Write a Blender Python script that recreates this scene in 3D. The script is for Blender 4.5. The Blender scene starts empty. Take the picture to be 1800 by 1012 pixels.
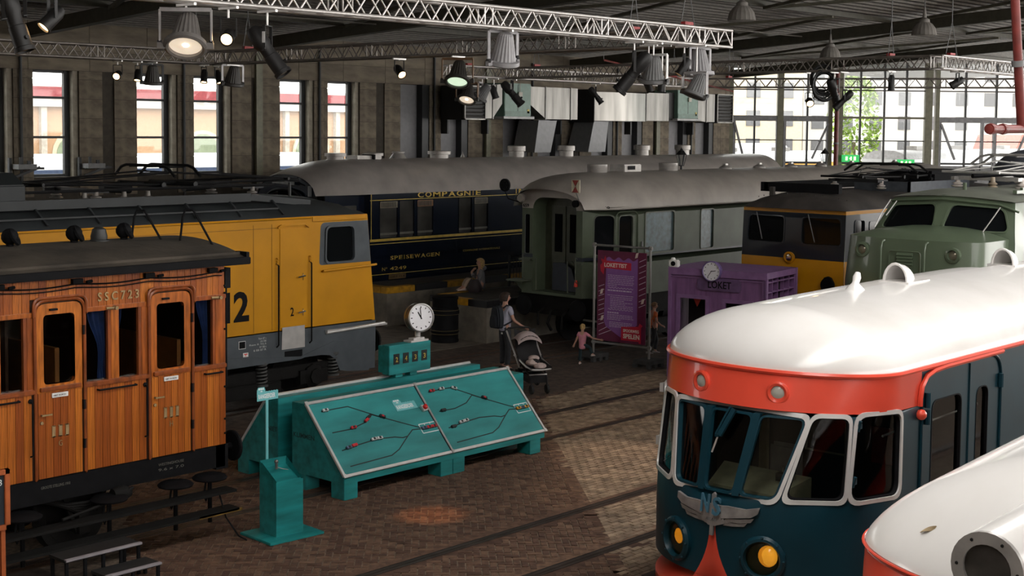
import bpy, bmesh, math, random
from math import sin, cos, pi, radians, sqrt
from mathutils import Vector, Matrix, Euler
from mathutils.geometry import delaunay_2d_cdt
random.seed(7)
SC = bpy.context.scene
COL = SC.collection
# ---------------- camera (x along the tracks, y away across them, z up) ----------------
F, PITCH, ROLL, YAW, H, PPY = 2483.83, 0.0673106, 0.00948279, 0.736350989, 5.60077, 391.768
_fw = Vector((cos(YAW)*cos(PITCH), sin(YAW)*cos(PITCH), -sin(PITCH)))
_rt = Vector((sin(YAW), -cos(YAW), 0)); _up = _rt.cross(_fw)
_r2 = _rt*cos(ROLL)+_up*sin(ROLL); _u2 = -_rt*sin(ROLL)+_up*cos(ROLL)
cam = bpy.data.objects.new('camera', bpy.data.cameras.new('camera')); COL.objects.link(cam)
cam.matrix_world = Matrix(((_r2.x,_u2.x,-_fw.x,0),(_r2.y,_u2.y,-_fw.y,0),(_r2.z,_u2.z,-_fw.z,H),(0,0,0,1)))
cam.data.sensor_width = 36; cam.data.lens = F/1800*36; cam.data.shift_y = -(506-PPY)/1800
cam.data.clip_start = .1; cam.data.clip_end = 600
SC.camera = cam
# ---------------- sky, added fill lamps, exposure ----------------
W = bpy.data.worlds.new('sky'); SC.world = W; W.use_nodes = True
bg = W.node_tree.nodes['Background']; bg.inputs[0].default_value = (1,.97,.93,1); bg.inputs[1].default_value = 4.4
def area(name, loc, target, sx, sy, power, color=(1,.97,.93)):
    l = bpy.data.lights.new(name,'AREA'); l.shape='RECTANGLE'; l.size=sx; l.size_y=sy; l.energy=power; l.color=color
    o = bpy.data.objects.new(name,l); COL.objects.link(o); o.location=loc
    o.rotation_euler = (Vector(target)-Vector(loc)).to_track_quat('-Z','Y').to_euler()
    return o
area('fill_area_near', (16,5.5,10.3), (16,6.0,0), 24, 2.6, 260)     # added area lamp, out of view, brightening the near tracks from above
area('fill_area_far', (31,23.0,10.5), (31,23.0,0), 18, 2.0, 850)  # added area lamp meant to brighten the far coaches and wall
SC.view_settings.view_transform='Standard'; SC.view_settings.look='None'
SC.view_settings.exposure = 0.36; SC.view_settings.gamma = 1.0; SC.view_settings.use_curve_mapping=False
try:
    SC.cycles.max_bounces=6; SC.cycles.diffuse_bounces=3; SC.cycles.glossy_bounces=3; SC.cycles.transparent_max_bounces=8
    SC.cycles.use_denoising=True; SC.cycles.sample_clamp_indirect=6
except Exception: pass
# ---------------- materials ----------------
MATS = {}
def mat(name, col, rough=.6, metal=0., var=.12, scale=6., bump=0., emit=None, estr=0., coat=0., stretch=None, island=0., dirt=None, spec=.5):
    if name in MATS: return MATS[name]
    m = bpy.data.materials.new(name); m.use_nodes=True; nt=m.node_tree; N=nt.nodes; L=nt.links
    b = N['Principled BSDF']; b.inputs['Roughness'].default_value=rough; b.inputs['Metallic'].default_value=metal
    b.inputs['Coat Weight'].default_value=coat; b.inputs['Specular IOR Level'].default_value=spec
    c=(col[0],col[1],col[2],1)
    tc=N.new('ShaderNodeTexCoord'); mp=N.new('ShaderNodeMapping'); L.new(tc.outputs['Object'],mp.inputs[0])
    if stretch: mp.inputs['Scale'].default_value=stretch
    no=N.new('ShaderNodeTexNoise'); no.inputs['Scale'].default_value=scale; no.inputs['Detail'].default_value=5; L.new(mp.outputs[0],no.inputs[0])
    mx=N.new('ShaderNodeMix'); mx.data_type='RGBA'
    d = dirt if dirt else tuple(x*(1-2.2*var) for x in col)
    mx.inputs[6].default_value=(min(1,col[0]*(1+var)),min(1,col[1]*(1+var)),min(1,col[2]*(1+var)),1)
    mx.inputs[7].default_value=(max(0,d[0]),max(0,d[1]),max(0,d[2]),1)
    rr=N.new('ShaderNodeMapRange'); rr.inputs[1].default_value=.35; rr.inputs[2].default_value=.75; L.new(no.outputs[0],rr.inputs[0]); L.new(rr.outputs[0],mx.inputs[0])
    out=mx.outputs[2]
    if island:
        oi=N.new('ShaderNodeObjectInfo'); ge=N.new('ShaderNodeNewGeometry'); ad=N.new('ShaderNodeMath'); ad.operation='ADD'
        L.new(oi.outputs['Random'],ad.inputs[0]); L.new(ge.outputs['Random Per Island'],ad.inputs[1])
        fr=N.new('ShaderNodeMath'); fr.operation='FRACT'; L.new(ad.outputs[0],fr.inputs[0])
        hs=N.new('ShaderNodeHueSaturation'); L.new(out,hs.inputs['Color'])
        mr=N.new('ShaderNodeMapRange'); mr.inputs[3].default_value=1-island; mr.inputs[4].default_value=1+island; L.new(fr.outputs[0],mr.inputs[0]); L.new(mr.outputs[0],hs.inputs['Value'])
        mh=N.new('ShaderNodeMapRange'); mh.inputs[3].default_value=.5-.02*island; mh.inputs[4].default_value=.5+.02*island; L.new(fr.outputs[0],mh.inputs[0]); L.new(mh.outputs[0],hs.inputs['Hue'])
        out=hs.outputs[0]
    L.new(out,b.inputs['Base Color'])
    if bump:
        bp=N.new('ShaderNodeBump'); bp.inputs['Strength'].default_value=bump; bp.inputs['Distance'].default_value=.02
        n2=N.new('ShaderNodeTexNoise'); n2.inputs['Scale'].default_value=scale*4; n2.inputs['Detail'].default_value=6; L.new(mp.outputs[0],n2.inputs[0])
        L.new(n2.outputs[0],bp.inputs['Height']); L.new(bp.outputs[0],b.inputs['Normal'])
    if emit:
        b.inputs['Emission Color'].default_value=(*emit,1); b.inputs['Emission Strength'].default_value=estr
    MATS[name]=m; return m
def glass(name, tint, refl=.08, opacity=.0, col=(.01,.01,.012)):
    if name in MATS: return MATS[name]
    m=bpy.data.materials.new(name); m.use_nodes=True; nt=m.node_tree; N=nt.nodes; L=nt.links
    N.remove(N['Principled BSDF']); o=N['Material Output']
    t=N.new('ShaderNodeBsdfTransparent'); t.inputs[0].default_value=(*tint,1)
    g=N.new('ShaderNodeBsdfGlossy'); g.inputs['Roughness'].default_value=.04
    lw=N.new('ShaderNodeLayerWeight'); lw.inputs[0].default_value=.5; pw=N.new('ShaderNodeMath'); pw.operation='POWER'; pw.inputs[1].default_value=4.5; L.new(lw.outputs['Facing'],pw.inputs[0])
    fr=N.new('ShaderNodeMapRange'); fr.inputs[3].default_value=.035; fr.inputs[4].default_value=.9; L.new(pw.outputs[0],fr.inputs[0])
    mx=N.new('ShaderNodeMixShader'); L.new(fr.outputs[0],mx.inputs[0]); L.new(t.outputs[0],mx.inputs[1]); L.new(g.outputs[0],mx.inputs[2])
    L.new(mx.outputs[0],o.inputs[0]); MATS[name]=m; return m
# ---------------- mesh builder ----------------
ORG = {}
def perp(d):
    d=d.normalized(); a=Vector((0,0,1)) if abs(d.z)<.9 else Vector((1,0,0))
    u=d.cross(a).normalized(); return u, d.cross(u).normalized()
class MB:
    def __init__(s,T=None): s.v=[];s.f=[];s.m=[];s.T=T;s.k=0
    def add(s,vs,fs,k=None):
        o=len(s.v); T=s.T
        s.v += [ (T@Vector(p)) if T else Vector(p) for p in vs]
        kk=s.k if k is None else k
        for f in fs: s.f.append([i+o for i in f]); s.m.append(kk)
        return s
    def box(s,x0,x1,y0,y1,z0,z1,k=None):
        return s.add([(x0,y0,z0),(x1,y0,z0),(x1,y1,z0),(x0,y1,z0),(x0,y0,z1),(x1,y0,z1),(x1,y1,z1),(x0,y1,z1)],
            [(3,2,1,0),(4,5,6,7),(0,1,5,4),(1,2,6,5),(2,3,7,6),(3,0,4,7)],k)
    def bar(s,p,q,w,h=None,up=(0,0,1),k=None):
        p=Vector(p);q=Vector(q);h=w if h is None else h;d=(q-p).normalized();up=Vector(up)
        if abs(d.dot(up))>.98: up=Vector((1,0,0))
        u=d.cross(up).normalized();v=u.cross(d).normalized();u*=w/2;v*=h/2
        vs=[p-u-v,p+u-v,p+u+v,p-u+v,q-u-v,q+u-v,q+u+v,q-u+v]
        return s.add(vs,[(0,1,2,3),(7,6,5,4),(0,4,5,1),(1,5,6,2),(2,6,7,3),(3,7,4,0)],k)
    def cyl(s,p,q,r0,r1=None,n=12,caps=True,k=None):
        p=Vector(p);q=Vector(q);r1=r0 if r1 is None else r1;u,v=perp(q-p)
        vs=[p+(u*cos(2*pi*i/n)+v*sin(2*pi*i/n))*r0 for i in range(n)]+[q+(u*cos(2*pi*i/n)+v*sin(2*pi*i/n))*r1 for i in range(n)]
        fs=[(i,(i+1)%n,n+(i+1)%n,n+i) for i in range(n)]
        if caps: fs+= [tuple(range(n))[::-1],tuple(range(n,2*n))]
        return s.add(vs,fs,k)
    def tube(s,pts,r,n=6,closed=False,k=None,rs=None):
        pts=[Vector(p) for p in pts];m=len(pts);vs=[];u=None
        for i,p in enumerate(pts):
            if closed: d=(pts[(i+1)%m]-pts[i-1])
            else: d=(pts[min(i+1,m-1)]-pts[max(i-1,0)])
            d=d.normalized()
            if u is None: u,_=perp(d)
            else:
                u=(u-d*u.dot(d))
                u=u.normalized() if u.length>1e-6 else perp(d)[0]
            w=d.cross(u); rr=rs[i] if rs else r
            vs+=[p+(u*cos(2*pi*j/n)+w*sin(2*pi*j/n))*rr for j in range(n)]
        fs=[]
        for i in range(m if closed else m-1):
            a=i*n;b=((i+1)%m)*n
            fs+=[(a+j,a+(j+1)%n,b+(j+1)%n,b+j) for j in range(n)]
        if not closed: fs+=[tuple(range(n))[::-1],tuple(range((m-1)*n,m*n))]
        return s.add(vs,fs,k)
    def lathe(s,prof,n=20,o=(0,0,0),ax=(0,0,1),k=None,flute=0.,cap=1):
        o=Vector(o);ax=Vector(ax).normalized();u,v=perp(ax);vs=[];fs=[]
        for (r,z) in prof:
            for i in range(n):
                rr=r*(1+(flute if (i%2) else 0))
                vs.append(o+ax*z+(u*cos(2*pi*i/n)+v*sin(2*pi*i/n))*rr)
        for j in range(len(prof)-1):
            a=j*n;b=a+n
            fs+=[(a+i,a+(i+1)%n,b+(i+1)%n,b+i) for i in range(n)]
        if cap and prof[0][0]>1e-4: fs.append(tuple(range(n))[::-1])
        if cap and prof[-1][0]>1e-4: fs.append(tuple(range((len(prof)-1)*n,len(prof)*n)))
        return s.add(vs,fs,k)
    def ball(s,c,r,n=12,sc=(1,1,1),k=None):
        c=Vector(c);h=n//2;vs=[];fs=[]
        for j in range(h+1):
            t=pi*j/h
            for i in range(n): vs.append(c+Vector((r*sin(t)*cos(2*pi*i/n)*sc[0],r*sin(t)*sin(2*pi*i/n)*sc[1],r*cos(t)*sc[2])))
        for j in range(h):
            a=j*n;b=a+n; fs+=[(a+i,b+i,b+(i+1)%n,a+(i+1)%n) for i in range(n)]
        return s.add(vs,fs,k)
    def prism(s,poly,o,u,v,w,k=None):
        o=Vector(o);u=Vector(u);v=Vector(v);w=Vector(w);n=len(poly)
        vs=[o+u*a+v*b for a,b in poly]+[o+u*a+v*b+w for a,b in poly]
        fs=[tuple(range(n))[::-1],tuple(range(n,2*n))]+[(i,(i+1)%n,n+(i+1)%n,n+i) for i in range(n)]
        return s.add(vs,fs,k)
    def grid(s,fn,us,vs_,k=None):
        nv=len(vs_); P=[fn(u,v) for u in us for v in vs_]
        return s.add(P,[(i*nv+j,(i+1)*nv+j,(i+1)*nv+j+1,i*nv+j+1) for i in range(len(us)-1) for j in range(nv-1)],k)
    def surf(s,outline,holes,fn,us=(),vs_=(),lines=(),kfn=None):
        pts=[];edges=[]
        def loop(l,closed=True):
            o=len(pts);pts.extend(Vector(p) for p in l)
            for i in range(len(l)-(0 if closed else 1)): edges.append((o+i,o+(i+1)%len(l)))
        loop(outline)
        for h in holes: loop(h)
        for l in lines: loop(l,False)
        for u in us:
            for v in vs_:
                if inside((u,v),outline) and not any(inside((u,v),h) for h in holes): pts.append(Vector((u,v)))
        r=delaunay_2d_cdt(pts,edges,[],0,1e-5)
        V=r[0];fs=[];ks=[]
        for f in r[2]:
            c=sum((V[i] for i in f),Vector((0,0)))/len(f)
            if inside(c,outline) and not any(inside(c,h) for h in holes): fs.append(tuple(f));ks.append(kfn(c) if kfn else s.k)
        o=len(s.v);s.add([fn(p.x,p.y,0) for p in V],[]);
        for f,k in zip(fs,ks): s.f.append([i+o for i in f]);s.m.append(k)
        return s
    def ring(s,A,B,fn,d0,d1,k=None):  # frame between inner loop A and outer loop B, standing from d0 to d1
        n=len(A);vs=[fn(a[0],a[1],d0) for a in A]+[fn(a[0],a[1],d1) for a in A]+[fn(b[0],b[1],d1) for b in B]+[fn(b[0],b[1],d0) for b in B]
        fs=[]
        for i in range(n):
            j=(i+1)%n
            for q in range(1 if A is B else 3): fs.append((q*n+i,q*n+j,(q+1)*n+j,(q+1)*n+i))
        return s.add(vs,fs,k)
    def fill(s,A,fn,d,k=None):
        return s.add([fn(a[0],a[1],d) for a in A],[tuple(range(len(A)))],k)
    def text(s,t,o,u,v,h,w=None,depth=.004,k=None,bold=.0,center=False):
        """lettering: o = left foot of the line, u = reading direction, v = up; h = height, w = overall width"""
        V,Fs=glyphs(t,bold); o=Vector(o);u=Vector(u).normalized();v=Vector(v).normalized();n=u.cross(v)
        x0=min(p.x for p in V);x1=max(p.x for p in V);y0=min(p.y for p in V);y1=max(p.y for p in V)
        sy=h/(y1-y0);sx=(w/(x1-x0)) if w else sy
        if center: o=o-u*((x1-x0)*sx/2)-v*(h/2)
        return s.add([o+u*(p.x-x0)*sx+v*(p.y-y0)*sy+n*(depth if p.z>.005 else 0) for p in V],Fs,k)
    def build(s,name,mats,parent=None,smooth=35,label=None,kind=None,bevel=0,recalc=True):
        me=bpy.data.meshes.new(name)
        if parent is not None: org=ORG.get(parent.name,Vector())
        else:
            xs=[p.x for p in s.v];ys=[p.y for p in s.v];zs=[p.z for p in s.v]
            org=Vector(((min(xs)+max(xs))/2,(min(ys)+max(ys))/2,min(zs)))
        me.from_pydata([p-org for p in s.v],[],s.f); me.update()
        if not isinstance(mats,(list,tuple)): mats=[mats]
        for m in mats: me.materials.append(m)
        me.polygons.foreach_set('material_index',s.m)
        if recalc or bevel:
            bm=bmesh.new();bm.from_mesh(me)
            bmesh.ops.remove_doubles(bm,verts=bm.verts,dist=1e-5)
            if recalc: bmesh.ops.recalc_face_normals(bm,faces=bm.faces)
            if bevel: bmesh.ops.bevel(bm,geom=[e for e in bm.edges if e.is_manifold and e.calc_face_angle(0)>.5],offset=bevel,segments=2,affect='EDGES',clamp_overlap=True)
            bm.to_mesh(me);bm.free()
        if smooth:
            me.polygons.foreach_set('use_smooth',[True]*len(me.polygons)); me.set_sharp_from_angle(angle=radians(smooth))
        o=bpy.data.objects.new(name,me);COL.objects.link(o);ORG[o.name]=org
        if parent is not None: o.parent=parent
        else: o.location=org
        if label: o['label']=label
        if 'lettering' in name and parent is not None: kind='stuff'
        if kind: o['kind']=kind
        return o
def inside(p,poly):
    x,y=p[0],p[1];c=False;n=len(poly);j=n-1
    for i in range(n):
        xi,yi=poly[i][0],poly[i][1];xj,yj=poly[j][0],poly[j][1]
        if (yi>y)!=(yj>y) and x<(xj-xi)*(y-yi)/(yj-yi)+xi: c=not c
        j=i
    return c
_GL={}
def glyphs(t,bold=0.):
    if (t,bold) in _GL: return _GL[(t,bold)]
    cu=bpy.data.curves.new('t','FONT');cu.body=t;cu.size=1;cu.extrude=.01;cu.offset=bold;cu.resolution_u=3
    ob=bpy.data.objects.new('t',cu);COL.objects.link(ob)
    dg=bpy.context.evaluated_depsgraph_get();me=bpy.data.meshes.new_from_object(ob.evaluated_get(dg))
    r=([v.co.copy() for v in me.vertices],[tuple(p.vertices) for p in me.polygons])
    bpy.data.objects.remove(ob);bpy.data.curves.remove(cu);bpy.data.meshes.remove(me)
    _GL[(t,bold)]=r;return r
def rq(pts,r,n=4):
    """polygon with rounded corners"""
    out=[];m=len(pts);pts=[Vector(p) for p in pts]
    for i in range(m):
        a,b,c=pts[i-1],pts[i],pts[(i+1)%m]
        rr=r[i] if isinstance(r,(list,tuple)) else r
        d1=(a-b);d2=(c-b);l=min(rr,d1.length*.48,d2.length*.48)
        p=b+d1.normalized()*l;q=b+d2.normalized()*l
        for k in range(n+1):
            t=k/n; out.append(tuple(p*(1-t)**2+b*2*t*(1-t)+q*t*t))
    return out
def rr(x0,x1,z0,z1,r=.05,n=4): return rq([(x0,z0),(x1,z0),(x1,z1),(x0,z1)],r,n)
def thing(name,label,cat,loc=(0,0,0),group=None,rot=0):
    o=bpy.data.objects.new(name,None);COL.objects.link(o);o.location=loc;o.empty_display_size=.2
    ORG[o.name]=Vector(loc);o['label']=label;o['category']=cat
    if group:o['group']=group
    if rot:o.rotation_euler=(0,0,rot)
    return o
def tag(o,label,cat,group=None,kind=None):
    o['label']=label;o['category']=cat
    if group:o['group']=group
    if kind:o['kind']=kind
    return o
def copy_tree(o,parent=None):
    c=o.copy();COL.objects.link(c);c.parent=parent;ORG[c.name]=ORG.get(o.name,Vector())
    for ch in list(o.children): copy_tree(ch,c)
    return c
def inst(src,name,parent,loc,scale=(1,1,1),rot=None):
    o=bpy.data.objects.new(name,src);COL.objects.link(o);o.parent=parent
    o.location=Vector(loc)-(ORG.get(parent.name,Vector()) if parent else Vector());o.scale=scale
    if rot:o.rotation_euler=rot
    return o
def structure(mb,name,m,**k):
    o=mb.build(name,m,None,**k);o['kind']='structure';return o
UNIT=MB().box(-.5,.5,-.5,.5,-.5,.5)
def unit_mesh(name,m,bev=.0):
    b=MB().box(-.5,.5,-.5,.5,-.5,.5);me=bpy.data.meshes.new(name)
    me.from_pydata([tuple(v) for v in b.v],[],b.f);me.materials.append(m);return me
# palette
GREY=mat('grey_steel_paint',(.16,.16,.16),.5)
BLACK=mat('black_paint',(.009,.009,.010),.6,spec=.08)
DARK=mat('underframe_black',(.009,.0085,.008),.8,bump=.2,spec=.2)
ALU=mat('aluminium',(.72,.70,.68),.38,.6,var=.06)
STEEL=mat('worn_steel',(.20,.19,.18),.45,.8)
CHROME=mat('chrome',(.75,.74,.72),.18,1.)
RUBBER=mat('rubber',(.015,.015,.015),.8)
INSUL=mat('insulator',(.55,.50,.46),.35)
DGLASS=mat('dark_glass',(.006,.007,.008),.08,var=.02,spec=.22)
CREAM=mat('cream_paint',(.62,.58,.42),.5)
WHITE=mat('white_paint',(.80,.79,.77),.35)
RED=mat('red_paint',(.78,.055,.03),.35)
# =====================  SETTING  =====================
CONC=mat('concrete_block',(.165,.135,.098),.85,var=.22,scale=2.2,bump=.35,island=.10)
CONCJ=mat('concrete_joint',(.055,.046,.035),.9)
PLASTER=mat('grey_panel',(.21,.205,.215),.6,var=.05)
GRN=mat('green_steel',(.145,.14,.085),.5,var=.1)
FRAME=mat('window_frame_black',(.02,.021,.022),.5)
REVEAL=mat('reveal_plaster',(.30,.265,.21),.85)
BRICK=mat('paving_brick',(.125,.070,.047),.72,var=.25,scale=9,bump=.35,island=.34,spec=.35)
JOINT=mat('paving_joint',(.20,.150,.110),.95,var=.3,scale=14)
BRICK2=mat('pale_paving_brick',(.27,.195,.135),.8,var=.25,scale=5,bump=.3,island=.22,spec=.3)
SLABM=mat('pavement_slab',(.16,.13,.10),.85,var=.2,scale=3,bump=.2)
DECK=mat('roof_deck',(.050,.044,.038),.6,.2)
BEAM=mat('roof_beam',(.062,.057,.040),.6)
PANE=glass('clear_pane',(.93,.95,.95))
YW=38.0
# floor
floor=structure(MB().box(-12,75,-14,YW+.3,-.35,-.014),'floor',JOINT)
DARKBASE=mat('far_paving',(.085,.058,.043),.8,var=.3,scale=7,bump=.4)
MB().box(20,75,19.1,YW,-.06,-.006).build('far_paving',DARKBASE,floor)
MB().box(-12,9,-14,YW,-.06,-.004).build('near_paving',DARKBASE,floor)
MB().box(9,20,19.1,YW,-.06,-.004).build('track_paving',DARKBASE,floor)
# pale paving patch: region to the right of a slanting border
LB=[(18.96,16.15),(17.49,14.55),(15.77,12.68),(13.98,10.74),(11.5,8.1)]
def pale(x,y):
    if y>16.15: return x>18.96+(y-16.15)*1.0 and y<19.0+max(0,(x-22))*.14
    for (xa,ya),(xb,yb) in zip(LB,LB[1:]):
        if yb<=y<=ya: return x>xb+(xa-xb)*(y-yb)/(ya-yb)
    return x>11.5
TRK=[('first',3.3),('second',8.1),('third',12.23),('fourth',17.2),('fifth',23.1),('sixth',32.2)]
RAILS=[yc+sgn*.75 for _,yc in TRK for sgn in (-1,1)]
def onrail(y,m=.11): return any(abs(y-r)<m for r in RAILS)
# bricks: herringbone on the dark field, rows on the pale patch and a border row
def vis(x,y):
    d=Vector((x,y,-H)); z=d.dot(_fw); u=d.dot(_r2)/z*F+900; w=PPY-d.dot(_u2)/z*F
    return z>0 and 225<u<1215 and w<1050,z
def bevbrick(me):
    b=bmesh.new();b.from_mesh(me);bmesh.ops.bevel(b,geom=[e for e in b.edges if all(v.co.z>0 for v in e.verts)],offset=.04,segments=1,affect='EDGES');b.to_mesh(me);b.free()
BL,BW,G=.205,.100,.006
cells=[]
t=BW+.002;C45=cos(pi/4)
for i in range(-60,190):
    for j in range(-130,90):
        ph=(i-j)%4
        if ph==0: a,b,o=(i+1)*t,(j+.5)*t,0
        elif ph==3: a,b,o=(i+.5)*t,(j+1)*t,1
        else: continue
        x,y=9+(a-b)*C45,11+(a+b)*C45
        if 8.5<x<31 and 9.5<y<20.3: cells.append((x,y,o))
near=[];far=MB();farp=MB();nearp=[]
def brickbox(mb,x,y,o,z,l=BL,w=BW,ang=pi/4):
    a,b=(l/2-G/2,w/2-G/2) if o==0 else (w/2-G/2,l/2-G/2)
    z0=-.055; e=.006;c,s_=cos(ang),sin(ang)
    P=[(-a,-b,z0),(a,-b,z0),(a,b,z0),(-a,b,z0),(-a+e,-b+e,z),(a-e,-b+e,z),(a-e,b-e,z),(-a+e,b-e,z)]
    mb.add([(x+p*c-q*s_,y+p*s_+q*c,r) for p,q,r in P],[(4,5,6,7),(0,1,5,4),(1,2,6,5),(2,3,7,6),(3,0,4,7)])
for x,y,o in cells:
    if y>19.2 or pale(x,y) or onrail(y,.18): continue
    v,z=vis(x,y)
    if not v: continue
    near.append((z,x,y,o,random.uniform(-.004,.003)))
near.sort(key=lambda t:(t[0]))
zs=[]
for q in near[300:]: brickbox(far,q[1],q[2],q[3],q[4])
mbk=MB();mbk.add([(-.5,-.5,-.5),(.5,-.5,-.5),(.5,.5,-.5),(-.5,.5,-.5),(-.47,-.44,.5),(.47,-.44,.5),(.47,.44,.5),(-.47,.44,.5)],[(4,5,6,7),(0,1,5,4),(1,2,6,5),(2,3,7,6),(3,0,4,7)])
me_b=bpy.data.meshes.new('brick');me_b.from_pydata([tuple(v) for v in mbk.v],[],mbk.f);me_b.materials.append(BRICK)
for z,x,y,o,h in near[:300]:
    inst(me_b,'brick',floor,(x,y,(h-.055)/2),(BL-G,BW-G,.055+h),(0,0,pi/4+(pi/2 if o else 0)))
far.build('brick_paving',BRICK,floor,smooth=0,kind='stuff',recalc=False)
# pale patch rows (stretcher rows running across the tracks)
y=8.0;row=0
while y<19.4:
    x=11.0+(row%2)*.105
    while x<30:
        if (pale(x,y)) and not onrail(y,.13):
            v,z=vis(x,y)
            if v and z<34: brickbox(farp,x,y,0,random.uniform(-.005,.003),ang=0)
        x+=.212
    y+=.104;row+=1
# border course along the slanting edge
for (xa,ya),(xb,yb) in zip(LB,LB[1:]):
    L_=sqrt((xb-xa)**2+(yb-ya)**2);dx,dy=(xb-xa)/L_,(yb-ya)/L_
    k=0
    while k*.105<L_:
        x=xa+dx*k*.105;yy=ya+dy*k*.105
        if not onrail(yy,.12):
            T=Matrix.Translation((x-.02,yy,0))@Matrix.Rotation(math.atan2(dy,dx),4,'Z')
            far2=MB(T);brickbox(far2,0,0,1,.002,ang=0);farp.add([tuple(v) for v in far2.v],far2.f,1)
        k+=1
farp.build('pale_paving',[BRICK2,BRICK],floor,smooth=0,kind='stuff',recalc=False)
# tracks
RAILM=mat('rail_steel',(.085,.065,.055),.5,.6,var=.2,scale=3)
GROOVE=mat('rail_groove',(.012,.010,.009),.9)
for i,(nm,yc) in enumerate(TRK):
    t=thing('railway_track',['grooved track under the nearest white roofed railcar','grooved track under the red banded railcar',
       'grooved track crossing the paving in front of the teal boards','grooved track under the wooden coach and the teal boards',
       'track under the yellow locomotive and the grey green coach','track under the dark blue dining car'][i],'track',(20,yc,0))
    for sg in (-1,1):
        yr=yc+sg*.75
        m=MB();m.box(-8,60,yr-.10,yr-.045,-.05,.004);m.box(-8,60,yr-.035,yr+.035,-.05,.006)
        m.build('rail',RAILM,t,smooth=0)
        m=MB();m.box(8,31,yr-.26,yr-.10,-.05,-.004);m.build('rail_side_paving',BRICK,t,smooth=0);m=MB();m.box(8,31,yr+.085,yr+.26,-.05,-.004);m.build('rail_side_paving',BRICK,t,smooth=0)
        MB().box(-8,60,yr+.035,yr+.085,-.05,-.007).build('groove',GROOVE,t,smooth=0)
# pavement slabs beside the platform
MB().box(17.5,27.2,25.0,29.0,-.055,.004).build('pavement_slab',SLABM,floor)
# ---- back wall: courses of concrete blocks between window openings ----
wall=None
Z0,Z1=0,9.2
wins=[]   # (x0,x1,kind)
for p in range(-1,7):
    for off in (0,2.1):
        x=24.62-5.57+p*5.57+off
        if x<15 or x>56: continue
        wins.append((x,x+1.48,'glass' if x<34 else 'blind'))
wm=MB();wm.box(2,57.6,YW+.04,YW+.5,0,4.02);wm.box(2,57.6,YW+.04,YW+.5,7.16,9.4)
xs=2
for x0,x1,k in wins:
    wm.box(xs,x0,YW+.04,YW+.5,4.02,7.16);xs=x1
wm.box(xs,57.6,YW+.04,YW+.5,4.02,7.16)
wall=structure(wm,'wall_back',CONCJ,smooth=0)
cme=unit_mesh('concrete_block',CONC)
def block(x0,x1,z0,z1):
    inst(cme,'concrete_block',wall,((x0+x1)/2,YW+.02,(z0+z1)/2),(x1-x0-.014,.07,z1-z0-.012))
seams=[]
prev=2.0
for x0,x1,k in wins+[(57.5,58,'end')]:
    seams.append((prev,x0));prev=x1
for a,b in seams:
    if b-a<.05: continue
    parts=[(a,b)]
    if b-a>1.5: m_=(a+b)/2;parts=[(a,m_-.2),(m_+.2,b)]
    elif b-a>.4: m_=a+(b-a)*.42;parts=[(a,m_),(m_,b)]
    if b<15: parts=[(a+i*(b-a)/6,a+(i+1)*(b-a)/6) for i in range(6)]
    for (u,v) in parts:
        z=4.02-.577
        while z<7.1:
            if v>17: block(u,v,z,min(z+.577,7.16))
            z+=.577 if z+.577<=7.16 else 9
for z in (7.16,7.74,8.3):
    x=17
    while x<57.4:
        block(x,min(x+2.0,57.5),z,z+(.58 if z<8 else .55)); x+=2.0
# steel columns against the wall
for k in range(-2,6):
    x=29.25+k*5.57
    if k%2==0: MB().box(x-.13,x+.13,YW-.12,YW-.005,0,8.2).build('steel_column',GRN,wall,smooth=0)
    MB().cyl((x-2.95,YW-.08,0),(x-2.95,YW-.08,8.2),.045,n=8).build('pipe',FRAME,wall)
# windows
nwin=0
for x0,x1,k in wins:
    nwin+=1
    t=bpy.data.objects.new('window_%d'%nwin,None);COL.objects.link(t);t.location=((x0+x1)/2,YW+.3,4.02);ORG[t.name]=Vector(t.location);t['kind']='structure'
    m=MB();xf=x1-.16
    if k=='glass':
        y0=YW+.30
        m.box(x0,x0+.03,y0,y0+.1,4.02,7.16);m.box(xf-.16,xf,y0-.02,y0+.1,4.02,7.16);m.box(x0,xf,y0,y0+.1,7.09,7.16);m.box(x0,xf,y0,y0+.1,4.02,4.10)
        for z in (5.19,6.36): m.box(x0,xf,y0,y0+.08,z-.035,z+.035)
        m.build('window_frame',FRAME,t,smooth=0)
        for za,zb in ((4.1,5.16),(5.22,6.33),(6.39,7.09)):
            MB().box(x0+.03,xf-.15,y0+.04,y0+.05,za,zb).build('pane',PANE,t,smooth=0)
        r=MB();r.box(xf,x1+.02,YW+.06,YW+.42,4.02,7.16);r.build('reveal',REVEAL,t,smooth=0)
    else:
        MB().box(x0,x1,YW+.32,YW+.36,4.02,7.16).build('blind_panel',PLASTER,t,smooth=0)
        m.box(x1-.34,x1,YW+.02,YW+.33,4.02,7.16);m.build('window_frame',FRAME,t,smooth=0)
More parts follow.
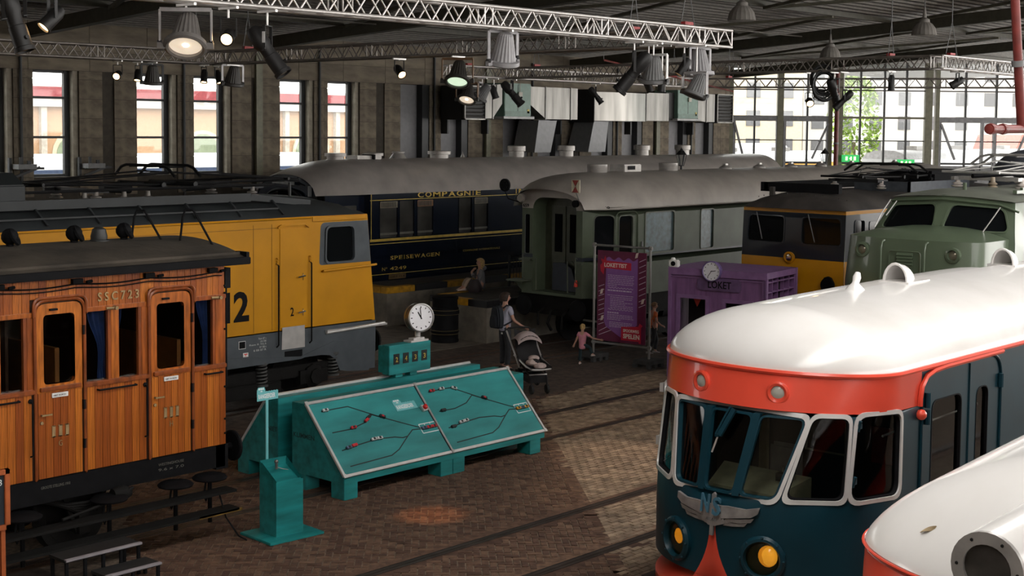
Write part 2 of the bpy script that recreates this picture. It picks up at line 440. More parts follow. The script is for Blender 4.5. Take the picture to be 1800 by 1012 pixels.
# ---- glazed wall (turns 45 degrees towards the viewer) ----
GO=Vector((57.53,38,0));GD=Vector((.70711,-.70711,0));GN=Vector((-.70711,-.70711,0))
gw=bpy.data.objects.new('wall_right',None);COL.objects.link(gw);gw.location=GO;ORG[gw.name]=GO.copy();gw['kind']='structure'
GREYF=mat('grey_gate_steel',(.21,.21,.215),.5)
def gp(s,z,d=0): return GO+GD*s+GN*d+Vector((0,0,z))
def gbar(m,s0,z0,s1,z1,w,dp=.1): m.bar(gp(s0,z0,-.05),gp(s1,z1,-.05),w,dp,up=GN)
def vb(m,s,w,z0,z1,dp=.12):
    a=gp(s-w/2,0,-dp/2);b=gp(s+w/2,0,-dp/2)
    m.add([a+GN*dp+Vector((0,0,z0)),b+GN*dp+Vector((0,0,z0)),b+Vector((0,0,z0)),a+Vector((0,0,z0)),a+GN*dp+Vector((0,0,z1)),b+GN*dp+Vector((0,0,z1)),b+Vector((0,0,z1)),a+Vector((0,0,z1))],
      [(3,2,1,0),(4,5,6,7),(0,1,5,4),(1,2,6,5),(2,3,7,6),(3,0,4,7)])
def hb(m,s0,s1,z,h,dp=.1): vb(m,(s0+s1)/2,s1-s0,z-h/2,z+h/2,dp)
for s_,w_,z0_ in ((.0,.18,0),(2.38,.3,0),(4.82,.2,0),(5.3,.25,0),(9.62,.36,0),(10.05,.2,0),(14.7,.3,0),(19.4,.3,0)):
    m=MB();vb(m,s_,w_,z0_,8.9,.22);m.build('steel_post',GRN if w_<.4 else GRN,gw,smooth=0)
for s_ in (1.14,3.71,6.29,7.46,8.54,11.45,12.97,16.2,17.8):
    m=MB();vb(m,s_,.085,3.4,8.9);m.build('mullion',FRAME,gw,smooth=0)
for s0,s1 in ((.1,4.8),(5.3,9.5),(10,14.6),(14.8,19.4)):
    m=MB();hb(m,s0,s1,7.55,.06);m.build('glazing_bar',FRAME,gw,smooth=0)
    m=MB();hb(m,s0,s1,5.13,.05);m.build('glazing_bar',FRAME,gw,smooth=0)
    m=MB();hb(m,s0,s1,6.17 if s0 not in(5.3,) else 6.24,.26 if s0!=5.3 else .1,.16);m.build('transom',GREYF if s0!=5.3 else GRN,gw,smooth=0)
    m=MB();hb(m,s0,s1,4.05,.10);m.build('bottom_rail',FRAME,gw,smooth=0)
    m=MB();hb(m,s0,s1,2.0,3.9,.06);m.build('lower_panel',GREYF,gw,smooth=0)
    for za,zb in ((4.1,5.1),(5.15,6.1),(6.3,7.5),(7.6,8.9)):
        n_=4 if s0!=5.3 else 4
        for q in range(4):
            a=s0+(s1-s0)*q/4;b=s0+(s1-s0)*(q+1)/4
            m=MB();vb(m,(a+b)/2,b-a,za,zb,.012);m.build('pane',PANE,gw,smooth=0)
for a,b in (((.16,5.95),(.62,4.25)),((4.72,5.95),(3.95,4.25)),((10.25,5.95),(10.95,4.25)),((14.6,5.95),(13.9,4.25))):
    m=MB();m.bar(gp(a[0],a[1],.1),gp(b[0],b[1],.1),.10,.08,up=GN);m.build('gate_brace',GREYF,gw,smooth=0)
for s0 in (.1,2.55,10.15,12.85):
    m=MB();vb(m,s0+.06,.12,3.4,6.05,.2);vb(m,s0+2.15,.12,3.4,6.05,.2);m.build('gate_stile',GREYF,gw,smooth=0)
# ---- roof: deck, ribs, beams ----
def rz(y): return 8.04+.065*(YW-y)
dk=MB();dk.add([(-4,YW+.5,rz(YW+.5)+.62),(80,YW+.5,rz(YW+.5)+.62),(80,7,rz(7)+.62),(-4,7,rz(7)+.62)],[(0,1,2,3)])
dk.add([(-4,4,rz(4)+.62),(80,4,rz(4)+.62),(80,-14,rz(-14)+.62),(-4,-14,rz(-14)+.62)],[(0,1,2,3)])  # unseen gap left between decks, sized for sky light on the near railcars
ceiling=structure(dk,'ceiling',DECK,smooth=0,recalc=False)
rb=MB();y=YW
RIBM=mat('deck_rib',(.15,.135,.115),.6)
while y>9:
    rb.box(-2,70,y-.06,y+.06,rz(y)+.53,rz(y)+.60); y-=.42
rb.build('deck_ribs',RIBM,ceiling,smooth=0,kind='stuff',recalc=False)
for x in (12.7,20.9,29.2,45.5,57.3):
    m=MB();m.bar((x,YW,rz(YW)+.22),(x,9,rz(9)+.22),.22,.36);m.bar((x,YW,rz(YW)+.03),(x,9,rz(9)+.03),.30,.035);m.build('roof_beam',BEAM,ceiling,smooth=0)
for y in (33.5,28.5,23.5,18.5,13.5):
    m=MB();m.bar((-2,y,rz(y)+.44),(70,y,rz(y)+.44),.12,.16);m.build('purlin',BEAM,ceiling,smooth=0)
bx=[12.7,20.9,29.2,37.3,45.5,51.5,57.3];BRC=mat('roof_brace_olive',(.12,.112,.080),.6)
for i in range(len(bx)-1):
    for ya in (33.5,23.5):
        m=MB();xm=(bx[i]+bx[i+1])/2
        m.bar((bx[i],ya,rz(ya)+.33),(xm,ya-10,rz(ya-10)+.33),.13,.09);m.build('roof_brace',BRC,ceiling,smooth=0)
        m=MB();m.bar((bx[i+1],ya,rz(ya)+.33),(xm,ya-10,rz(ya-10)+.33),.13,.09);m.build('roof_brace',BRC,ceiling,smooth=0)
for x,y,z in ((15,34,0),(26,32,0),(36,30,0),(43,27,0)):
    m=MB();m.cyl((x-3.5,y,rz(y)+.25),(x+4,y,rz(y)+.25),.025,n=6);m.build('conduit',RIBM,ceiling)
# unseen walls: left extended and front added behind camera to block low sky
structure(MB().box(-4.4,-4,-14,YW+.4,0,11),'wall_left',CONC,smooth=0)
structure(MB().box(-4,44,-14.4,-14,0,6.5),'wall_sky_block',CONC,smooth=0)
# ---- platforms beside the dining car ----
PCON=mat('platform_concrete',(.20,.175,.14),.9,var=.22,scale=2.5,bump=.25)
PDARK=mat('platform_surface',(.055,.047,.040),.85,var=.2,scale=4,bump=.2)
YEL=mat('edge_yellow',(.52,.26,.012),.55,var=.2,scale=8)
EDGB=mat('edge_black',(.014,.014,.016),.55)
def platform(label,x0,x1,y0,y1,edges,name='platform'):
    t=thing(name,label,'platform',((x0+x1)/2,(y0+y1)/2,0))
    n_=max(1,int((y1-y0)/1.05)); 
    body=MB().box(x0+.03,x1,y0+.03,y1,0,.92);body.build('core',PCON,t,smooth=0)
    for i in range(n_):
        a=y0+(y1-y0)*i/n_;b=y0+(y1-y0)*(i+1)/n_
        MB().box(x0,x0+.04,a+.006,b-.006,0,.92).build('end_panel',PCON,t,smooth=0)
    k=x0
    while k<min(x1,x0+9):
        e=min(k+1.8,x1);MB().box(k+.006,e-.006,y0,y0+.04,0,.92).build('side_panel',PCON,t,smooth=0);k+=1.8
    MB().box(x0+.25,x1,y0+.25,y1,.93,1.095).build('deck',PDARK,t,smooth=0)
    for (a,b,c,d,m) in edges: MB().box(a,b,c,d,.922,1.10).build('edge_block',m,t,smooth=0,bevel=.008)
    return t
ed=[(26.8,27.05,29.0,30.4,YEL)]
k=0;x=27.05
while x<36: ed.append((x,x+1.25,29.0,29.25,EDGB if k%2 else YEL) if k else (26.8,27.9,29.0,29.249,YEL));x=27.9+1.3*k;k+=1
ed=[(26.8,27.1,29.26,30.4,YEL),(26.8,27.9,29.0,29.25,YEL)];x=27.91;k=1
while x<37: ed.append((x,x+1.3,29.0,29.25,EDGB if k%2 else YEL));x+=1.31;k+=1
platform('platform with yellow and black edge beside the dark blue dining car',26.8,53,29.0,30.4,ed)
ed=[(26.55,26.8,24.92,25.6,EDGB),(26.55,26.8,25.61,26.25,YEL),(26.55,26.8,26.26,27.02,EDGB)];x=26.81;k=0
while x<37: ed.append((x,x+1.6,24.92,25.17,EDGB));ed.append((x,x+1.6,26.77,27.02,YEL if k%2==0 else EDGB));x+=1.61;k+=1
platform('platform behind the black bin with a woman sitting on it',26.55,48,24.92,27.02,ed)
# platform fence between the two coaches
t=thing('railing','black bar railing on the platform behind the seated woman','railing',(33,26.9,1.1))
IRON=mat('black_iron',(.012,.012,.013),.5)
for z in (1.22,1.92): MB().bar((29.6,26.92,z),(38,26.92,z),.035,.03).build('rail',IRON,t,smooth=0)
bme=MB();bme.cyl((0,0,0),(0,0,.78),.009,n=5)
bar0=bpy.data.meshes.new('bar');bar0.from_pydata([tuple(v) for v in bme.v],[],bme.f);bar0.materials.append(IRON)
for i in range(64): inst(bar0,'bar',t,(29.65+i*.13,26.92,1.16))
for x in (29.6,32.4,35.2,38): MB().box(x-.025,x+.025,26.895,26.945,1.1,1.98).build('post',IRON,t,smooth=0)
# =====================  OUTSIDE =====================
PEACH=mat('peach_render',(.42,.26,.15),.8,var=.08);PILA=mat('pale_pilaster',(.42,.38,.32),.8);REDB=mat('red_fascia',(.24,.03,.035),.6)
OUTW=mat('outside_white',(.50,.48,.45),.8,var=.04);OUTY=mat('outside_cream',(.50,.425,.31),.8,var=.05);LEAF=mat('spring_leaves',(.20,.30,.05),.7,var=.4,scale=3)
WIND=mat('far_window',(.10,.10,.105),.3);TRW=mat('outside_train_white',(.48,.48,.48),.4,var=.03);TRB=mat('outside_train_blue',(.14,.19,.33),.4);NET=mat('scaffold_net',(.09,.32,.29),.8);BRK=mat('outside_brick',(.30,.105,.08),.8,var=.15)
structure(MB().box(-60,160,YW+.6,170,-.4,-.1),'ground',mat('outside_ground',(.24,.22,.20),.9))
st=thing('station_building','peach station building with arched openings and red fascia outside the tall windows','building',(40,66,0))
m=MB();m.box(2,75,66,72,0,6.45);m.build('wall',PEACH,st,smooth=0)
MB().box(1,76,65.4,72,6.95,7.45).build('fascia',REDB,st,smooth=0)
MB().box(1,76,65.6,72,6.45,6.95).build('cornice',OUTW,st,smooth=0)
MB().box(1,76,66,73,7.45,7.6).build('roof',OUTW,st,smooth=0)
for i in range(18):
    x=6+i*3.9
    MB().box(x-.16,x+.16,65.75,66,0,6.45).build('pilaster',PILA,st,smooth=0)
    if i%2==0:
        pts=[(-1.2,0)]+[(1.2*cos(pi-a*pi/10),3.9+1.2*sin(a*pi/10)) for a in range(11)]+[(1.2,0)]
        MB().prism(pts,(x+1.95,65.9,0),(1,0,0),(0,0,1),(0,.15,0)).build('arched_opening',mat('arch_green',(.20,.24,.15),.5),st,smooth=0)
        MB().prism([(a*1.18,b*1.04) for a,b in pts],(x+1.95,65.93,0),(1,0,0),(0,0,1),(0,.15,0)).build('arch_surround',OUTY,st,smooth=0)
def out_train(label,x0,x1,y,z1,cm,rm,band=None,dirv=None):
    t=thing('outside_train',label,'train',((x0+x1)/2,y,0))
    T=None
    MB().box(x0,x1,y,y+2.8,-.1,z1-.5).build('body',cm,t,smooth=0)
    if band: MB().box(x0,x1,y-.02,y+2.8,band[0],band[1]).build('stripe',band[2],t,smooth=0)
    m=MB();pr=[(0,z1-.5),(.25,z1-.2),(.8,z1-.03),(1.4,z1),(2.0,z1-.03),(2.55,z1-.2),(2.8,z1-.5)]
    m.prism(pr,(x0,y,0),(0,1,0),(0,0,1),(x1-x0,0,0));m.build('roof',rm,t,smooth=50)
    wn=MB()
    for i in range(int((x1-x0)/2.2)):
        MB().box(x0+.6+i*2.2,x0+2.0+i*2.2,y-.012,y+.05,1.9,2.7).build('window',WIND,t,smooth=0)
    for i in range(3): MB().box(x0+3+i*6,x0+3.9+i*6,y+1.0,y+1.8,z1-.05,z1+.22).build('roof_vent',STEEL,t,smooth=0)
    return t
out_train('white ribbed train standing outside the tall left windows',8,36,43,4.55,TRB,TRW)
out_train('white train with blue side outside the glazed wall',66,96,58,4.6,TRW,TRW,(1.2,3.0,TRB))
out_train('white train with red and yellow stripe outside the glazed wall',62,82,46,4.3,TRW,TRW,(3.35,3.6,YEL))
out_train('pale grey train roof with vents outside the glazed wall',72,100,36,4.55,TRW,mat('outside_roof_grey',(.36,.35,.35),.5))
def out_house(label,x,y,rot,w,d,h,cm,rows,cols,roof=None):
    t=thing('townhouse',label,'building',(x,y,0));t.rotation_euler=(0,0,rot);ORG[t.name]=Vector()
    MB().box(-w/2,w/2,0,d,0,h).build('wall',cm,t,smooth=0)
    if roof: MB().prism([(-w/2-.3,h),(w/2+.3,h),(0,h+roof)],(0,-.3,0),(1,0,0),(0,0,1),(0,d+.6,0)).build('roof',BRK,t,smooth=0)
    wme=unit_mesh('window',WIND)
    for r in range(rows):
        for c in range(cols):
            inst(wme,'window',t,(-w/2+(c+.5)*w/cols,-.03,3.2+r*(h-3.2)/rows+.8),(w/cols*.42,.12,(h-3.2)/rows*.55))
    return t
out_house('cream townhouse with rows of windows beyond the left half of the glazed wall',112,83,radians(-42),30,8,11.5,OUTY,3,9)
out_house('white townhouse with many windows beyond the middle of the glazed wall',134,66,radians(-42),24,8,13,OUTW,4,8,3)
out_house('pale townhouse with brick gable beyond the right of the glazed wall',136,44,radians(-42),16,8,11,OUTW,3,5,3.5)
b=MB();b.box(-9,9,0,3,0,3.2);tt=thing('outbuilding','low red roofed shed beyond the glazed wall','building',(112,40,0));tt.rotation_euler=(0,0,radians(-42));ORG[tt.name]=Vector()
b.build('wall',OUTW,tt,smooth=0);MB().prism([(-.3,3.2),(3.3,3.2),(1.5,5.4)],(-9.2,0,0),(0,1,0),(0,0,1),(18.4,0,0)).build('roof',BRK,tt,smooth=0)
n_=MB();n_.box(-3.5,3.5,0,.4,3,10.5);n_=n_.build('scaffold_net',NET,None,smooth=0);n_.location=(112,35.5,3);n_.rotation_euler=(0,0,radians(-42));tag(n_,'turquoise scaffold net on a house beyond the glazed wall','netting')
def tree(label,x,y,h,r):
    t=thing('tree',label,'tree',(x,y,0))
    MB().cyl((x,y,0),(x,y,h*.5),.22,.12,n=8).build('trunk',mat('bark',(.12,.09,.06),.9),t)
    m=MB();rnd=random.Random(int(x*10))
    for i in range(1500):
        a=rnd.uniform(0,2*pi);zz=rnd.uniform(-1,1);q=rnd.uniform(.45,1)*r*sqrt(max(.05,1-zz*zz*.9))
        c=Vector((x+q*cos(a),y+q*sin(a),h*.62+zz*h*.38));u=Vector((rnd.gauss(0,1),rnd.gauss(0,1),rnd.gauss(0,1))).normalized()*.20;w=perp(u)[0]*.14
        m.add([c-u,c+w,c+u,c-w],[(0,1,2,3)])
    m.build('foliage',LEAF,t,smooth=0,kind='stuff',recalc=False)
tree('bright green spring tree beyond the middle of the glazed wall',92.5,50.5,9.6,2.0)
tree('smaller green tree beyond the right of the glazed wall',108,32.5,7.5,1.6)
# =====================  ROLLING STOCK  =====================
# ---------- varnished wooden coach ----------
WOOD=mat('varnished_teak',(.40,.105,.014),.32,var=.3,scale=3.5,bump=.08,stretch=(5,5,.7),island=.30,coat=.25)
WOODM=mat('teak_moulding',(.26,.062,.012),.35,var=.25,scale=4,stretch=(3,3,.8),coat=.2)
BRASS=mat('worn_brass',(.36,.25,.12),.5,.3,var=.2)
CANVAS=mat('roof_canvas',(.060,.048,.036),.85,var=.25,scale=2,bump=.4)
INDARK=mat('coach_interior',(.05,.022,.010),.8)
CURT=mat('blue_curtain',(.025,.06,.22),.8)
GLZ=glass('coach_window_glass',(.80,.80,.78))
oc=thing('wooden_coach','varnished orange wooden coach with dark canvas roof and third class doors','coach',(8.2,17.2,0))
Yn,Yf,Xe=15.9,18.5,11.68
pme=unit_mesh('plank',WOOD)
def plank(x0,x1,z0,z1,y=Yn,d=.03,par=oc): inst(pme,'plank',par,((x0+x1)/2,y+d/2,(z0+z1)/2),(x1-x0-.006,d,z1-z0))
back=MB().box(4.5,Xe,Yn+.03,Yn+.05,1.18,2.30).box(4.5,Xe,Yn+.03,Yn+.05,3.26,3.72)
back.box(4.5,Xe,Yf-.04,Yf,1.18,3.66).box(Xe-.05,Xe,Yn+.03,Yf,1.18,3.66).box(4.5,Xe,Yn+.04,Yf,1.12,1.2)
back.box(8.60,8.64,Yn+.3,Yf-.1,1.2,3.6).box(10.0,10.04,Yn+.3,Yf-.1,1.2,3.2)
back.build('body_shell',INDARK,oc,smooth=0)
SEATW=mat('bench_wood',(.30,.12,.025),.5)
m=MB();m.box(9.3,9.36,Yn+.35,Yf-.2,1.2,2.75);m.box(11.2,11.26,Yn+.45,Yf-.2,1.2,2.65);m.box(10.2,10.26,Yn+.45,Yf-.2,1.2,2.5);m.build('seat_back',SEATW,oc,smooth=0)
doors=[(10.45,11.13),(8.82,9.50),(7.19,7.87)]
wins_=[(11.17,11.51),(10.01,10.34),(9.53,9.89),(8.38,8.72),(7.90,8.26)]
# fascia planks
x=4.6
while x<Xe-.02:
    w=random.choice((.09,.105,.12));x1=min(x+w,Xe)
    z0=3.27
    for a,b in doors:
        if a<(x+x1)/2<b: z0=3.44
    plank(x,x1,z0,3.715);x=x1
# lower planks
def lower(a,b,z0=1.2,z1=2.27,y=Yn,par=oc):
    n=max(1,round((b-a)/.105))
    for i in range(n): plank(a+(b-a)*i/n,a+(b-a)*(i+1)/n,z0,z1,y,.03,par)
for a,b in ((11.17,Xe),(9.54,10.41),(7.91,8.78),(4.6,7.15)): lower(a,b)
# posts and window rails
pst=[(11.13,11.17),(11.51,Xe),(10.34,10.45),(9.89,10.01),(9.50,9.53),(8.72,8.82),(8.26,8.38),(7.87,7.90)]
for a,b in pst: MB().box(a,b,Yn-.004,Yn+.06,2.27,3.27).build('window_post',WOOD,oc,smooth=0,bevel=.006)
for a,b in ((11.13,Xe),(9.50,10.45),(7.87,8.82)):
    MB().box(a,b,Yn-.02,Yn+.05,3.225,3.285).build('cant_rail',WOOD,oc,smooth=0,bevel=.006)
    MB().box(a,b,Yn-.035,Yn+.06,2.27,2.33).build('window_sill',WOODM,oc,smooth=0,bevel=.01)
for a,b in wins_:
    MB().box(a,b,Yn+.05,Yn+.056,2.33,3.23).build('pane',GLZ,oc,smooth=0)
    MB().box(b-.04,b,Yn+.0,Yn+.05,2.33,3.23).build('window_frame',WOODM,oc,smooth=0)
# curtains
def curtain(xa,xb,side,name='curtain'):
    m=MB();us=[i/24 for i in range(25)];vs=[i/8 for i in range(9)]
    def fn(u,v):
        w=1-.62*sin(min(1,v/.62)*pi/2)**2 if v<.62 else .38+.15*(v-.62)
        x=(xb-(xb-xa)*w*(1-u)) if side>0 else (xa+(xb-xa)*w*u)
        return (x,Yn+.13+.018*sin(u*6*pi),3.23-v*.9)
    m.grid(fn,us,vs);return m.build(name,CURT,oc,smooth=60,recalc=False)
curtain(9.62,9.88,1);curtain(10.01,10.13,-1);curtain(11.28,11.47,1)
# doors
for i,(a,b) in enumerate(doors):
    d=MB();out=rq([(a+.03,1.2),(b-.03,1.2),(b-.03,3.38),(a+.03,3.38)],[.0,.0,.12,.12]);wx0,wx1=a+.12,b-.13
    hole=rr(wx0,wx1,2.37,3.24,.06)
    fl=lambda u,v,dd:(u,Yn-.012-dd,v)
    d.surf(rq([(a+.03,2.27),(b-.03,2.27),(b-.03,3.38),(a+.03,3.38)],[.001,.001,.12,.12]),[hole],fl)
    d.ring(hole,[(x,z) for x,z in hole],fl,-.07,0)
    dr=d.build('door',WOOD,oc,smooth=0,recalc=False)
    MB().box(wx0-.01,wx1+.01,Yn+.05,Yn+.055,2.36,3.25).build('door_glass',GLZ,dr,smooth=0)
    n=6
    for k in range(n): plank(a+.035+(b-a-.07)*k/n,a+.035+(b-a-.07)*(k+1)/n,1.2,2.27,Yn-.012,.03,dr)
    MB().box(a+.06,b-.06,Yn-.05,Yn+.02,2.29,2.34).build('door_sill',WOODM,dr,smooth=0,bevel=.008)
    # arched moulding over and beside the door
    arch=rq([(a,1.2),(a,3.42),(b,3.42),(b,1.2)],[.001,.16,.16,.001],6)
    MB().tube([(x,Yn-.02,z) for x,z in arch],.022,6).build('door_moulding',WOODM,dr)
    MB().tube([(x,Yn-.035,z+.03) for x,z in rq([(a-.02,3.2),(a-.02,3.42),(b+.02,3.42),(b+.02,3.2)],[.001,.17,.17,.001],6)],.02,6).build('drip_mould',WOODM,dr)
    if i<2:
        pl=MB().box(a+.22,b-.24,Yn-.03,Yn-.012,2.20,2.255).build('enamel_plate',WHITE,dr,smooth=0)
        MB().text('NIET ROKEN',(a+.24,Yn-.03,2.215),(1,0,0),(0,0,1),.022,.17,.002).build('lettering',BLACK,dr,smooth=0)
        m=MB();m.text('III',(a+.22,Yn-.013,1.70),(1,0,0),(0,0,1),.145,.23,.008,bold=.01)
        for q in range(3):
            for zz in (1.70,1.835): m.box(a+.215+q*.092,a+.268+q*.092,Yn-.021,Yn-.013,zz,zz+.012)
        m.build('class_numeral',BRASS,dr,smooth=0)
        MB().text('H' if i==0 else 'G',(a+.31,Yn-.013,1.58),(1,0,0),(0,0,1),.07,.05,.006).build('door_letter',BRASS,dr,smooth=0)
    MB().box(a+.2,a+.3,Yn-.05,Yn-.01,3.29,3.315).build('ventilator_knob',BLACK,dr,smooth=0)
    for zz in (1.5,2.0,2.95): MB().box(b-.03,b+.01,Yn-.04,Yn,zz,zz+.12).build('hinge',BLACK,dr,smooth=0)
    m=MB();m.tube([(a-.06,Yn,2.19),(a-.06,Yn-.06,2.17),(a-.06,Yn-.06,1.52),(a-.06,Yn,1.50)],.012,6);m.cyl((a-.06,Yn,2.19),(a-.06,Yn-.02,2.19),.03,n=8);m.build('grab_handle',BLACK,oc)
    m=MB();m.cyl((a+.08,Yn,2.0),(a+.08,Yn-.06,2.0),.012,n=8);m.bar((a+.06,Yn-.06,2.0),(a+.20,Yn-.06,2.0),.014,.02);m.cyl((a+.08,Yn-.01,1.90),(a+.08,Yn-.03,1.90),.022,n=8);m.build('door_handle',BRASS,dr)
for a,b in ((9.69,10.24),(11.33,11.6),(8.1,8.6)):
    MB().tube([(a,Yn,2.215),(a,Yn-.05,2.215),(b,Yn-.05,2.215),(b,Yn,2.215)],.013,6).build('window_bar',BLACK,oc)
for x in (9.93,11.55,8.30):
    m=MB();m.cyl((x,Yn,3.25),(x,Yn-.09,3.25),.025,n=8);m.cyl((x-.12,Yn-.03,3.25),(x+.03,Yn-.06,3.25),.018,n=8);m.build('lamp_bracket',BRASS,oc)
MB().text('S S C 7 2 3',(9.70,Yn-.004,3.345),(1,0,0),(0,0,1),.115,.60,.014,bold=.015).build('lettering',BRASS,oc,smooth=0)
# roof
RX0,RX1=4.4,11.92
m=MB();n=14;top=[(15.72+2.96*i/n,3.79+.205*(1-(2*i/n-1)**2)) for i in range(n+1)]
m.prism(top+[(18.68,3.72),(15.72,3.72)],(RX0,0,0),(0,1,0),(0,0,1),(RX1-RX0,0,0));m.build('roof',CANVAS,oc,smooth=40)
MB().box(RX0,RX1+.02,15.66,15.74,3.695,3.795).box(RX0,RX1+.02,18.66,18.74,3.695,3.795).build('gutter',BLACK,oc,smooth=0,bevel=.01)
MB().bar((RX0,15.86,3.835),(RX1-.03,15.86,3.835),.03,.04).build('rain_strip',CANVAS,oc,smooth=0)
MB().box(RX1-.03,RX1+.02,15.7,15.95,3.76,3.86).build('gutter_end',BLACK,oc,smooth=0)
for x in (9.22,10.15,10.92):
    v=MB();v.cyl((x,17.2,3.95),(x,17.2,4.06),.05,n=12);v.ball((x,17.2,4.12),.112,14);v.cyl((x+.03,17.2-.04,4.11),(x+.05,17.2-.06,4.125),.122,.122,n=18);v.box(x-.14,x+.14,17.06,17.34,3.96,3.99)
    v.build('torpedo_ventilator',BLACK,oc,smooth=50)
v=MB();v.lathe([(.13,3.96),(.13,4.01),(.11,4.02),(.115,4.06),(.09,4.16),(.04,4.19),(0,4.19)],18,(10.53,17.2,0));v.build('bell_ventilator',mat('ventilator_grey',(.035,.036,.036),.5),oc)
for x,ht,y in ((11.12,.46,17.25),(11.55,.48,16.7)):
    MB().tube([(x-.02,y+.05,3.93),(x,y,3.93+ht*.8),(x+.03,y-.02,3.93+ht),(x+.10,y-.10,3.93+ht),(x+.14,y-.14,3.93+ht*.8),(x+.26,y-.35,3.90)],.016,6).build('roof_step_hoop',BLACK,oc)
m=MB();zc=3.50
cps=[]
for i in range(60):
    x=5+6.6*i/59;cps.append((x,Yn-.03,3.60-.03*abs(sin((x-8.35)*pi/1.05))))
m.tube(cps,.010,5);m.tube([(a,b,c-.045) for a,b,c in cps],.008,5);m.build('cable',BLACK,oc)
for x in (8.35,9.4,10.45,11.45): 
    m=MB();m.box(x-.07,x+.07,Yn-.06,Yn,3.60,3.66);m.cyl((x+.12,Yn-.05,3.61),(x+.2,Yn-.05,3.62),.02,n=8);m.build('cable_clip',BLACK,oc,smooth=0)
for z in (3.4,3.3,2.8,2.0,1.55,1.35): MB().ball((Xe-.02,Yn-.01,z),.016,8).build('bolt',BLACK,oc)
MB().box(Xe,Xe+.09,Yn+.0,Yn+.2,3.36,3.64).build('end_bracket',BLACK,oc,smooth=0)
MB().cyl((Xe+.03,Yn+.02,2.0),(Xe+.03,Yn+.02,3.4),.012,n=6).build('end_rod',BLACK,oc)
# underframe
m=MB();m.box(4.5,Xe,Yn+.02,Yn+.12,.88,1.19);m.box(4.5,Xe,Yf-.12,Yf-.02,.88,1.19);m.box(Xe-.15,Xe+.05,Yn+.02,Yf-.02,.85,1.19);m.build('solebar',BLACK,oc,smooth=0)
LET=mat('stencil_grey',(.12,.115,.10),.7)
m=MB()
for t_,x,z in (('WESTINGHOUSE',10.6,1.06),('9.6 x 7.0',10.6,.99),('GROOTE STELLING 1910',8.9,1.06),('UIT MAGAZIJN',7.7,1.06)): m.text(t_,(x,Yn+.018,z),(1,0,0),(0,0,1),.035,.4,.002)
m.build('stencil_lettering',LET,oc,smooth=0)
for y in (16.25,18.15):
    m=MB();m.cyl((Xe,y,1.06),(Xe+.34,y,1.06),.045,n=10);m.cyl((Xe,y,1.06),(Xe+.16,y,1.06),.09,.06,n=12);m.lathe([(0,0),(.2,0),(.22,.015),(.22,.045),(.19,.06),(0,.07)],24,(Xe+.34,y,1.06),(1,0,0));m.build('buffer',BLACK,oc)
def wheelset(par,x,yc,r,mt=DARK,hub=STEEL):
    for sg in (-1,1):
        y=yc+sg*.75;m=MB();m.lathe([(.0,-.05),(r*.25,-.06),(r*.3,-.03),(r*.75,-.02),(r*.8,-.06),(r,-.065),(r+.025,.05),(r+.025,.07),(r*.8,.07),(0,.07)],28,(x,y,r+.032),(0,-sg,0));m.build('wheel',mt,par)
    MB().cyl((x,yc-.95,r),(x,yc+.95,r),.07,n=10).build('axle',mt,par)
for x in (6.3,9.6): wheelset(oc,x,17.2,.48)
for x in (6.3,9.6):
    m=MB()
    for q in range(5): 
        L_=.62-.1*q;m.tube([(x-L_,16.05,.82-.035*q+.05),(x-L_/2,16.05,.75-.035*q+.02),(x,16.05,.74-.035*q),(x+L_/2,16.05,.75-.035*q+.02),(x+L_,16.05,.82-.035*q+.05)],.03,6)
    m.build('leaf_spring',DARK,oc)
    m=MB();m.box(x-.13,x+.13,16.0,16.25,.36,.62);m.bar((x-.3,16.1,.88),(x-.1,16.1,.35),.06,.05);m.bar((x+.3,16.1,.88),(x+.1,16.1,.35),.06,.05);m.build('axle_box',DARK,oc,smooth=0)
for x in (8.55,9.75,10.75,11.3):
    m=MB();m.lathe([(0,.0),(.23,.0),(.24,.02),(.2,.05),(0,.06)],20,(x,15.75,.80));m.cyl((x,15.75,.2),(x,15.75,.8),.03,n=8);m.tube([(x-.1,15.7,.78),(x-.13,15.7,.6),(x-.1,15.7,.52),(x-.06,15.7,.6),(x-.05,15.7,.78)],.014,6);m.build('step_plate',BLACK,oc)
for z,y0,y1 in ((.66,15.48,15.72),(.42,15.42,15.66)):
    MB().box(4.5,11.55,y0,y1,z-.035,z).build('footboard',DARK,oc,smooth=0)
m=MB();m.box(10.9,11.6,15.42,15.44,.37,.41);m.build('footboard_edge',mat('edge_worn_yellow',(.16,.09,.012),.7,var=.3),oc,smooth=0)
MB().tube([(9.0,15.6,.72),(9.8,15.7,.8),(10.1,15.75,.9)],.02,6).build('brake_rod',DARK,oc)
m=MB();m.lathe([(0,-.12),(.08,-.12),(.1,-.05),(.1,.05),(.06,.14),(0,.14)],14,(9.95,15.8,.84),(1,0,0));m.build('brake_cylinder',DARK,oc)
MB().tube([(11.35,15.6,.6),(11.38,15.5,.3),(11.48,15.35,.05),(11.5,15.2,.02)],.012,5).build('hose',BLACK,oc)
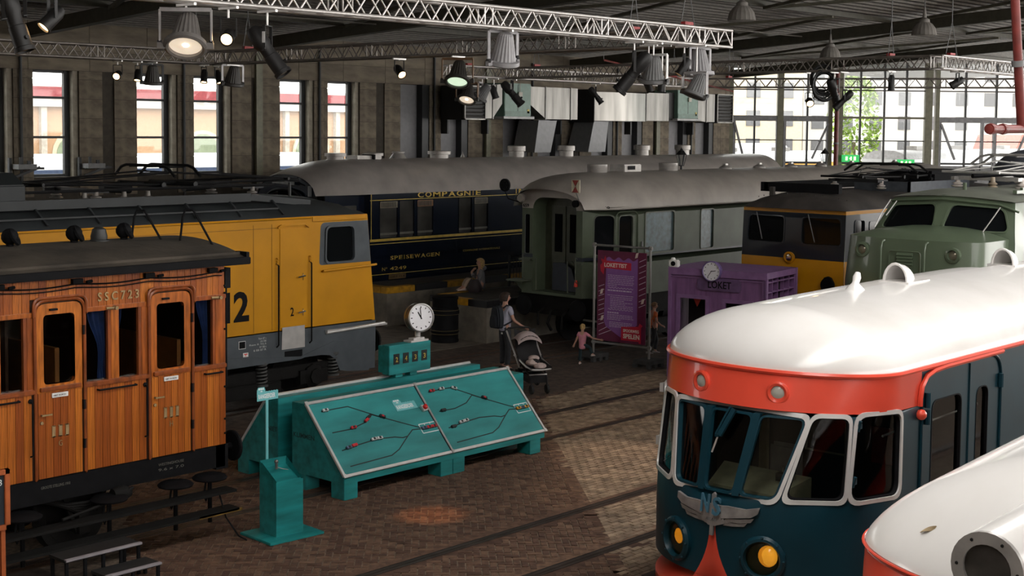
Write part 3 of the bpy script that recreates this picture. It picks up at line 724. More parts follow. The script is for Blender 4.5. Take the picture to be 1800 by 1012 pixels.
# ---------- yellow locomotive ----------
YLW=mat('loco_yellow',(.56,.245,.001),.5,var=.06,scale=1.5,spec=.3)
LGREY=mat('loco_slate',(.068,.080,.092),.5,var=.12,scale=3)
LROOF=mat('loco_roof_slate',(.024,.028,.030),.55,var=.15,scale=2)
yl=thing('yellow_locomotive','long yellow electric locomotive with slate grey skirt and roof standing behind the wooden coach','locomotive',(14,23.1,0))
N_,Fy=21.65,24.55
EX=lambda z:19.68-.10*(z-1.6)       # slanting end
def ylside(y,sg):
    m=MB();out=[(7,1.6),(EX(1.6),1.6),(EX(3.8),3.8),(7,3.8)]
    return out
fl=lambda u,v,d:(u,N_-d,v)
wq=rq([(18.35,2.88),(19.10,2.88),(19.08,3.58),(18.37,3.58)],.12,5)
m=MB();sur=rq([(18.18,2.83),(EX(2.83)-.001,2.83),(EX(3.68)-.001,3.68),(18.22,3.68)],[.08,.001,.001,.12],5)
m.surf([(7,1.6),(EX(1.6),1.6),(EX(3.8),3.8),(7,3.8)],[wq],fl,lines=[sur+[sur[0]]],kfn=lambda c:1 if inside(c,sur) else 0)
m.add([(EX(1.6),N_,1.6),(EX(1.6)+.05,Fy,1.6),(EX(3.8)+.05,Fy,3.8),(EX(3.8),N_,3.8)],[(0,1,2,3)],0)
m.add([(7,Fy,1.6),(EX(1.6),Fy,1.6),(EX(3.8),Fy,3.8),(7,Fy,3.8)],[(3,2,1,0)],0)
m.build('body',[YLW,LGREY],yl,smooth=0,recalc=False)
m=MB();m.ring(wq,[(18.73+(x-18.73)*1.10,3.23+(z-3.23)*1.10) for x,z in wq],fl,-.04,.03);wf=m.build('window_frame',LGREY,yl,smooth=40)
m=MB();m.fill(wq,fl,-.035);m.build('window_pane',DGLASS,wf,smooth=0,recalc=False)
# skirt
sk=[(7,1.03),(18.22,1.03),(18.45,1.0),(18.6,.9),(18.72,.66),(18.92,.62),(19.5,.57),(19.68,.9),(19.69,1.6),(7,1.6)]
m=MB();m.prism(sk,(0,N_-.01,0),(1,0,0),(0,0,1),(0,.12,0));m.prism(sk,(0,Fy-.1,0),(1,0,0),(0,0,1),(0,.12,0));m.box(7,19.6,N_,Fy,1.5,1.62);m.box(19.5,19.68,N_,Fy,.6,1.6);m.build('skirt',LGREY,yl,smooth=0)
MB().prism([(15,1.01),(17.7,1.01),(18.3,1.16),(18.62,1.24),(18.9,1.22),(18.9,1.25),(18.55,1.28),(17.7,1.06),(15,1.30),(15,1.27)],(0,N_-.025,0),(1,0,0),(0,0,1),(0,.03,0)).build('skirt_flange',LGREY,yl,smooth=0)
# door with rails
dl=lambda u,v,d:(u,N_-.015-d,v)
m=MB();m.box(17.19,17.86,N_-.015,N_,1.68,3.60);dr=m.build('door',YLW,yl,smooth=0)
m=MB();m.bar((17.12,N_-.04,3.62),(17.2,N_-.04,3.67),.03,.03);m.bar((17.2,N_-.04,3.67),(17.8,N_-.04,3.67),.03,.03);m.bar((17.8,N_-.04,3.67),(17.9,N_-.04,3.61),.03,.03);m.build('drip_rail',YLW,yl,smooth=0)
for z in (2.65,1.95):
    m=MB();m.cyl((17.74,N_,z),(17.74,N_-.06,z),.016,n=8);m.bar((17.6,N_-.06,z-.01),(17.78,N_-.06,z+.01),.03,.025);m.bar((17.745,N_-.02,z-.08),(17.745,N_-.02,z+.06),.035,.012);m.build('door_handle',CHROME,dr)
MB().text('2',(17.44,N_-.016,1.88),(1,0,0),(0,0,1),.17,.085,.003,bold=.015).build('door_number',BLACK,dr,smooth=0)
for x in (17.11,17.93):
    MB().tube([(x,N_,2.93),(x,N_-.07,2.90),(x,N_-.07,1.35),(x,N_,1.3)],.016,6).build('handrail',BLACK if x>0 else YLW,yl)
    m=MB()
    for k in range(3): m.ball((x,N_-.03,2.92+.055*k),.022,8)
    m.build('rail_bracket',YLW,yl)
m=MB();m.add([(17.22,N_-.02,1.24),(17.8,N_-.02,1.24),(17.78,N_-.04,1.68),(17.22,N_-.04,1.68)],[(0,1,2,3)]);m.build('step_plate',ALU,yl,smooth=0)
MB().box(17.3,17.74,N_-.015,N_+.01,1.02,1.2).build('step_recess',BLACK,yl,smooth=0)
MB().tube([(18.25,N_,2.71),(18.23,N_-.07,2.72),(19.6,N_-.07,2.76),(19.68,N_-.03,2.76)],.024,8).build('cab_handrail',YLW,yl)
m=MB();m.tube([(18.33,N_-.05,1.47),(19.9,N_-.05,1.52)],.035,8);m.box(18.33,19.95,N_-.08,N_+.02,1.48,1.52);m.build('bumper_rail',ALU,yl)
for x in (16.56,17.0): MB().box(x-.004,x+.004,N_-.004,N_,1.64,3.7).build('panel_seam',mat('seam_brown',(.16,.07,.004),.7),yl,smooth=0)
MB().box(13,17.1,N_-.004,N_,3.62,3.628).build('panel_seam',MATS['seam_brown'],yl,smooth=0)
MB().text('1',(15.86,N_-.004,1.88),(1,0,0),(0,0,1),.58,.15,.003,bold=.03).text('2',(16.09,N_-.004,1.88),(1,0,0),(0,0,1),.58,.36,.003,bold=.03).build('running_number',BLACK,yl,smooth=0)
MB().box(16.20,16.36,N_-.015,N_-.01,1.36,1.51).build('data_panel_border',WHITE,yl,smooth=0)
MB().box(16.21,16.35,N_-.018,N_-.012,1.37,1.50).build('data_panel',BLACK,yl,smooth=0)
m=MB()
for i,(t_,w) in enumerate((('Rem 87 t',.18),('LN 708',.14),('Rem R 92,5',.40),('87 88 t',.16),('6 08 87 R',.30))): m.text(t_,(16.85-w,N_-.012,1.50-i*.055),(1,0,0),(0,0,1),.038,w,.002)
m.build('stencil_lettering',mat('stencil_white',(.55,.55,.53),.7),yl,smooth=0)
MB().box(16.30,16.42,N_-.018,N_-.01,1.20,1.28).build('symbol_plate',WHITE,yl,smooth=0)
MB().box(16.32,16.40,N_-.02,N_-.012,1.245,1.262).box(16.352,16.368,N_-.02,N_-.012,1.21,1.25).build('symbol',RED,yl,smooth=0)
# bogie
for x in (18.1,15.9,13.6): wheelset(yl,x,23.1,.60)
m=MB();m.box(12,18.9,N_+.12,N_+.26,.62,.86);m.box(15.3,17.3,N_+.08,N_+.3,.36,.62);m.build('bogie_frame',DARK,yl,smooth=0,bevel=.02)
m=MB();m.lathe([(.20,0),(.24,.03),(.24,.10),(.16,.16),(.16,.2),(0,.2)],8,(18.1,N_+.16,.62),(0,-1,0));m.box(17.75,18.45,N_+.06,N_+.2,.48,.75);m.build('axle_box',DARK,yl,smooth=30)
for x in (16.82,18.62,14.6):
    m=MB();pts=[(x+.10*cos(t*2*pi*6/72),N_+.10+.10*sin(t*2*pi*6/72),.60+t*.40/72) for t in range(73)]
    m.tube(pts,.020,6);m.cyl((x,N_+.1,.56),(x,N_+.1,.6),.13,n=14);m.cyl((x,N_+.1,1.0),(x,N_+.1,1.04),.13,n=14);m.build('coil_spring',mat('spring_grey',(.07,.07,.068),.5),yl)
for y in (22.2,24.0):
    m=MB();m.tube([(19.6,y,1.1),(20.1,y,1.1)],.09,10);m.lathe([(0,0),(.24,0),(.25,.03),(0,.06)],20,(20.1,y,1.08),(1,0,0));m.build('buffer',DARK,yl)
MB().bar((19.5,22.9,1.2),(20.3,22.7,1.28),.12,.1).build('coupling_hose',BLACK,yl)
# roof
m=MB();prof=[(N_,3.8),(N_+.12,3.98),(N_+.5,4.14),(N_+1.0,4.20),(23.1,4.21),(Fy-1.0,4.20),(Fy-.5,4.14),(Fy-.12,3.98),(Fy,3.8)]
xs=[7,17.9,18.6,19.1,19.35,19.46];dz=[0,0,-.06,-.18,-.3,-.40]
m.grid(lambda u,v:(xs[int(u)],prof[int(v)][0],3.8+max(0,(prof[int(v)][1]-3.8)*(1+dz[int(u)]*2.2) )),range(6),range(9));m.build('roof',LROOF,yl,smooth=50,recalc=False)
MB().box(18.0,EX(3.8),N_-.01,N_+.05,3.70,3.81).box(7,18,N_-.01,N_+.03,3.77,3.81).build('cant_rail',YLW,yl,smooth=0,bevel=.01)
m=MB();m.bar((7,N_+.30,4.22),(16.7,N_+.30,4.22),.10,.16);m.bar((16.7,N_+.30,4.22),(18.2,N_+.34,4.06),.10,.12);m.build('roof_walkway_edge',LROOF,yl,smooth=0)
m=MB();m.bar((8,N_+.06,4.00),(17.2,N_+.06,4.00),.03,.03)
for i in range(9): m.bar((9.3+i*1.0,N_+.02,3.88),(9.2+i*1.0,N_+.25,4.15),.05,.03)
m.build('gutter_rail',LROOF,yl,smooth=0)
m=MB();m.prism([(22.2,4.2),(22.2,4.55),(22.6,4.75),(23.6,4.75),(24.0,4.55),(24.0,4.2)],(7,0,0),(0,1,0),(0,0,1),(5.2,0,0));m.build('roof_hatch',LROOF,yl,smooth=0,bevel=.02)
# pantograph
def panto(par,cx,cy,z0,L,Wd,m_,mi=INSUL,bow=True,name='pantograph',h=.62):
    m=MB()
    for sx in (-1,1):
        for sy in (-1,1):
            x=cx+sx*L*.32;y=cy+sy*Wd*.45
            m.bar((x-.25,y,z0+.2),(x+.25,y,z0+.2),.07,.07)
            m.cyl((cx+sx*.35,y,z0+.28),(cx+sx*L*.5,cy+sy*Wd*.3,z0+h*.55),.025,n=6)
            m.cyl((cx+sx*L*.5,cy+sy*Wd*.3,z0+h*.55),(cx-sx*.1,cy+sy*Wd*.35,z0+h*.85),.018,n=6)
            m.cyl((cx+sx*L*.5,cy+sy*Wd*.3,z0+h*.55),(cx+sx*L*.1,cy-sy*Wd*.3,z0+h*.8),.012,n=5)
        m.cyl((cx+sx*L*.5,cy-Wd*.4,z0+h*.55),(cx+sx*L*.5,cy+Wd*.4,z0+h*.55),.03,n=6)
        m.cyl((cx+sx*.35,cy-Wd*.5,z0+.28),(cx+sx*.35,cy+Wd*.5,z0+.28),.05,n=8)
        m.cyl((cx+sx*.6,cy,z0+.2),(cx+sx*1.2,cy,z0+.24),.1,n=8)
    m.bar((cx-L*.32,cy-Wd*.45,z0+.2),(cx-L*.32,cy+Wd*.45,z0+.2),.08,.08);m.bar((cx+L*.32,cy-Wd*.45,z0+.2),(cx+L*.32,cy+Wd*.45,z0+.2),.08,.08)
    o=m.build(name,m_,par)
    m=MB()
    for sx in (-1,1):
        x=cx+sx*.28
        m.tube([(x,cy-1.0,z0+h*.72),(x,cy-.78,z0+h*.98),(x,cy-.6,z0+h*1.05),(x,cy+.6,z0+h*1.05),(x,cy+.78,z0+h*.98),(x,cy+1.0,z0+h*.72)],.028,6)
    for yy in (-.5,0,.5): m.cyl((cx-.28,cy+yy,z0+h*1.0),(cx+.28,cy+yy,z0+h*1.0),.018,n=6)
    m.build('collector_bow',m_,o)
    for sx in (-1,1):
        for sy in (-1,1):
            i=MB();i.lathe([(.05,0),(.12,.02),(.13,.04),(.06,.06),(.10,.08),(.10,.10),(.05,.12),(.05,.2),(0,.2)],14,(cx+sx*L*.32,cy+sy*Wd*.45,z0));i.build('insulator',mi,o)
    return o
PANB=mat('pantograph_black',(.014,.014,.015),.45,.3)
panto(yl,15.4,23.1,4.2,5.4,1.5,PANB,mat('insulator_dusty',(.20,.18,.16),.5),h=.60)
m=MB();m.tube([(9,22.35,4.40),(17.6,22.35,4.43)],.03,6);m.tube([(12.2,23.0,4.5),(18.3,22.9,4.48)],.025,6);m.tube([(17.0,23.3,4.62),(19.0,23.3,4.46)],.04,6);m.build('roof_conductor',PANB,yl)
for x in (11.0,12.2,13.4,14.2,14.7): 
    i=MB();i.lathe([(.06,0),(.14,.01),(.14,.03),(.05,.05),(.04,.14),(0,.14)],14,(x,22.35,4.24));i.build('insulator',MATS['insulator_dusty'],yl)
for x in (17.2,18.2): MB().cyl((x,22.6,4.1),(x,22.6,4.45),.03,n=8).build('conductor_post',PANB,yl)
# ---------- dark blue dining car ----------
BLUE=mat('dining_car_blue',(.006,.011,.026),.22,var=.1,coat=.4)
GOLD=mat('gold_leaf',(.74,.50,.07),.5,.05)
SROOF=mat('aluminium_roof',(.42,.38,.35),.36,.30,var=.10,scale=1.5,bump=.05)
VENT=mat('vent_grey',(.40,.375,.35),.4,.3,var=.12)
WGL=mat('dining_window',(.085,.082,.075),.12,var=.25,scale=1.2)
dc=thing('dining_car','dark blue dining car with gold lettering and silver roof behind the platform','coach',(38,32.2,0))
Yd=30.7
fl=lambda u,v,d:(u,Yd-d,v)
dw=[(28.09,28.80),(28.88,29.48),(29.61,30.28),(31.4,31.98),(32.1,32.72)]+[(34.9+i*.85+(i//2)*.9,35.5+i*.85+(i//2)*.9) for i in range(8)]
dw=[w for w in dw if w[1]<49]
m=MB();m.surf([(27.7,1.05),(50,1.05),(50,3.66),(27.7,3.66)],[rr(a,b,2.32,3.40,.02,1) for a,b in dw],fl)
m.add([(27.7,Yd,1.05),(27.7,Yd+.25,1.05),(27.7,Yd+.25,3.66),(27.7,Yd,3.66)],[(0,1,2,3)])
m.add([(27.7,Yd+.25,1.05),(26.2,Yd+.25,1.05),(26.2,Yd+.25,3.66),(27.7,Yd+.25,3.66)],[(0,1,2,3)])
m.build('body',BLUE,dc,smooth=0,recalc=False)
for i,(a,b) in enumerate(dw):
    h=rr(a,b,2.32,3.40,.02,1);m=MB();m.ring(h,[((x-(a+b)/2)*1.05+(a+b)/2,(z-2.86)*1.03+2.86) for x,z in h],fl,-.06,.012);wf=m.build('window_frame',BLUE,dc,smooth=0)
    m=MB();m.fill(h,fl,-.05);m.build('window_pane',WGL,wf,smooth=0,recalc=False)
    MB().box(a,b,Yd+.02,Yd+.055,2.40,2.46).build('window_rail',mat('pale_rail',(.2,.19,.16),.5),wf,smooth=0)
    if i in (0,2,4):
        MB().box(a,b,Yd+.0,Yd+.03,3.20,3.39).build('ventilator_frame',mat('vent_cream',(.25,.215,.15),.5) if i!=2 else mat('vent_copper',(.32,.15,.06),.5),wf,smooth=0)
        for k in range(10): MB().box(a+.05+k*(b-a-.1)/10,a+.08+k*(b-a-.1)/10,Yd-.012,Yd+.0,3.22,3.37).build('ventilator_slat',mat('vent_slat',(.10,.09,.07),.5),wf,smooth=0)
m=MB()
for z,h in ((2.26,.075),(2.15,.018),(3.44,.018),(1.245,.018)): m.box(27.7,50,Yd-.006,Yd,z-h/2,z+h/2)
m.box(27.735,27.755,Yd-.006,Yd,2.3,3.66);m.build('gold_line',GOLD,dc,smooth=0)
def serif(m,t_,x,z,h,w,y):
    V,_=glyphs(t_,.02);m.text(t_,(x,y,z),(1,0,0),(0,0,1),h,w,.006,bold=.02)
    # slab serifs at the feet and heads of the straight strokes
    n=len(t_);
m=MB()
WD=dict(M=1.2,O=1.0,C=.92,G=1.0,A=1.08,N=1.05,P=.85,I=.42,E=.85,S=.75,W=1.4,K=1.0,L=.82,T=.92,R=1.0)
def slab(t_,x,z,h,w):
    tot=sum(WD[c] for c in t_)+.26*(len(t_)-1);k_=w/tot;xx=x
    for i,c in enumerate(t_):
        x0=xx;cw=WD[c]*k_;xx+=(WD[c]+.26)*k_
        m.text(c,(x0+(cw/2-h*.08 if c=='I' else 0),Yd-.001,z),(1,0,0),(0,0,1),h,cw if c!='I' else h*.16,.006,bold=.015)
        s_=h*.09
        feet={'M':(0,1),'P':(0,),'A':(0,1),'N':(0,1),'I':(.0,),'E':(0,),'T':(.5,),'R':(0,1),'L':(0,),'S':(),'K':(0,1),'W':(),'G':(),'C':(),'O':()}.get(c,())
        wI=cw
        for f in feet:
            c0=x0+f*wI+(h*.07 if f==0 else -h*.07) if c!='I' else x0+wI/2
            m.box(c0-h*.17,c0+h*.17,Yd-.007,Yd,z,z+s_)
            if c not in 'AT': m.box(c0-h*.17,c0+h*.17,Yd-.007,Yd,z+h-s_,z+h)
slab('COMPAGNIE',29.63,3.475,.155,2.75);slab('INTERNATIONALE',34.0,3.475,.155,4.2)
slab('SPEISEWAGEN',28.51,1.655,.115,2.05)
m.text('N',(28.18,Yd-.001,1.345),(1,0,0),(0,0,1),.10,.12,.006).text('o',(28.34,Yd-.001,1.40),(1,0,0),(0,0,1),.045,.04,.006).text('4249',(28.5,Yd-.001,1.345),(1,0,0),(0,0,1),.10,.66,.006)
m.text('COMPAGNIE INTERNATIONALE',(31.6,Yd-.001,1.72),(1,0,0),(0,0,1),.06,1.7,.004)
m.build('gold_lettering',GOLD,dc,smooth=0)
MB().box(28.45,29.12,Yd-.03,Yd,1.08,1.22).build('data_plate',mat('plate_ochre',(.16,.095,.03),.6),dc,smooth=0)
MB().text('DIST 12,4',(28.5,Yd-.031,1.11),(1,0,0),(0,0,1),.07,.56,.003).build('plate_lettering',BLACK,dc,smooth=0)
MB().box(26.75,27.35,Yd+.2,Yd+.26,2.2,3.3).build('vestibule_window',WGL,dc,smooth=0)
# roof with a domed end
def dome_roof(par,x0,x1,yc,hw,ze,zr,mt,dl=2.0,end_drop=.5,name='roof',p=2.3,nx=14,inset=.0,hwe=.9):
    m=MB();us=[x0+dl*(i/nx)**1.3 for i in range(nx+1)]+[x0+dl+(x1-x0-dl)*k/4 for k in range(1,5)]
    vs=[-1+2*i/20 for i in range(21)]
    def fn(u,v):
        e=max(0,1-(u-x0)/dl);f=1-end_drop*e**2.2;w=hw*(1-(1-hwe)*e**2)
        s_=math.copysign(abs(v)**.8,v)
        return (u,yc+w*s_,ze+(zr-ze)*f*(1-abs(s_)**p)**(1/1.7))
    m.grid(fn,us,vs);return m.build(name,mt,par,smooth=60,recalc=False)
dome_roof(dc,25.75,50.5,32.2,1.53,3.62,4.62,SROOF,2.2,.42)
# end hood with gangway opening
m=MB();n=20
pts=[(32.2+1.38*cos(pi-a*pi/n),3.5+.72*sin(a*pi/n)) for a in range(n+1)]
hole=[(32.2+.78*cos(pi-a*pi/n),3.45+.30*sin(a*pi/n)) for a in range(n+1)]
flx=lambda u,v,d:(25.82-d,u,v)
m.surf([(30.82,1.2)]+pts+[(33.58,1.2)],[[(31.42,1.3)]+hole+[(32.98,1.3)]],flx)
m.build('end_panel',BLUE,dc,smooth=0,recalc=False)
MB().box(26.3,26.36,31.2,33.2,1.3,3.75).build('gangway_recess',BLACK,dc,smooth=0)
m=MB();m.tube([(25.75,31.4,3.1)]+[(25.72,a,b+.03) for a,b in hole]+[(25.75,33.0,3.1)],.05,8);m.build('gangway_frame',BLACK,dc)
MB().bar((25.70,31.7,3.95),(25.70,32.7,3.98),.03,.09).box(25.7,25.8,31.05,31.1,3.6,3.9).build('end_step',GREY,dc,smooth=0)
MB().tube([(25.7,31.2,3.9),(25.66,31.5,4.0),(25.75,31.6,4.1)],.02,6).build('end_lamp_iron',BLACK,dc)
def rvent(par,x,y,z0,z1,r,mt,cap=1.25,name='roof_ventilator'):
    m=MB();h=z1-z0;m.lathe([(r,-.12),(r,h*.55),(r*cap,h*.58),(r*cap,h*.95),(r*.9,h),(0,h)],20,(x,y,z0));return m.build(name,mt,par,smooth=45)
rvent(dc,27.67,32.2,4.56,4.80,.26,VENT);
m=MB();m.box(28.3,29.0,31.95,32.45,4.58,4.72);m.box(28.95,29.25,31.9,32.5,4.58,4.76);m.build('roof_box',VENT,dc,smooth=0,bevel=.02)
MB().box(28.9,28.96,31.86,32.4,4.60,4.75).build('roof_box_mouth',BLACK,dc,smooth=0)
m=MB();m.lathe([(.3,0),(.2,.14),(.16,.2),(.2,.21),(.2,.24),(0,.25)],18,(30.22,32.2,4.58));m.build('cone_ventilator',VENT,dc)
rvent(dc,29.2,32.2,4.58,4.80,.24,VENT);rvent(dc,32.02,32.2,4.58,4.84,.30,VENT)
m=MB();m.lathe([(.08,0),(.02,.12),(0,.2)],8,(33.1,32.2,4.62));m.build('roof_spike',VENT,dc)
for x in (35.72,38.34,42.77,45.4): rvent(dc,x,32.2,4.56,5.0,.26,VENT,1.2)
rvent(dc,49.1,32.2,4.4,4.62,.1,VENT)
for x in (31.2,33.4): 
    m=MB();
    for k in range(16): m.ball((x,30.75+k*.06,3.78+.55*sin(min(1,k/15)*1.2)),.010,6)
    m.build('rivets',SROOF,dc,kind='stuff')
MB().box(27.7,50,Yd+.3,33.4,.5,1.06).build('underframe',DARK,dc,smooth=0)
for x in (29,31.5,46,48.5): wheelset(dc,x,32.2,.5)
# ---------- grey green coach with open end vestibule ----------
GG=mat('coach_grey_green',(.080,.100,.064),.5,var=.12,scale=1.5,spec=.35)
GGD=mat('coach_grey_green_worn',(.085,.098,.066),.5,var=.2,scale=4)
GROOF=mat('coach_roof_beige',(.36,.325,.29),.42,.15,var=.1,scale=1.5)
NAVY=mat('navy_stripe',(.010,.016,.030),.4)
FROST=mat('frosted_window',(.085,.135,.150),.35,var=.25,scale=9)
CDOOR=mat('end_door_olive',(.060,.064,.042),.45)
gc=thing('green_coach','grey green passenger coach with beige roof and open end vestibule facing the banner','coach',(36,23.1,0))
Yg=21.65
cor=[(27.0,22.12),(27.25,21.9),(27.75,Yg),(47,Yg)]
Ls=[0];
for a,b in zip(cor,cor[1:]): Ls.append(Ls[-1]+sqrt((b[0]-a[0])**2+(b[1]-a[1])**2))
def gs(u,v,d=0):
    for i in range(3):
        if u<=Ls[i+1] or i==2:
            t=(u-Ls[i])/(Ls[i+1]-Ls[i]);a,b=cor[i],cor[i+1];dx,dy=(b[0]-a[0]),(b[1]-a[1]);l=sqrt(dx*dx+dy*dy)
            return (a[0]+dx*t-(-dy/l)*0+dy/l*d,a[1]+dy*t-dx/l*d,v)
uX=lambda x:Ls[2]+x-27.75
gw_=[('door_window',rr(uX(27.86),uX(28.42),2.36,3.42,.12)),('corner_window',rr(.10+Ls[1]*.6,Ls[2]-.06,2.46,3.44,.14)),('frosted_window_pane',rr(uX(28.97),uX(30.20),2.45,3.46,.08)),('frosted_window_pane',rr(uX(31.43),uX(32.02),2.42,3.45,.08)),
 ('frosted_window_pane',rr(uX(34.2),uX(35.4),2.44,3.46,.08)),('frosted_window_pane',rr(uX(36.8),uX(38.0),2.44,3.46,.08)),('frosted_window_pane',rr(uX(39.4),uX(40.6),2.44,3.46,.08))]
m=MB();U1=Ls[3]
stripe=[(0,2.30),(U1,2.30)],[(0,2.395),(U1,2.395)],[(0,3.56),(U1,3.56)]
m.surf([(0,1.38),(U1,1.38),(U1,3.66),(0,3.66)],[w for _,w in gw_],gs,us=[Ls[1],Ls[2]],vs_=[1.39,1.6,1.9,2.2,2.6,2.9,3.3,3.65],lines=[list(s) for s in stripe],kfn=lambda c:1 if 2.30<c[1]<2.395 else (2 if c[1]>3.56 else 0))
# end walls each side of the recessed doors, rounded top
arch=[(22.32,1.45),(22.32,3.55)]+[(22.32+.32*(1-cos(a*pi/12)),3.55+.30*sin(a*pi/12)) for a in range(7)]+[(23.75-.32*(1-cos(a*pi/12)),3.55+.30*sin(a*pi/12)) for a in range(6,-1,-1)]+[(23.75,1.45)]
fe=lambda u,v,d:(27.0-d,u,v)
lw=rr(23.86,24.02,2.4,3.4,.04)
m.surf([(22.12,1.38),(24.12,1.38),(24.12,3.95),(23.6,4.15),(22.6,4.15),(22.12,3.95)],[arch,lw],fe,lines=[[(22.12,2.30),(22.32,2.30)],[(22.12,2.395),(22.32,2.395)],[(23.75,2.30),(24.12,2.30)],[(23.75,2.395),(24.12,2.395)],[(22.12,3.56),(22.32,3.56)],[(23.75,3.56),(24.12,3.56)]],kfn=lambda c:1 if 2.30<c[1]<2.395 else (2 if c[1]>3.56 else 0))
m.add([(27.0,24.12,1.38),(27.75,24.55,1.38),(27.75,24.55,3.66),(27.0,24.12,3.66)],[(0,1,2,3)],0)
m.add([(27.75,24.55,1.38),(47,24.55,1.38),(47,24.55,3.66),(27.75,24.55,3.66)],[(0,1,2,3)],0)
m.ring(arch,arch,fe,0,-.5,0)
m.build('body',[GG,NAVY,GROOF],gc,smooth=20,recalc=False)
# jagged white reflection edge left out: painted cantrail only
for nm,w in gw_:
    cx=sum(a for a,_ in w)/len(w);cz=sum(b for _,b in w)/len(w)
    m=MB();m.ring(w,[(cx+(a-cx)*1.07,cz+(b-cz)*1.06) for a,b in w],gs,-.05,.015);f_=m.build('window_frame',GGD,gc,smooth=40)
    m=MB();m.fill(w,gs,-.03);m.build('window_pane',FROST if 'frost' in nm else DGLASS,f_,smooth=0,recalc=False)
m=MB();w=rr(23.86,24.02,2.4,3.4,.04);m.fill(w,fe,-.02);m.build('window_pane',DGLASS,gc,smooth=0,recalc=False)
m=MB();ar=rq([(uX(27.72),1.4),(uX(27.72),3.53),(uX(28.62),3.53),(uX(28.62),1.4)],[.01,.2,.2,.01],5);m.tube([gs(u,v,.012) for u,v in ar],.016,6);m.build('door_moulding',GG,gc)
MB().box(28.78,28.84,Yg-.03,Yg,2.62,2.74).build('door_lock',GREY,gc,smooth=0)
# recess with the double end doors
m=MB();m.box(27.5,27.54,22.3,23.76,1.45,3.9);m.build('recess_wall',CDOOR,gc,smooth=0)
for a,b in ((22.55,23.02),(23.05,23.52)):
    d=MB().box(27.46,27.5,a,b,1.5,3.62).build('end_door',CDOOR,gc,smooth=0,bevel=.01)
    MB().box(27.45,27.47,a+.10,b-.12,2.45,3.42).build('door_glass',DGLASS,d,smooth=0)
    MB().tube([(27.46,(a+b)/2,2.02),(27.38,(a+b)/2,2.0),(27.38,(a+b)/2+.14,2.0),(27.46,(a+b)/2+.14,2.02)],.012,6).build('door_handle',CHROME,d)
m=MB();m.prism([(22.5,1.48),(23.35,1.48),(23.32,2.18),(22.95,2.2),(22.7,2.05)],(27.3,0,0),(0,1,0),(0,0,1),(.08,0,0));m.build('folded_gangway_mat',NAVY,gc,smooth=0)
for y in (22.36,23.70):
    MB().tube([(26.97,y,2.25),(26.90,y,2.3),(26.90,y+(.15 if y<23 else -.15),2.3),(26.92,y+(.15 if y<23 else -.15),1.5)],.015,6).build('grab_rail',GGD,gc)
MB().box(26.6,27.0,23.8,24.3,1.70,1.74).build('side_step',GGD,gc,smooth=0)
MB().prism([(0,0),(.3,0),(.3,-.25)],(26.7,24.1,1.7),(1,0,0),(0,0,1),(0,.03,0)).build('step_bracket',GGD,gc,smooth=0)
for y,s_ in ((24.0,1),(22.25,-1)): MB().tube([(26.97,y,2.36),(26.9,y,2.4),(26.9,y,1.8),(26.97,y,1.75)],.014,6).build('corner_handrail',GGD,gc)
MB().box(26.9,27.02,23.75,24.14,2.22,2.27).build('end_ledge',GGD,gc,smooth=0)
MB().box(26.95,27.02,22.1,22.34,2.22,2.27).build('end_ledge',GGD,gc,smooth=0)
MB().lathe([(0,0),(.05,.01),(.05,.03),(.03,.16),(.045,.17),(0,.18)],10,(26.96,22.28,1.66)).build('tail_lamp_bracket',RED,gc)
# roof
m=MB();zr=4.47
us=[26.55,26.7,26.9,27.2,27.6,28.1,28.8,30,47];hs=[.55,.68,.80,.89,.95,.985,1,1,1];ws=[.80,.84,.88,.92,.955,.985,1,1,1]
vs=[-1+2*i/22 for i in range(23)]
def grf(u,v):
    i=int(u);s_=math.copysign(abs(v)**.75,v)
    return (us[i]+ (.0 if i>4 else .28*s_*s_),23.1+1.47*ws[i]*s_,3.60+(zr-3.60)*hs[i]*(1-abs(s_)**2.6)**(1/1.9))
m.grid(grf,range(9),vs);m.build('roof',GROOF,gc,smooth=60,recalc=False)
MB().tube([(27.15,22.2,3.72),(27.4,21.98,3.86),(27.9,21.86,4.0),(28.8,21.84,4.05),(36,21.84,4.05),(47,21.84,4.05)],.014,6).build('roof_seam',GROOF,gc)
MB().tube([(27.0,22.05,3.60),(27.3,21.84,3.60),(27.75,21.62,3.60),(47,21.62,3.60)],.02,6).build('gutter',GROOF,gc)
for x in (28.77,31.91): rvent(gc,x,23.1,4.44,4.68,.26,VENT,1.02)
m=MB();m.box(29.6,30.35,22.85,23.35,4.42,4.66);m.build('roof_box',VENT,gc,smooth=0,bevel=.02);MB().box(29.75,30.05,22.83,22.86,4.52,4.62).build('roof_box_mouth',BLACK,gc,smooth=0)
for x in (34.58,36.4,38.2,40,42,45): 
    m=MB();m.lathe([(.22,-.06),(.18,.04),(.08,.10),(0,.11)],14,(x,23.0,4.47));m.box(x-.06,x+.06,22.95,23.05,4.5,4.62);m.build('roof_ventilator',VENT,gc)
MB().text('RD 7659',(26.98,22.02,3.585),(.78,-.4,0),(0,0,1),.09,.66,.004,bold=.02).build('coach_number',BLACK,gc,smooth=0)
MB().text('659',(26.985,24.08,3.58),(0,-1,0),(0,0,1),.09,.2,.004,bold=.02).build('coach_number',BLACK,gc,smooth=0)
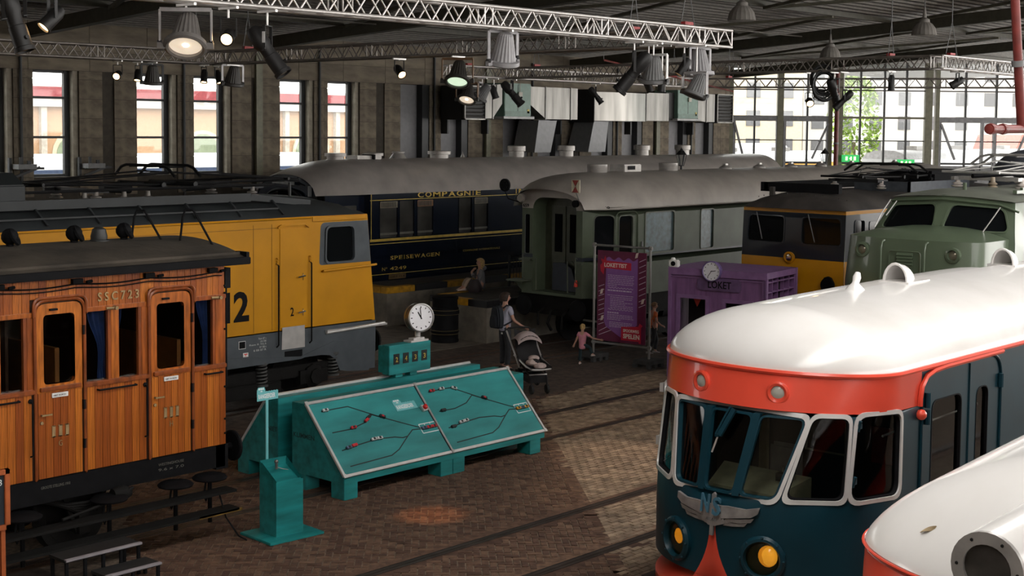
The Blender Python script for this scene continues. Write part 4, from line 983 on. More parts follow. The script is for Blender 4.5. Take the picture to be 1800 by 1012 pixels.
# signal board and lamps on the end
sb=MB().box(26.70,26.72,21.98,22.24,4.02,4.34).build('signal_board',CREAM,gc,smooth=0)
m=MB();m.prism([(22.21,4.33),(22.01,4.33),(22.11,4.18)],(26.695,0,0),(0,1,0),(0,0,1),(-.006,0,0));m.prism([(22.21,4.03),(22.01,4.03),(22.11,4.18)],(26.695,0,0),(0,1,0),(0,0,1),(-.006,0,0));m.build('hourglass_sign',mat('sign_brown_red',(.30,.04,.03),.5),sb,smooth=0)
MB().tube([(26.71,22.1,4.02),(26.8,22.05,3.8),(26.95,22.0,3.75)],.012,5).build('board_bracket',GREY,gc)
m=MB();m.lathe([(.09,0),(.09,.08),(.06,.12),(0,.12)],16,(26.80,22.22,3.74),(1,0,0));m.build('end_lamp',BLACK,gc)
l=MB();l.lathe([(.165,-.03),(.165,.03),(.12,.04),(.12,.02)],24,(26.55,24.32,4.14),(1,0,0));l.tube([(26.56,24.32,3.98),(26.6,24.25,3.8),(26.9,24.1,3.7)],.018,6);l=l.build('round_end_signal',BLACK,gc)
MB().cyl((26.52,24.32,4.14),(26.54,24.32,4.14),.115,n=24).build('signal_face',CREAM,l)
for y in (23.98,): 
    m=MB();m.lathe([(.10,0),(.12,.05),(.07,.16),(0,.18)],14,(26.75,y,3.82),(1,0,0));m.build('end_lamp',GROOF,gc)
# underframe, buffers, couplings
MB().box(27.2,47,21.8,24.4,.85,1.37).build('underframe',DARK,gc,smooth=0)
for y in (22.22,24.02):
    m=MB();m.cyl((26.99,y,1.07),(27.6,y,1.07),.09,n=12);m.lathe([(0,0),(.26,0),(.27,.02),(.25,.05),(0,.07)],24,(26.99,y,1.07),(-1,0,0));m.build('buffer',BLACK,gc)
m=MB();m.tube([(27.3,23.1,1.0),(27.0,23.1,.98),(26.85,23.1,.7),(27.0,23.1,.5)],.04,8);m.tube([(27.3,22.7,1.1),(26.95,22.7,.9),(26.95,22.72,.55)],.03,6);m.tube([(27.3,23.5,1.1),(26.95,23.5,.9),(26.95,23.5,.6)],.03,6);m.build('coupling',DARK,gc,kind='stuff')
MB().box(27.3,27.4,22.3,23.9,1.38,1.46).build('end_sill',GGD,gc,smooth=0)
for x in (28.6,31.1,42,44.5): wheelset(gc,x,23.1,.48)
m=MB();m.box(28,31.8,21.95,22.07,.42,.66);m.box(29.4,30.3,21.9,22.1,.25,.45);m.build('bogie_frame',DARK,gc,smooth=0)
m=MB();m.box(30.4,31.0,21.75,21.95,.70,.95);m.build('battery_box',YEL,gc,smooth=0,bevel=.02)
# ---------- slate and yellow locomotive ----------
SLATE=mat('loco_dark_slate',(.020,.025,.032),.32,var=.12,scale=2,coat=.2)
LYEL=mat('loco_deep_yellow',(.62,.27,.004),.4,var=.07,scale=1.5)
DROOF=mat('loco_roof_dusty',(.060,.052,.047),.65,var=.25,scale=2)
dl_=thing('slate_yellow_locomotive','dark slate locomotive with yellow lower front behind the purple ticket booth','locomotive',(28.5,17.15,0))
yc=17.15;hw=1.36
def dfx(y,z): return 28.5+.10*((y-yc)/hw)**2+max(0,z-2.65)*.05
ff=lambda u,v,d:(dfx(u,v)-d,u,v)
ww=[rq([(15.88,3.0),(16.85,3.0),(16.85,3.60),(15.92,3.60)],.10,5),rq([(17.33,3.0),(18.36,3.0),(18.32,3.60),(17.33,3.60)],.10,5)]
m=MB();ys=[yc+hw*(-1+2*i/10) for i in range(11)]
m.surf([(yc-hw,.95),(yc+hw,.95),(yc+hw,3.80)]+[(yc+hw*cos(a*pi/12),3.80+.0*sin(a*pi/12)) for a in range(1,12)]+[(yc-hw,3.80)],ww,ff,us=ys[1:-1],vs_=[1.5,2.2,2.5,2.9],lines=[[(yc-hw,2.64),(yc+hw,2.64)],[(yc-hw,3.70),(yc+hw,3.70)],[(yc-hw,3.78),(yc+hw,3.78)]],kfn=lambda c:1 if (c[1]<2.64 or 3.70<c[1]<3.78) else 0)
fs=lambda u,v,d:(u,yc-hw-d,v)
sw=rr(29.05,29.5,2.95,3.55,.08);sw2=rr(29.75,30.35,3.1,3.5,.05)
x0=dfx(yc-hw,2)
m.surf([(x0,.95),(38,.95),(38,3.80),(x0+.04,3.80)],[sw,sw2],fs,lines=[[(x0,2.64),(38,2.64)],[(x0+.03,3.70),(31,3.70)],[(x0+.03,3.78),(31,3.78)],[(31,3.70),(31,3.78)]],kfn=lambda c:1 if (c[1]<2.64 or (3.70<c[1]<3.78 and c[0]<31)) else 0)
m.build('body',[SLATE,LYEL],dl_,smooth=40,recalc=False)
for w,fn in ((ww[0],ff),(ww[1],ff),(sw,fs),(sw2,fs)):
    cx=sum(a for a,_ in w)/len(w);cz=sum(b for _,b in w)/len(w)
    m=MB();m.ring(w,[(cx+(a-cx)*1.06,cz+(b-cz)*1.08) for a,b in w],fn,-.05,.015);f_=m.build('window_frame',SLATE,dl_,smooth=40)
    m=MB();m.fill(w,fn,-.03);m.build('window_pane',DGLASS,f_,smooth=0,recalc=False)
for a,b in ((16.55,16.7),(17.95,18.1)):
    MB().tube([ff(b,3.68,.03),ff(a+.02,3.3,.05),ff(a-.05,3.05,.04)],.012,5).build('wiper',GREY,dl_)
h=MB();h.lathe([(.13,-.02),(.14,.05),(.10,.07),(.09,.02),(0,.02)],20,(28.52,yc,2.66),(-1,0,0));h=h.build('headlight',LYEL,dl_)
MB().lathe([(0,.04),(.07,.03),(.085,.01)],16,(28.5,yc,2.66),(-1,0,0)).build('headlight_lens',CHROME,h)
h=MB().lathe([(.17,0),(.17,.06),(.13,.07),(.12,.02),(0,.02)],20,(28.5,16.12,2.1),(-1,0,0)).build('lower_lamp',BLACK,dl_)
MB().prism([(16.0,2.0),(16.24,2.0),(16.24,2.2),(16.2,2.27),(16.12,2.3),(16.04,2.27),(16.0,2.2)],(28.52,0,0),(0,1,0),(0,0,1),(-.08,0,0)).build('lamp_hood',BLACK,dl_,smooth=0)
m=MB();vs=[-1+2*i/16 for i in range(17)];us=[28.46,28.6,28.9,29.4,30,38]
def dr_(u,v):
    i=int(u);e=[.0,.5,.8,.95,1,1][i];s_=math.copysign(abs(v)**.85,v)
    return (us[i]+.10*s_*s_,yc+(hw+.02)*s_,3.79+.40*e*(1-abs(s_)**2.4)**.6)
m.grid(dr_,range(6),vs);m.build('roof',DROOF,dl_,smooth=60,recalc=False)
m=MB();
for i in range(14): m.ball((28.75+.2*(abs(i-6.5)/6.5)**2,yc-1.2+i*.18,4.02+.12*(1-(abs(i-6.5)/6.5)**2)),.014,6)
m.build('rivets',DROOF,dl_,kind='stuff')
SLB=mat('roof_beam_slate',(.075,.085,.10),.5,.2)
m=MB();m.box(29.2,29.35,16.3,18.4,4.14,4.36);m.box(29.2,34.5,18.2,18.3,4.14,4.36);m.build('roof_frame',BLACK,dl_,smooth=0)
m=MB();m.box(31.2,31.27,15.55,17.0,4.16,4.40);m.box(31.2,34.5,15.55,15.6,4.16,4.40);m.build('roof_channel',SLB,dl_,smooth=0)
MB().box(28.95,29.05,17.9,18.0,4.0,4.26).build('roof_post',DROOF,dl_,smooth=0)
panto(dl_,32.6,16.9,4.2,4.4,1.4,PANB,h=.56)
m=MB();m.box(33.8,36.5,16.2,17.6,4.2,4.6);m.build('roof_equipment',BLACK,dl_,smooth=0,bevel=.08)
# ---------- green nosed locomotive ----------
LGRN=mat('loco_green',(.105,.138,.088),.30,var=.08,scale=1.2,coat=.25)
LGRD=mat('loco_roof_green_grey',(.16,.17,.14),.45,var=.15,scale=2)
gl_=thing('green_locomotive','sage green locomotive with a rounded nose and two slanted cab windows','locomotive',(24,12.03,0))
yc=12.03
# nose: plan curve swept in z
def nose_pt(s_,z):
    """s_: -1..1 across the front, beyond along the sides"""
    hwn=1.40-max(0,z-2.6)*.05
    a=abs(s_)
    if a<=1:
        ph=a*pi/2;cc=max(0,cos(ph))**(2/3.2);sn=sin(ph)**(2/3.2)
        x=.55*(1-cc);y=hwn*sn
    else: x=.55+(a-1)*2.0;y=hwn
    return x,math.copysign(y,s_)
def nose(u,v):
    # v 0..1 up the front, 1..2 over the top
    if v<=1:
        z=.9+v*2.72;dx=0
        x,y=nose_pt(u,z);return (24+x+max(0,z-2.8)*.12,yc+y,z)
    t=(v-1);x,y=nose_pt(u,3.62);f=1-t
    z=3.62+.20*(1-(1-t)**2.5);xx=24+x+.1
    cx=25.6
    return (cx+(xx-cx)*(1-t*.98) if x<1.5 else xx+0*t,yc+y*(1-t*.98) if True else 0,z - .0*t)
m=MB();us=[-1.9,-1.6,-1.3,-1.1]+[-1+2*i/32 for i in range(33)]+[1.1,1.3,1.6,1.9]
m.grid(nose,us,[0,.3,.5,.7,.8,.85,.9,.95,1.0,1.03,1.08,1.15,1.25,1.4,1.6,1.8,2.0]);m.build('nose',LGRN,gl_,smooth=50,recalc=False)
# cab
def cabx(y,z): return 25.15+.30*abs(y-yc)/1.4+max(0,z-3.6)*.55
CT,CB=1.12,1.42
cw=[rq([(10.72,3.76),(11.92,3.76),(11.84,4.22),(10.90,4.17)],.13,5),rq([(12.10,3.78),(13.30,3.72),(13.10,4.15),(12.16,4.22)],.12,5)]
fc=lambda u,v,d:(cabx(u,v)-d,u,v)
m=MB();m.surf([(yc-1.46,2.0),(yc,2.0),(yc+1.46,2.0),(yc+1.46,3.55),(yc+1.12,4.30),(yc,4.40),(yc-1.30,4.30),(yc-1.46,3.55)],cw,fc,us=[yc],vs_=[3.2,3.5,3.65,4.28,4.35,4.395])
sw=rq([(26.15,3.15),(26.75,3.15),(26.75,4.0),(26.25,4.0)],.10)
fs=lambda u,v,d:(u,yc-1.46-d+.20*max(0,v-3.55)/.75,v)
m.surf([(25.5,.95),(34,.95),(34,4.28),(25.85,4.28),(25.48,3.55)],[sw],fs,us=[26,28,30,32],vs_=[3.55])
m.surf([(25.5,.95),(34,.95),(34,4.28),(25.85,4.28),(25.48,3.55)],[],lambda u,v,d:(u,yc+1.46-.34*max(0,v-3.55)/.75,v),us=[26,28,30,32],vs_=[3.55])
m.build('body',LGRN,gl_,smooth=25,recalc=False)
for w,fn in ((cw[0],fc),(cw[1],fc),(sw,fs)):
    cx=sum(a for a,_ in w)/len(w);cz=sum(b for _,b in w)/len(w)
    m=MB();m.ring(w,[(cx+(a-cx)*1.06,cz+(b-cz)*1.12) for a,b in w],fn,-.06,.012);f_=m.build('window_frame',LGRN,gl_,smooth=40)
    m=MB();m.fill(w,fn,-.05);m.build('window_pane',DGLASS,f_,smooth=0,recalc=False)
m=MB();m.tube([fc(yc+1.2,4.24,.03),fc(yc,4.32,.05),fc(yc-1.05,4.25,.05),fc(yc-1.42,4.12,.03)],.022,6);m.build('rain_gutter',LGRN,gl_)
for pts in ([fc(13.2,4.26,.05),fc(13.32,4.0,.06),fc(13.4,3.72,.05)],[fc(10.95,4.2,.05),fc(11.03,4.0,.06),fc(11.15,3.74,.05)],[fc(13.05,4.24,.05),fc(13.2,3.95,.06)]):
    MB().tube(pts,.012,5).build('wiper',ALU,gl_)
m=MB();vs=[-1+2*i/14 for i in range(15)];us=[25.55,25.9,26.5,34]
m.grid(lambda u,v:(us[int(u)]+[.10,.05,0,0][int(u)]*0+.18*abs(v)*(int(u)<2),yc+1.32*v,4.30+[.08,.17,.20,.20][int(u)]*(1-abs(v)**2.2)+.0),range(4),vs);m.build('roof',LGRD,gl_,smooth=50,recalc=False)
m=MB();
for i in range(9): m.box(26.8+i*.8,26.86+i*.8,11.0,11.06,4.42,4.54)
m.bar((26.5,11.03,4.46),(34,11.03,4.46),.08,.06);m.build('roof_flange',LGRN,gl_,smooth=0)
MB().cyl((26.2,11.9,4.48),(26.2,11.9,4.62),.04,n=8).build('roof_pipe',LGRN,gl_)
panto(gl_,29.6,12.2,4.45,5.0,1.5,mat('pantograph_pale',(.42,.41,.39),.4,.4),h=.64)
m=MB();m.tube([(27.2,12.2,4.72),(28.2,11.8,4.76),(28.9,11.5,4.62),(29.2,11.2,4.45)],.045,8);m.build('roof_cable',BLACK,gl_)
i=MB();i.lathe([(.05,0),(.11,.02),(.05,.05),(.10,.08),(.05,.12),(.04,.22),(0,.22)],14,(27.6,11.95,4.48));i.build('insulator',mat('insulator_buff',(.42,.34,.25),.4),gl_)
# nose fittings
for s_,z in ((.42,3.38),(-.42,3.38)):
    x,y=nose_pt(s_*1.0,z);
    p=Vector((24+x+.06,yc+math.copysign(.90,s_),z))
    h=MB();h.lathe([(.135,-.05),(.14,.05),(.10,.06),(.095,.0),(0,.0)],20,p-Vector((.02,0,0)),(-1,0,0));h=h.build('headlight',LGRN,gl_)
    MB().lathe([(0,.04),(.06,.03),(.092,.0)],16,p-Vector((.02,0,0)),(-1,0,0)).build('headlight_lens',mat('lamp_reflector',(.30,.27,.2),.25,.6),h)
for y in (12.46,11.60):
    MB().tube([(24.06,y,3.58),(23.97,y,3.56),(23.93,y,3.45),(23.90,y,1.6),(23.98,y,1.55)],.022,6).build('nose_handrail',LGRN,gl_)
m=MB();dq=rr(11.72,12.34,1.3,3.40,.06);m.tube([(24.02,a,b) for a,b in dq],.014,5,closed=True);m.build('nose_door',LGRN,gl_)
for i in range(6): MB().prism([(0,0),(-.035,.0),(0,.05)],(24.02,11.86,3.04+i*.058),(1,0,0),(0,0,1),(0,.32,0)).build('louvre_slat',LGRN,gl_,smooth=0)
MB().box(23.9,33,11.0,13.0,.5,.95).build('underframe',DARK,gl_,smooth=0)
# ---------- streamlined railcars ----------
RCB=mat('railcar_petrol_blue',(.005,.036,.053),.36,var=.10,scale=1.5,spec=.28)
RCR=mat('railcar_coral_red',(.76,.075,.040),.28,var=.05,scale=1.5,coat=.3)
RCW=mat('railcar_roof_white',(.76,.74,.72),.22,var=.035,scale=1.2,coat=.4,dirt=(.69,.665,.635))
RIM=mat('window_rim_silver',(.66,.65,.63),.35,.25,var=.04)
CABG=glass('railcar_glass',(.50,.52,.50))
CABIN=mat('cab_interior',(.030,.022,.017),.7);DESK=mat('cab_desk_cream',(.42,.41,.27),.45)
AMB=mat('amber_lens',(.65,.26,.02),.12,emit=(1,.42,.03),estr=.35)
A_,B_=1.3,1.40
ELL=[0.];_pp=[(0.,0.)]
for i in range(1,201):
    p=i/200*pi/2;q=(A_-A_*cos(p),B_*sin(p));ELL.append(ELL[-1]+sqrt((q[0]-_pp[-1][0])**2+(q[1]-_pp[-1][1])**2));_pp.append(q)
LQ=ELL[-1]
def lean(z): return .42*max(0,min(1.0,(z-1.7)/1.4)) if z<3.1 else .42
def rplan(s,z):
    S=abs(s)
    if S<LQ:
        import bisect
        i=max(1,bisect.bisect_left(ELL,S));t=(S-ELL[i-1])/(ELL[i]-ELL[i-1]);x=_pp[i-1][0]+t*(_pp[i][0]-_pp[i-1][0]);y=_pp[i-1][1]+t*(_pp[i][1]-_pp[i-1][1])
        l=lean(z);x=l+(A_-l)*x/A_
    else: x=A_+S-LQ;y=B_
    return x,math.copysign(y,s)
def rsurf(s,z,d=0):
    x,y=rplan(s,z)
    if d:
        e=.02;xa,ya=rplan(s-e,z);xb,yb=rplan(s+e,z);tx,ty=xb-xa,yb-ya;l=sqrt(tx*tx+ty*ty)
        nx,ny=-ty/l,tx/l
        if nx*(x-3)+ny*y<0: nx,ny=-nx,-ny
        x+=nx*d;y+=ny*d
    return (x,y,z)
SMAX=LQ+9.0
ZG=3.09
def railcar(label,loc,full=True,crown=.65,rp=1.9,rq_=1.68,drop=.17,dl=5.5):
    r=thing('railcar',label,'railcar',(0,0,0));
    ws=[('windshield',rq([(-.63,1.85),(.63,1.85),(.84,2.68),(-.84,2.68)],.10,5)),
        ('quarter_window',rq([(-.73,1.87),(-.90,2.69),(-1.30,2.69),(-1.33,1.87)],[.09,.09,.09,.09],5)),('quarter_window',rq([(.73,1.87),(1.33,1.87),(1.30,2.69),(.90,2.69)],.09,5)),
        ('side_window',rr(-2.10,-1.40,1.86,2.71,.13,5)),('side_window',rr(1.40,2.10,1.86,2.71,.13,5))]
    xs_=lambda x:LQ+x-A_
    # second window set along the body
    bw=[]
    for k in range(5): bw.append(('body_window',rr(-xs_(4.75+k*1.5+1.1),-xs_(4.75+k*1.5),1.75,2.66,.13,5)))
    dw_=[('door_window',rr(-xs_(2.72),-xs_(2.02),1.45,2.72,.12,5)),('door_window',rr(-xs_(3.42),-xs_(3.12),1.45,2.72,.12,5))]
    allw=ws+bw+dw_
    sd=-xs_(1.75);se=-xs_(3.75)
    band_end=sd
    def wedge(c):  # red beard widening downwards
        z=c[1]
        if z>1.52:return False
        w=.035+.62*((1.52-z)/1.0)**2.1
        return abs(c[0]-.02)<w
    wl=[(.02+sg*(.035+.62*((1.52-z)/1.0)**2.1),z) for sg in (-1,) for z in [1.52-.08*k for k in range(13)]]
    wr=[(.02+(.035+.62*((1.52-z)/1.0)**2.1),z) for z in [1.52-.08*k for k in range(13)]]
    m=MB();us=[-SMAX+.01]+[ -LQ+2*LQ*i/40 for i in range(41)]
    low=[(-SMAX,.95),(SMAX-4,.95)]
    def kf(c):
        if wedge(c): return 1
        if c[1]<.95: return 1
        if c[1]>2.72 and (c[0]>sd): return 1
        return 0
    m.surf([(-SMAX,.45),(SMAX-4,.45),(SMAX-4,ZG),(-SMAX,ZG)],[w for _,w in allw],lambda u,v,d:rsurf(u,v),us=us[1:],vs_=[.46,.7,.96,1.2,1.5,1.78,2.3,2.73,2.9,3.08],
        lines=[[(sd,2.72),(SMAX-4,2.72)],[(sd,2.72),(sd,ZG)],low,wl,wr,[wl[0],wr[0]]],kfn=kf)
    m.build('body',[RCB,RCR],r,smooth=40,recalc=False)
    # gutter strip
    gs_=[-SMAX+ (LQ+SMAX-4)*0 + i for i in range(0)]
    gpts=[rsurf(s,ZG+.02,.012) for s in [-SMAX,-LQ-3,-LQ-1]+[-LQ+2*LQ*i/40 for i in range(41)]+[LQ+1,LQ+3,SMAX-4]]
    m=MB();m.tube(gpts,.028 if full else .010,6);m.build('gutter_strip',RCR,r)
    # roof
    m=MB();ss=[-SMAX,-LQ-6,-LQ-4,-LQ-2,-LQ-1]+[-LQ+2*LQ*i/48 for i in range(49)]+[LQ+1,LQ+2,LQ+4,SMAX-4]
    rs_=[1,.995,.985,.97,.94,.9,.85,.78,.7,.6,.48,.35,.2,.08,0]
    def rf(s,rho):
        x,y=rplan(s,ZG);
        if abs(s)<LQ: cx=A_+1.4*0; px=cx+(x-cx)*rho;py=y*rho
        else: px=x;py=y*rho
        rr_=rho
        return (px,py,ZG+.03+crown*(1-rr_**rp)**(1/rq_))
    # blend so that the crown keeps rising behind the nose
    def rf2(s,rho):
        p=rf(s,rho);e=max(0,1-p[0]/dl);return (p[0],p[1],ZG+.03+(p[2]-ZG-.03)*(1-drop*e*e))
    m.grid(rf2,ss,rs_);m.build('roof',RCW,r,smooth=70,recalc=False)
    if full:
        for nm,w in ws:
            cx=sum(a for a,_ in w)/len(w);cz=sum(b for _,b in w)/len(w)
            hx=max(a for a,_ in w)-min(a for a,_ in w);hz=max(b for _,b in w)-min(b for _,b in w)
            k1=1+.085/hx*1.0;k2=1+.085/hz
            fo=[(cx+(a-cx)*k1,cz+(b-cz)*k2) for a,b in w];fi=[(cx+(a-cx)*(1-.03/hx),cz+(b-cz)*(1-.03/hz)) for a,b in w]
            m=MB();m.ring(w,fo,rsurf,.0,.022);f_=m.build('window_rim',RIM,r,smooth=40)
            m=MB();m.ring(fi,w,rsurf,-.05,.004);m.build('window_seal',BLACK if nm!='windshield' else RCB,f_,smooth=40)
            if nm=='windshield':
                for sg in (-1,1):
                    m=MB();m.add([rsurf(sg*(.215-.045),1.85,.014),rsurf(sg*(.215+.035),1.85,.014),rsurf(sg*(.30+.035),2.68,.014),rsurf(sg*(.30-.045),2.68,.014),rsurf(sg*(.215-.045),1.85,-.06),rsurf(sg*(.215+.035),1.85,-.06),rsurf(sg*(.30+.035),2.68,-.06),rsurf(sg*(.30-.045),2.68,-.06)],
                        [(0,1,2,3),(4,5,6,7),(0,1,5,4),(1,2,6,5),(2,3,7,6),(3,0,4,7)]);m.build('windshield_bar',RCB,f_,smooth=0)
                for q in ([(-.62,1.86),(-.25,1.86),(-.34,2.67),(-.83,2.67)],[(-.18,1.86),(.18,1.86),(.26,2.67),(-.26,2.67)],[(.25,1.86),(.62,1.86),(.83,2.67),(.34,2.67)]):
                    q2=rq(q,.07,4);m=MB();m.surf(q2,[],lambda u,v,d:rsurf(u,v,-.035),us=[-.6,-.4,0,.1,.4,.6],vs_=[2.1,2.4]);m.build('window_pane',CABG,f_,smooth=40,recalc=False)
                    cqx=sum(a for a,_ in q2)/len(q2);cqz=sum(b for _,b in q2)/len(q2)
                    m=MB();m.ring([(cqx+(a-cqx)*.93,cqz+(b-cqz)*.965) for a,b in q2],[(cqx+(a-cqx)*1.03,cqz+(b-cqz)*1.01) for a,b in q2],rsurf,-.04,.012);m.build('pane_gasket',RCB,f_,smooth=40)
            else:
                m=MB();m.surf(w,[],lambda u,v,d:rsurf(u,v,-.035),us=[cx-hx*.25,cx,cx+hx*.25],vs_=[cz]);m.build('window_pane',CABG,f_,smooth=40,recalc=False)
            if nm=='side_window' and cx<0:
                for zz in (2.0,2.56):
                    m=MB();m.cyl(rsurf(-1.42,zz,.0),rsurf(-1.42,zz+.11,.04),.018,n=8);m.box(*[c for pr in zip(rsurf(-1.44,zz+.02,.0),[a+.05 for a in rsurf(-1.44,zz+.02,.0)]) for c in pr]);m.build('window_hinge',RCB,f_)
        for nm,w in bw:
            cx=sum(a for a,_ in w)/len(w);cz=sum(b for _,b in w)/len(w)
            m=MB();m.ring(w,[(cx+(a-cx)*1.07,cz+(b-cz)*1.09) for a,b in w],rsurf,0,.02);f_=m.build('window_rim',RIM,r,smooth=40)
            m=MB();m.fill(w,rsurf,-.03);m.build('window_pane',CABG,f_,smooth=0,recalc=False)
        # double door
        dm=MB();ar=rq([(sd,.6),(sd,3.06),(se,3.06),(se,.6)],[.01,.30,.30,.01],8);dm.tube([rsurf(u,v,.01) for u,v in ar],.016,6)
        dm.tube([rsurf(-xs_(2.92),.6,.006),rsurf(-xs_(2.92),3.03,.006)],.012,5);d_=dm.build('side_door',RCB,r)
        rm=rq([(sd+.06,2.80),(sd+.06,3.09),(se,3.09)],[.001,.28,.001],8)
        MB().tube([rsurf(u,v,.02) for u,v in [(sd+.06,2.72),(sd+.06,2.80),(sd+.03,2.92),(sd-.08,3.02),(sd-.25,3.06),(sd-.5,3.075),(se,3.08)]],.03,6).build('door_arch',RCR,r)
        for nm,w in dw_:
            m=MB();m.fill(w,rsurf,-.03);m.build('door_glass',CABG,d_,smooth=0,recalc=False)
            cx=sum(a for a,_ in w)/len(w);cz=sum(b for _,b in w)/len(w)
            m=MB();m.ring(w,[(cx+(a-cx)*1.05,cz+(b-cz)*1.02) for a,b in w],rsurf,-.04,.006);m.build('glass_seal',BLACK,d_,smooth=40)
        for x,z in ((1.86,2.68),(3.72,2.66),(1.86,2.5)):
            s0=-xs_(x);m=MB();m.cyl(rsurf(s0,z,.02),rsurf(s0,z+.16,.02),.035,n=8);m.build('door_hinge',RCB,d_)
        m=MB();p=rsurf(-xs_(1.70),2.63,.03);m.ball(p,.06,10);m.build('tail_light',RCR,r)
        m=MB();s0=-xs_(2.95);m.cyl(rsurf(s0,1.62,0),rsurf(s0,1.62,.06),.012,n=6);m.tube([rsurf(s0,1.62,.06),rsurf(s0,1.3,.06)],.014,6);m.build('door_handle',ALU,d_)
        for ss_ in (-1.37,-1.98): pass
        # upper front lamps
        for s0 in (.48,-.48):
            c=Vector(rsurf(s0,2.905,0));n_=(Vector(rsurf(s0,2.905,.1))-c).normalized()
            h=MB();h.lathe([(.115,-.03),(.12,.02),(.10,.03),(.075,.02),(.075,-.01),(0,-.01)],24,c,n_);h=h.build('marker_lamp',RCR,r)
            g=MB();g.lathe([(.074,.005),(.05,.02),(0,.026)],18,c,n_);g.build('lamp_lens',mat('lamp_glass',(.42,.41,.36),.2),h)
        # headlights
        for s0 in (.54,-.54):
            c=Vector(rsurf(s0,1.25,0));n_=(Vector(rsurf(s0,1.25,.1))-c).normalized()
            h=MB();h.lathe([(.235,-.03),(.24,.02),(.215,.05),(.19,.055),(.175,.03),(.165,-.12),(0,-.14)],28,c,n_)
            u,v=perp(n_)
            for k in range(8): h.ball(c+n_*.045+(u*cos(k*pi/4)+v*sin(k*pi/4))*.222,.015,8)
            h=h.build('headlight',RCB,r)
            g=MB();off=Vector((0,-.05,.03));g.ball(c+n_*(-.035)+off*1.0,.115,18,(.6,1,1));g.build('amber_lamp',AMB,h)
            g=MB();g.lathe([(.172,.0),(.12,.025),(0,.04)],24,c,n_);g.build('headlight_glass',glass('headlight_glass',(.80,.70,.48)),h)
            g=MB();g.lathe([(.168,-.10),(.165,-.02)],24,c,n_,cap=0);g.build('headlight_bowl',mat('lamp_bowl',(.20,.15,.09),.3,.5),h,recalc=False)
        # winged emblem
        w_=MB()
        def feather(sg,pts,d): w_.add([rsurf(sg*a+.0,b,d) for a,b in pts]+[rsurf(sg*a,b,d-.03) for a,b in pts],[tuple(range(len(pts)))]+[(i,(i+1)%len(pts),len(pts)+(i+1)%len(pts),len(pts)+i) for i in range(len(pts))])
        for sg in (-1,1):
            feather(sg,[(.06,1.60),(.06,1.735),(.16,1.745),(.36,1.74),(.50,1.77),(.49,1.71),(.42,1.665),(.2,1.63)],.045)
            feather(sg,[(.12,1.585),(.16,1.618),(.30,1.630),(.45,1.655),(.42,1.612),(.3,1.590)],.034)
            feather(sg,[(.12,1.54),(.16,1.575),(.28,1.580),(.38,1.600),(.35,1.560),(.22,1.545)],.028)
            for k in range(4): feather(sg,[(.07+.03*k,1.535+.012*k),(.075+.03*k,1.60),(.105+.03*k,1.615),(.12+.03*k,1.555+.010*k)],.05-.005*k)
        feather(1,[(-.10,1.56),(-.09,1.74),(.09,1.74),(.10,1.56),(.04,1.52),(-.04,1.52)],.05)
        feather(1,[(-.02,1.42),(-.02,1.84),(.0,1.86),(.02,1.84),(.02,1.42)],.062)
        em=w_.build('winged_emblem',mat('emblem_metal',(.34,.32,.31),.45,.5,var=.2),r,smooth=20)
        T_=MB();p0=Vector(rsurf(.115,1.655,.075));T_.text('N',p0,(0,-1,0),(.15,0,1),.19,.10,.02,bold=.02);T_.text('S',Vector(rsurf(-.022,1.64,.075)),(0,-1,0),(.15,0,1),.19,.10,.02,bold=.02);T_.build('emblem_letters',mat('emblem_blue',(.05,.14,.20),.4),em,smooth=0)
        MB().text('ALLAN',Vector(rsurf(.06,1.575,.062)),(0,-1,0),(.1,0,1),.03,.12,.006).build('emblem_plate',GREY,em,smooth=0)
        # wiper
        m=MB();a,b=rsurf(-.06,2.70,.06),rsurf(.06,2.42,.06);m.bar(a,b,.05,.04,up=(-1,0,0));a2,b2=rsurf(-.015,2.72,.06),rsurf(.10,2.43,.06);m.bar(a2,b2,.02,.04,up=(-1,0,0));m.bar(b,rsurf(.10,2.42,.06),.03,.05,up=(-1,0,0));w0=m.build('wiper_motor',RCB,r,smooth=0)
        MB().tube([rsurf(.075,2.42,.06),rsurf(.12,2.24,.05)],.010,5).build('wiper_arm',ALU,w0)
        # hinges at the far side window
        for zz in (2.0,2.6): MB().box(*[c for pr in zip(Vector(rsurf(1.72,zz,.02))-Vector((.05,0,0)),Vector(rsurf(1.72,zz,.02))+Vector((.05,.05,.1))) for c in pr]).build('far_hinge',RIM,r,smooth=0)
        # cab interior
        m=MB();m.box(2.05,2.10,-1.35,.2,.5,3.05);m.box(2.05,2.1,.75,1.35,.5,3.05);m.box(2.05,2.1,.2,.75,2.7,3.05);m.box(.5,2.1,-1.3,1.3,.5,.58);m.box(4.0,4.05,-1.35,1.35,.5,3.05);m.box(2.1,11.5,1.25,1.3,.5,3.05);m.box(11.5,11.6,-1.3,1.3,.5,3.05);m.box(1.0,12,-1.3,1.3,3.0,3.04);m.box(2.1,12,-1.3,1.3,1.0,1.04);m.build('cab_bulkhead',CABIN,r,smooth=0)
        m=MB();m.add([(.50,-.42,1.80),(.50,.42,1.80),(1.0,.55,1.93),(1.0,-.55,1.93),(.50,-.42,1.3),(.50,.42,1.3),(1.0,.55,1.3),(1.0,-.55,1.3)],[(0,1,2,3),(0,3,7,4),(1,2,6,5),(2,3,7,6),(0,1,5,4)]);m.build('cab_desk',DESK,r,smooth=0)
        m=MB();m.box(1.35,1.45,-.2,.2,1.6,2.15);m.box(1.3,1.6,-.2,.2,1.5,1.62);m.build('driver_seat',mat('seat_grey',(.30,.29,.27),.6),r,smooth=30,bevel=.04)
        m=MB();m.box(1.98,2.04,.62,.72,.6,2.95);m.build('door_frame',mat('cab_post_cream',(.40,.33,.18),.5),r,smooth=0)
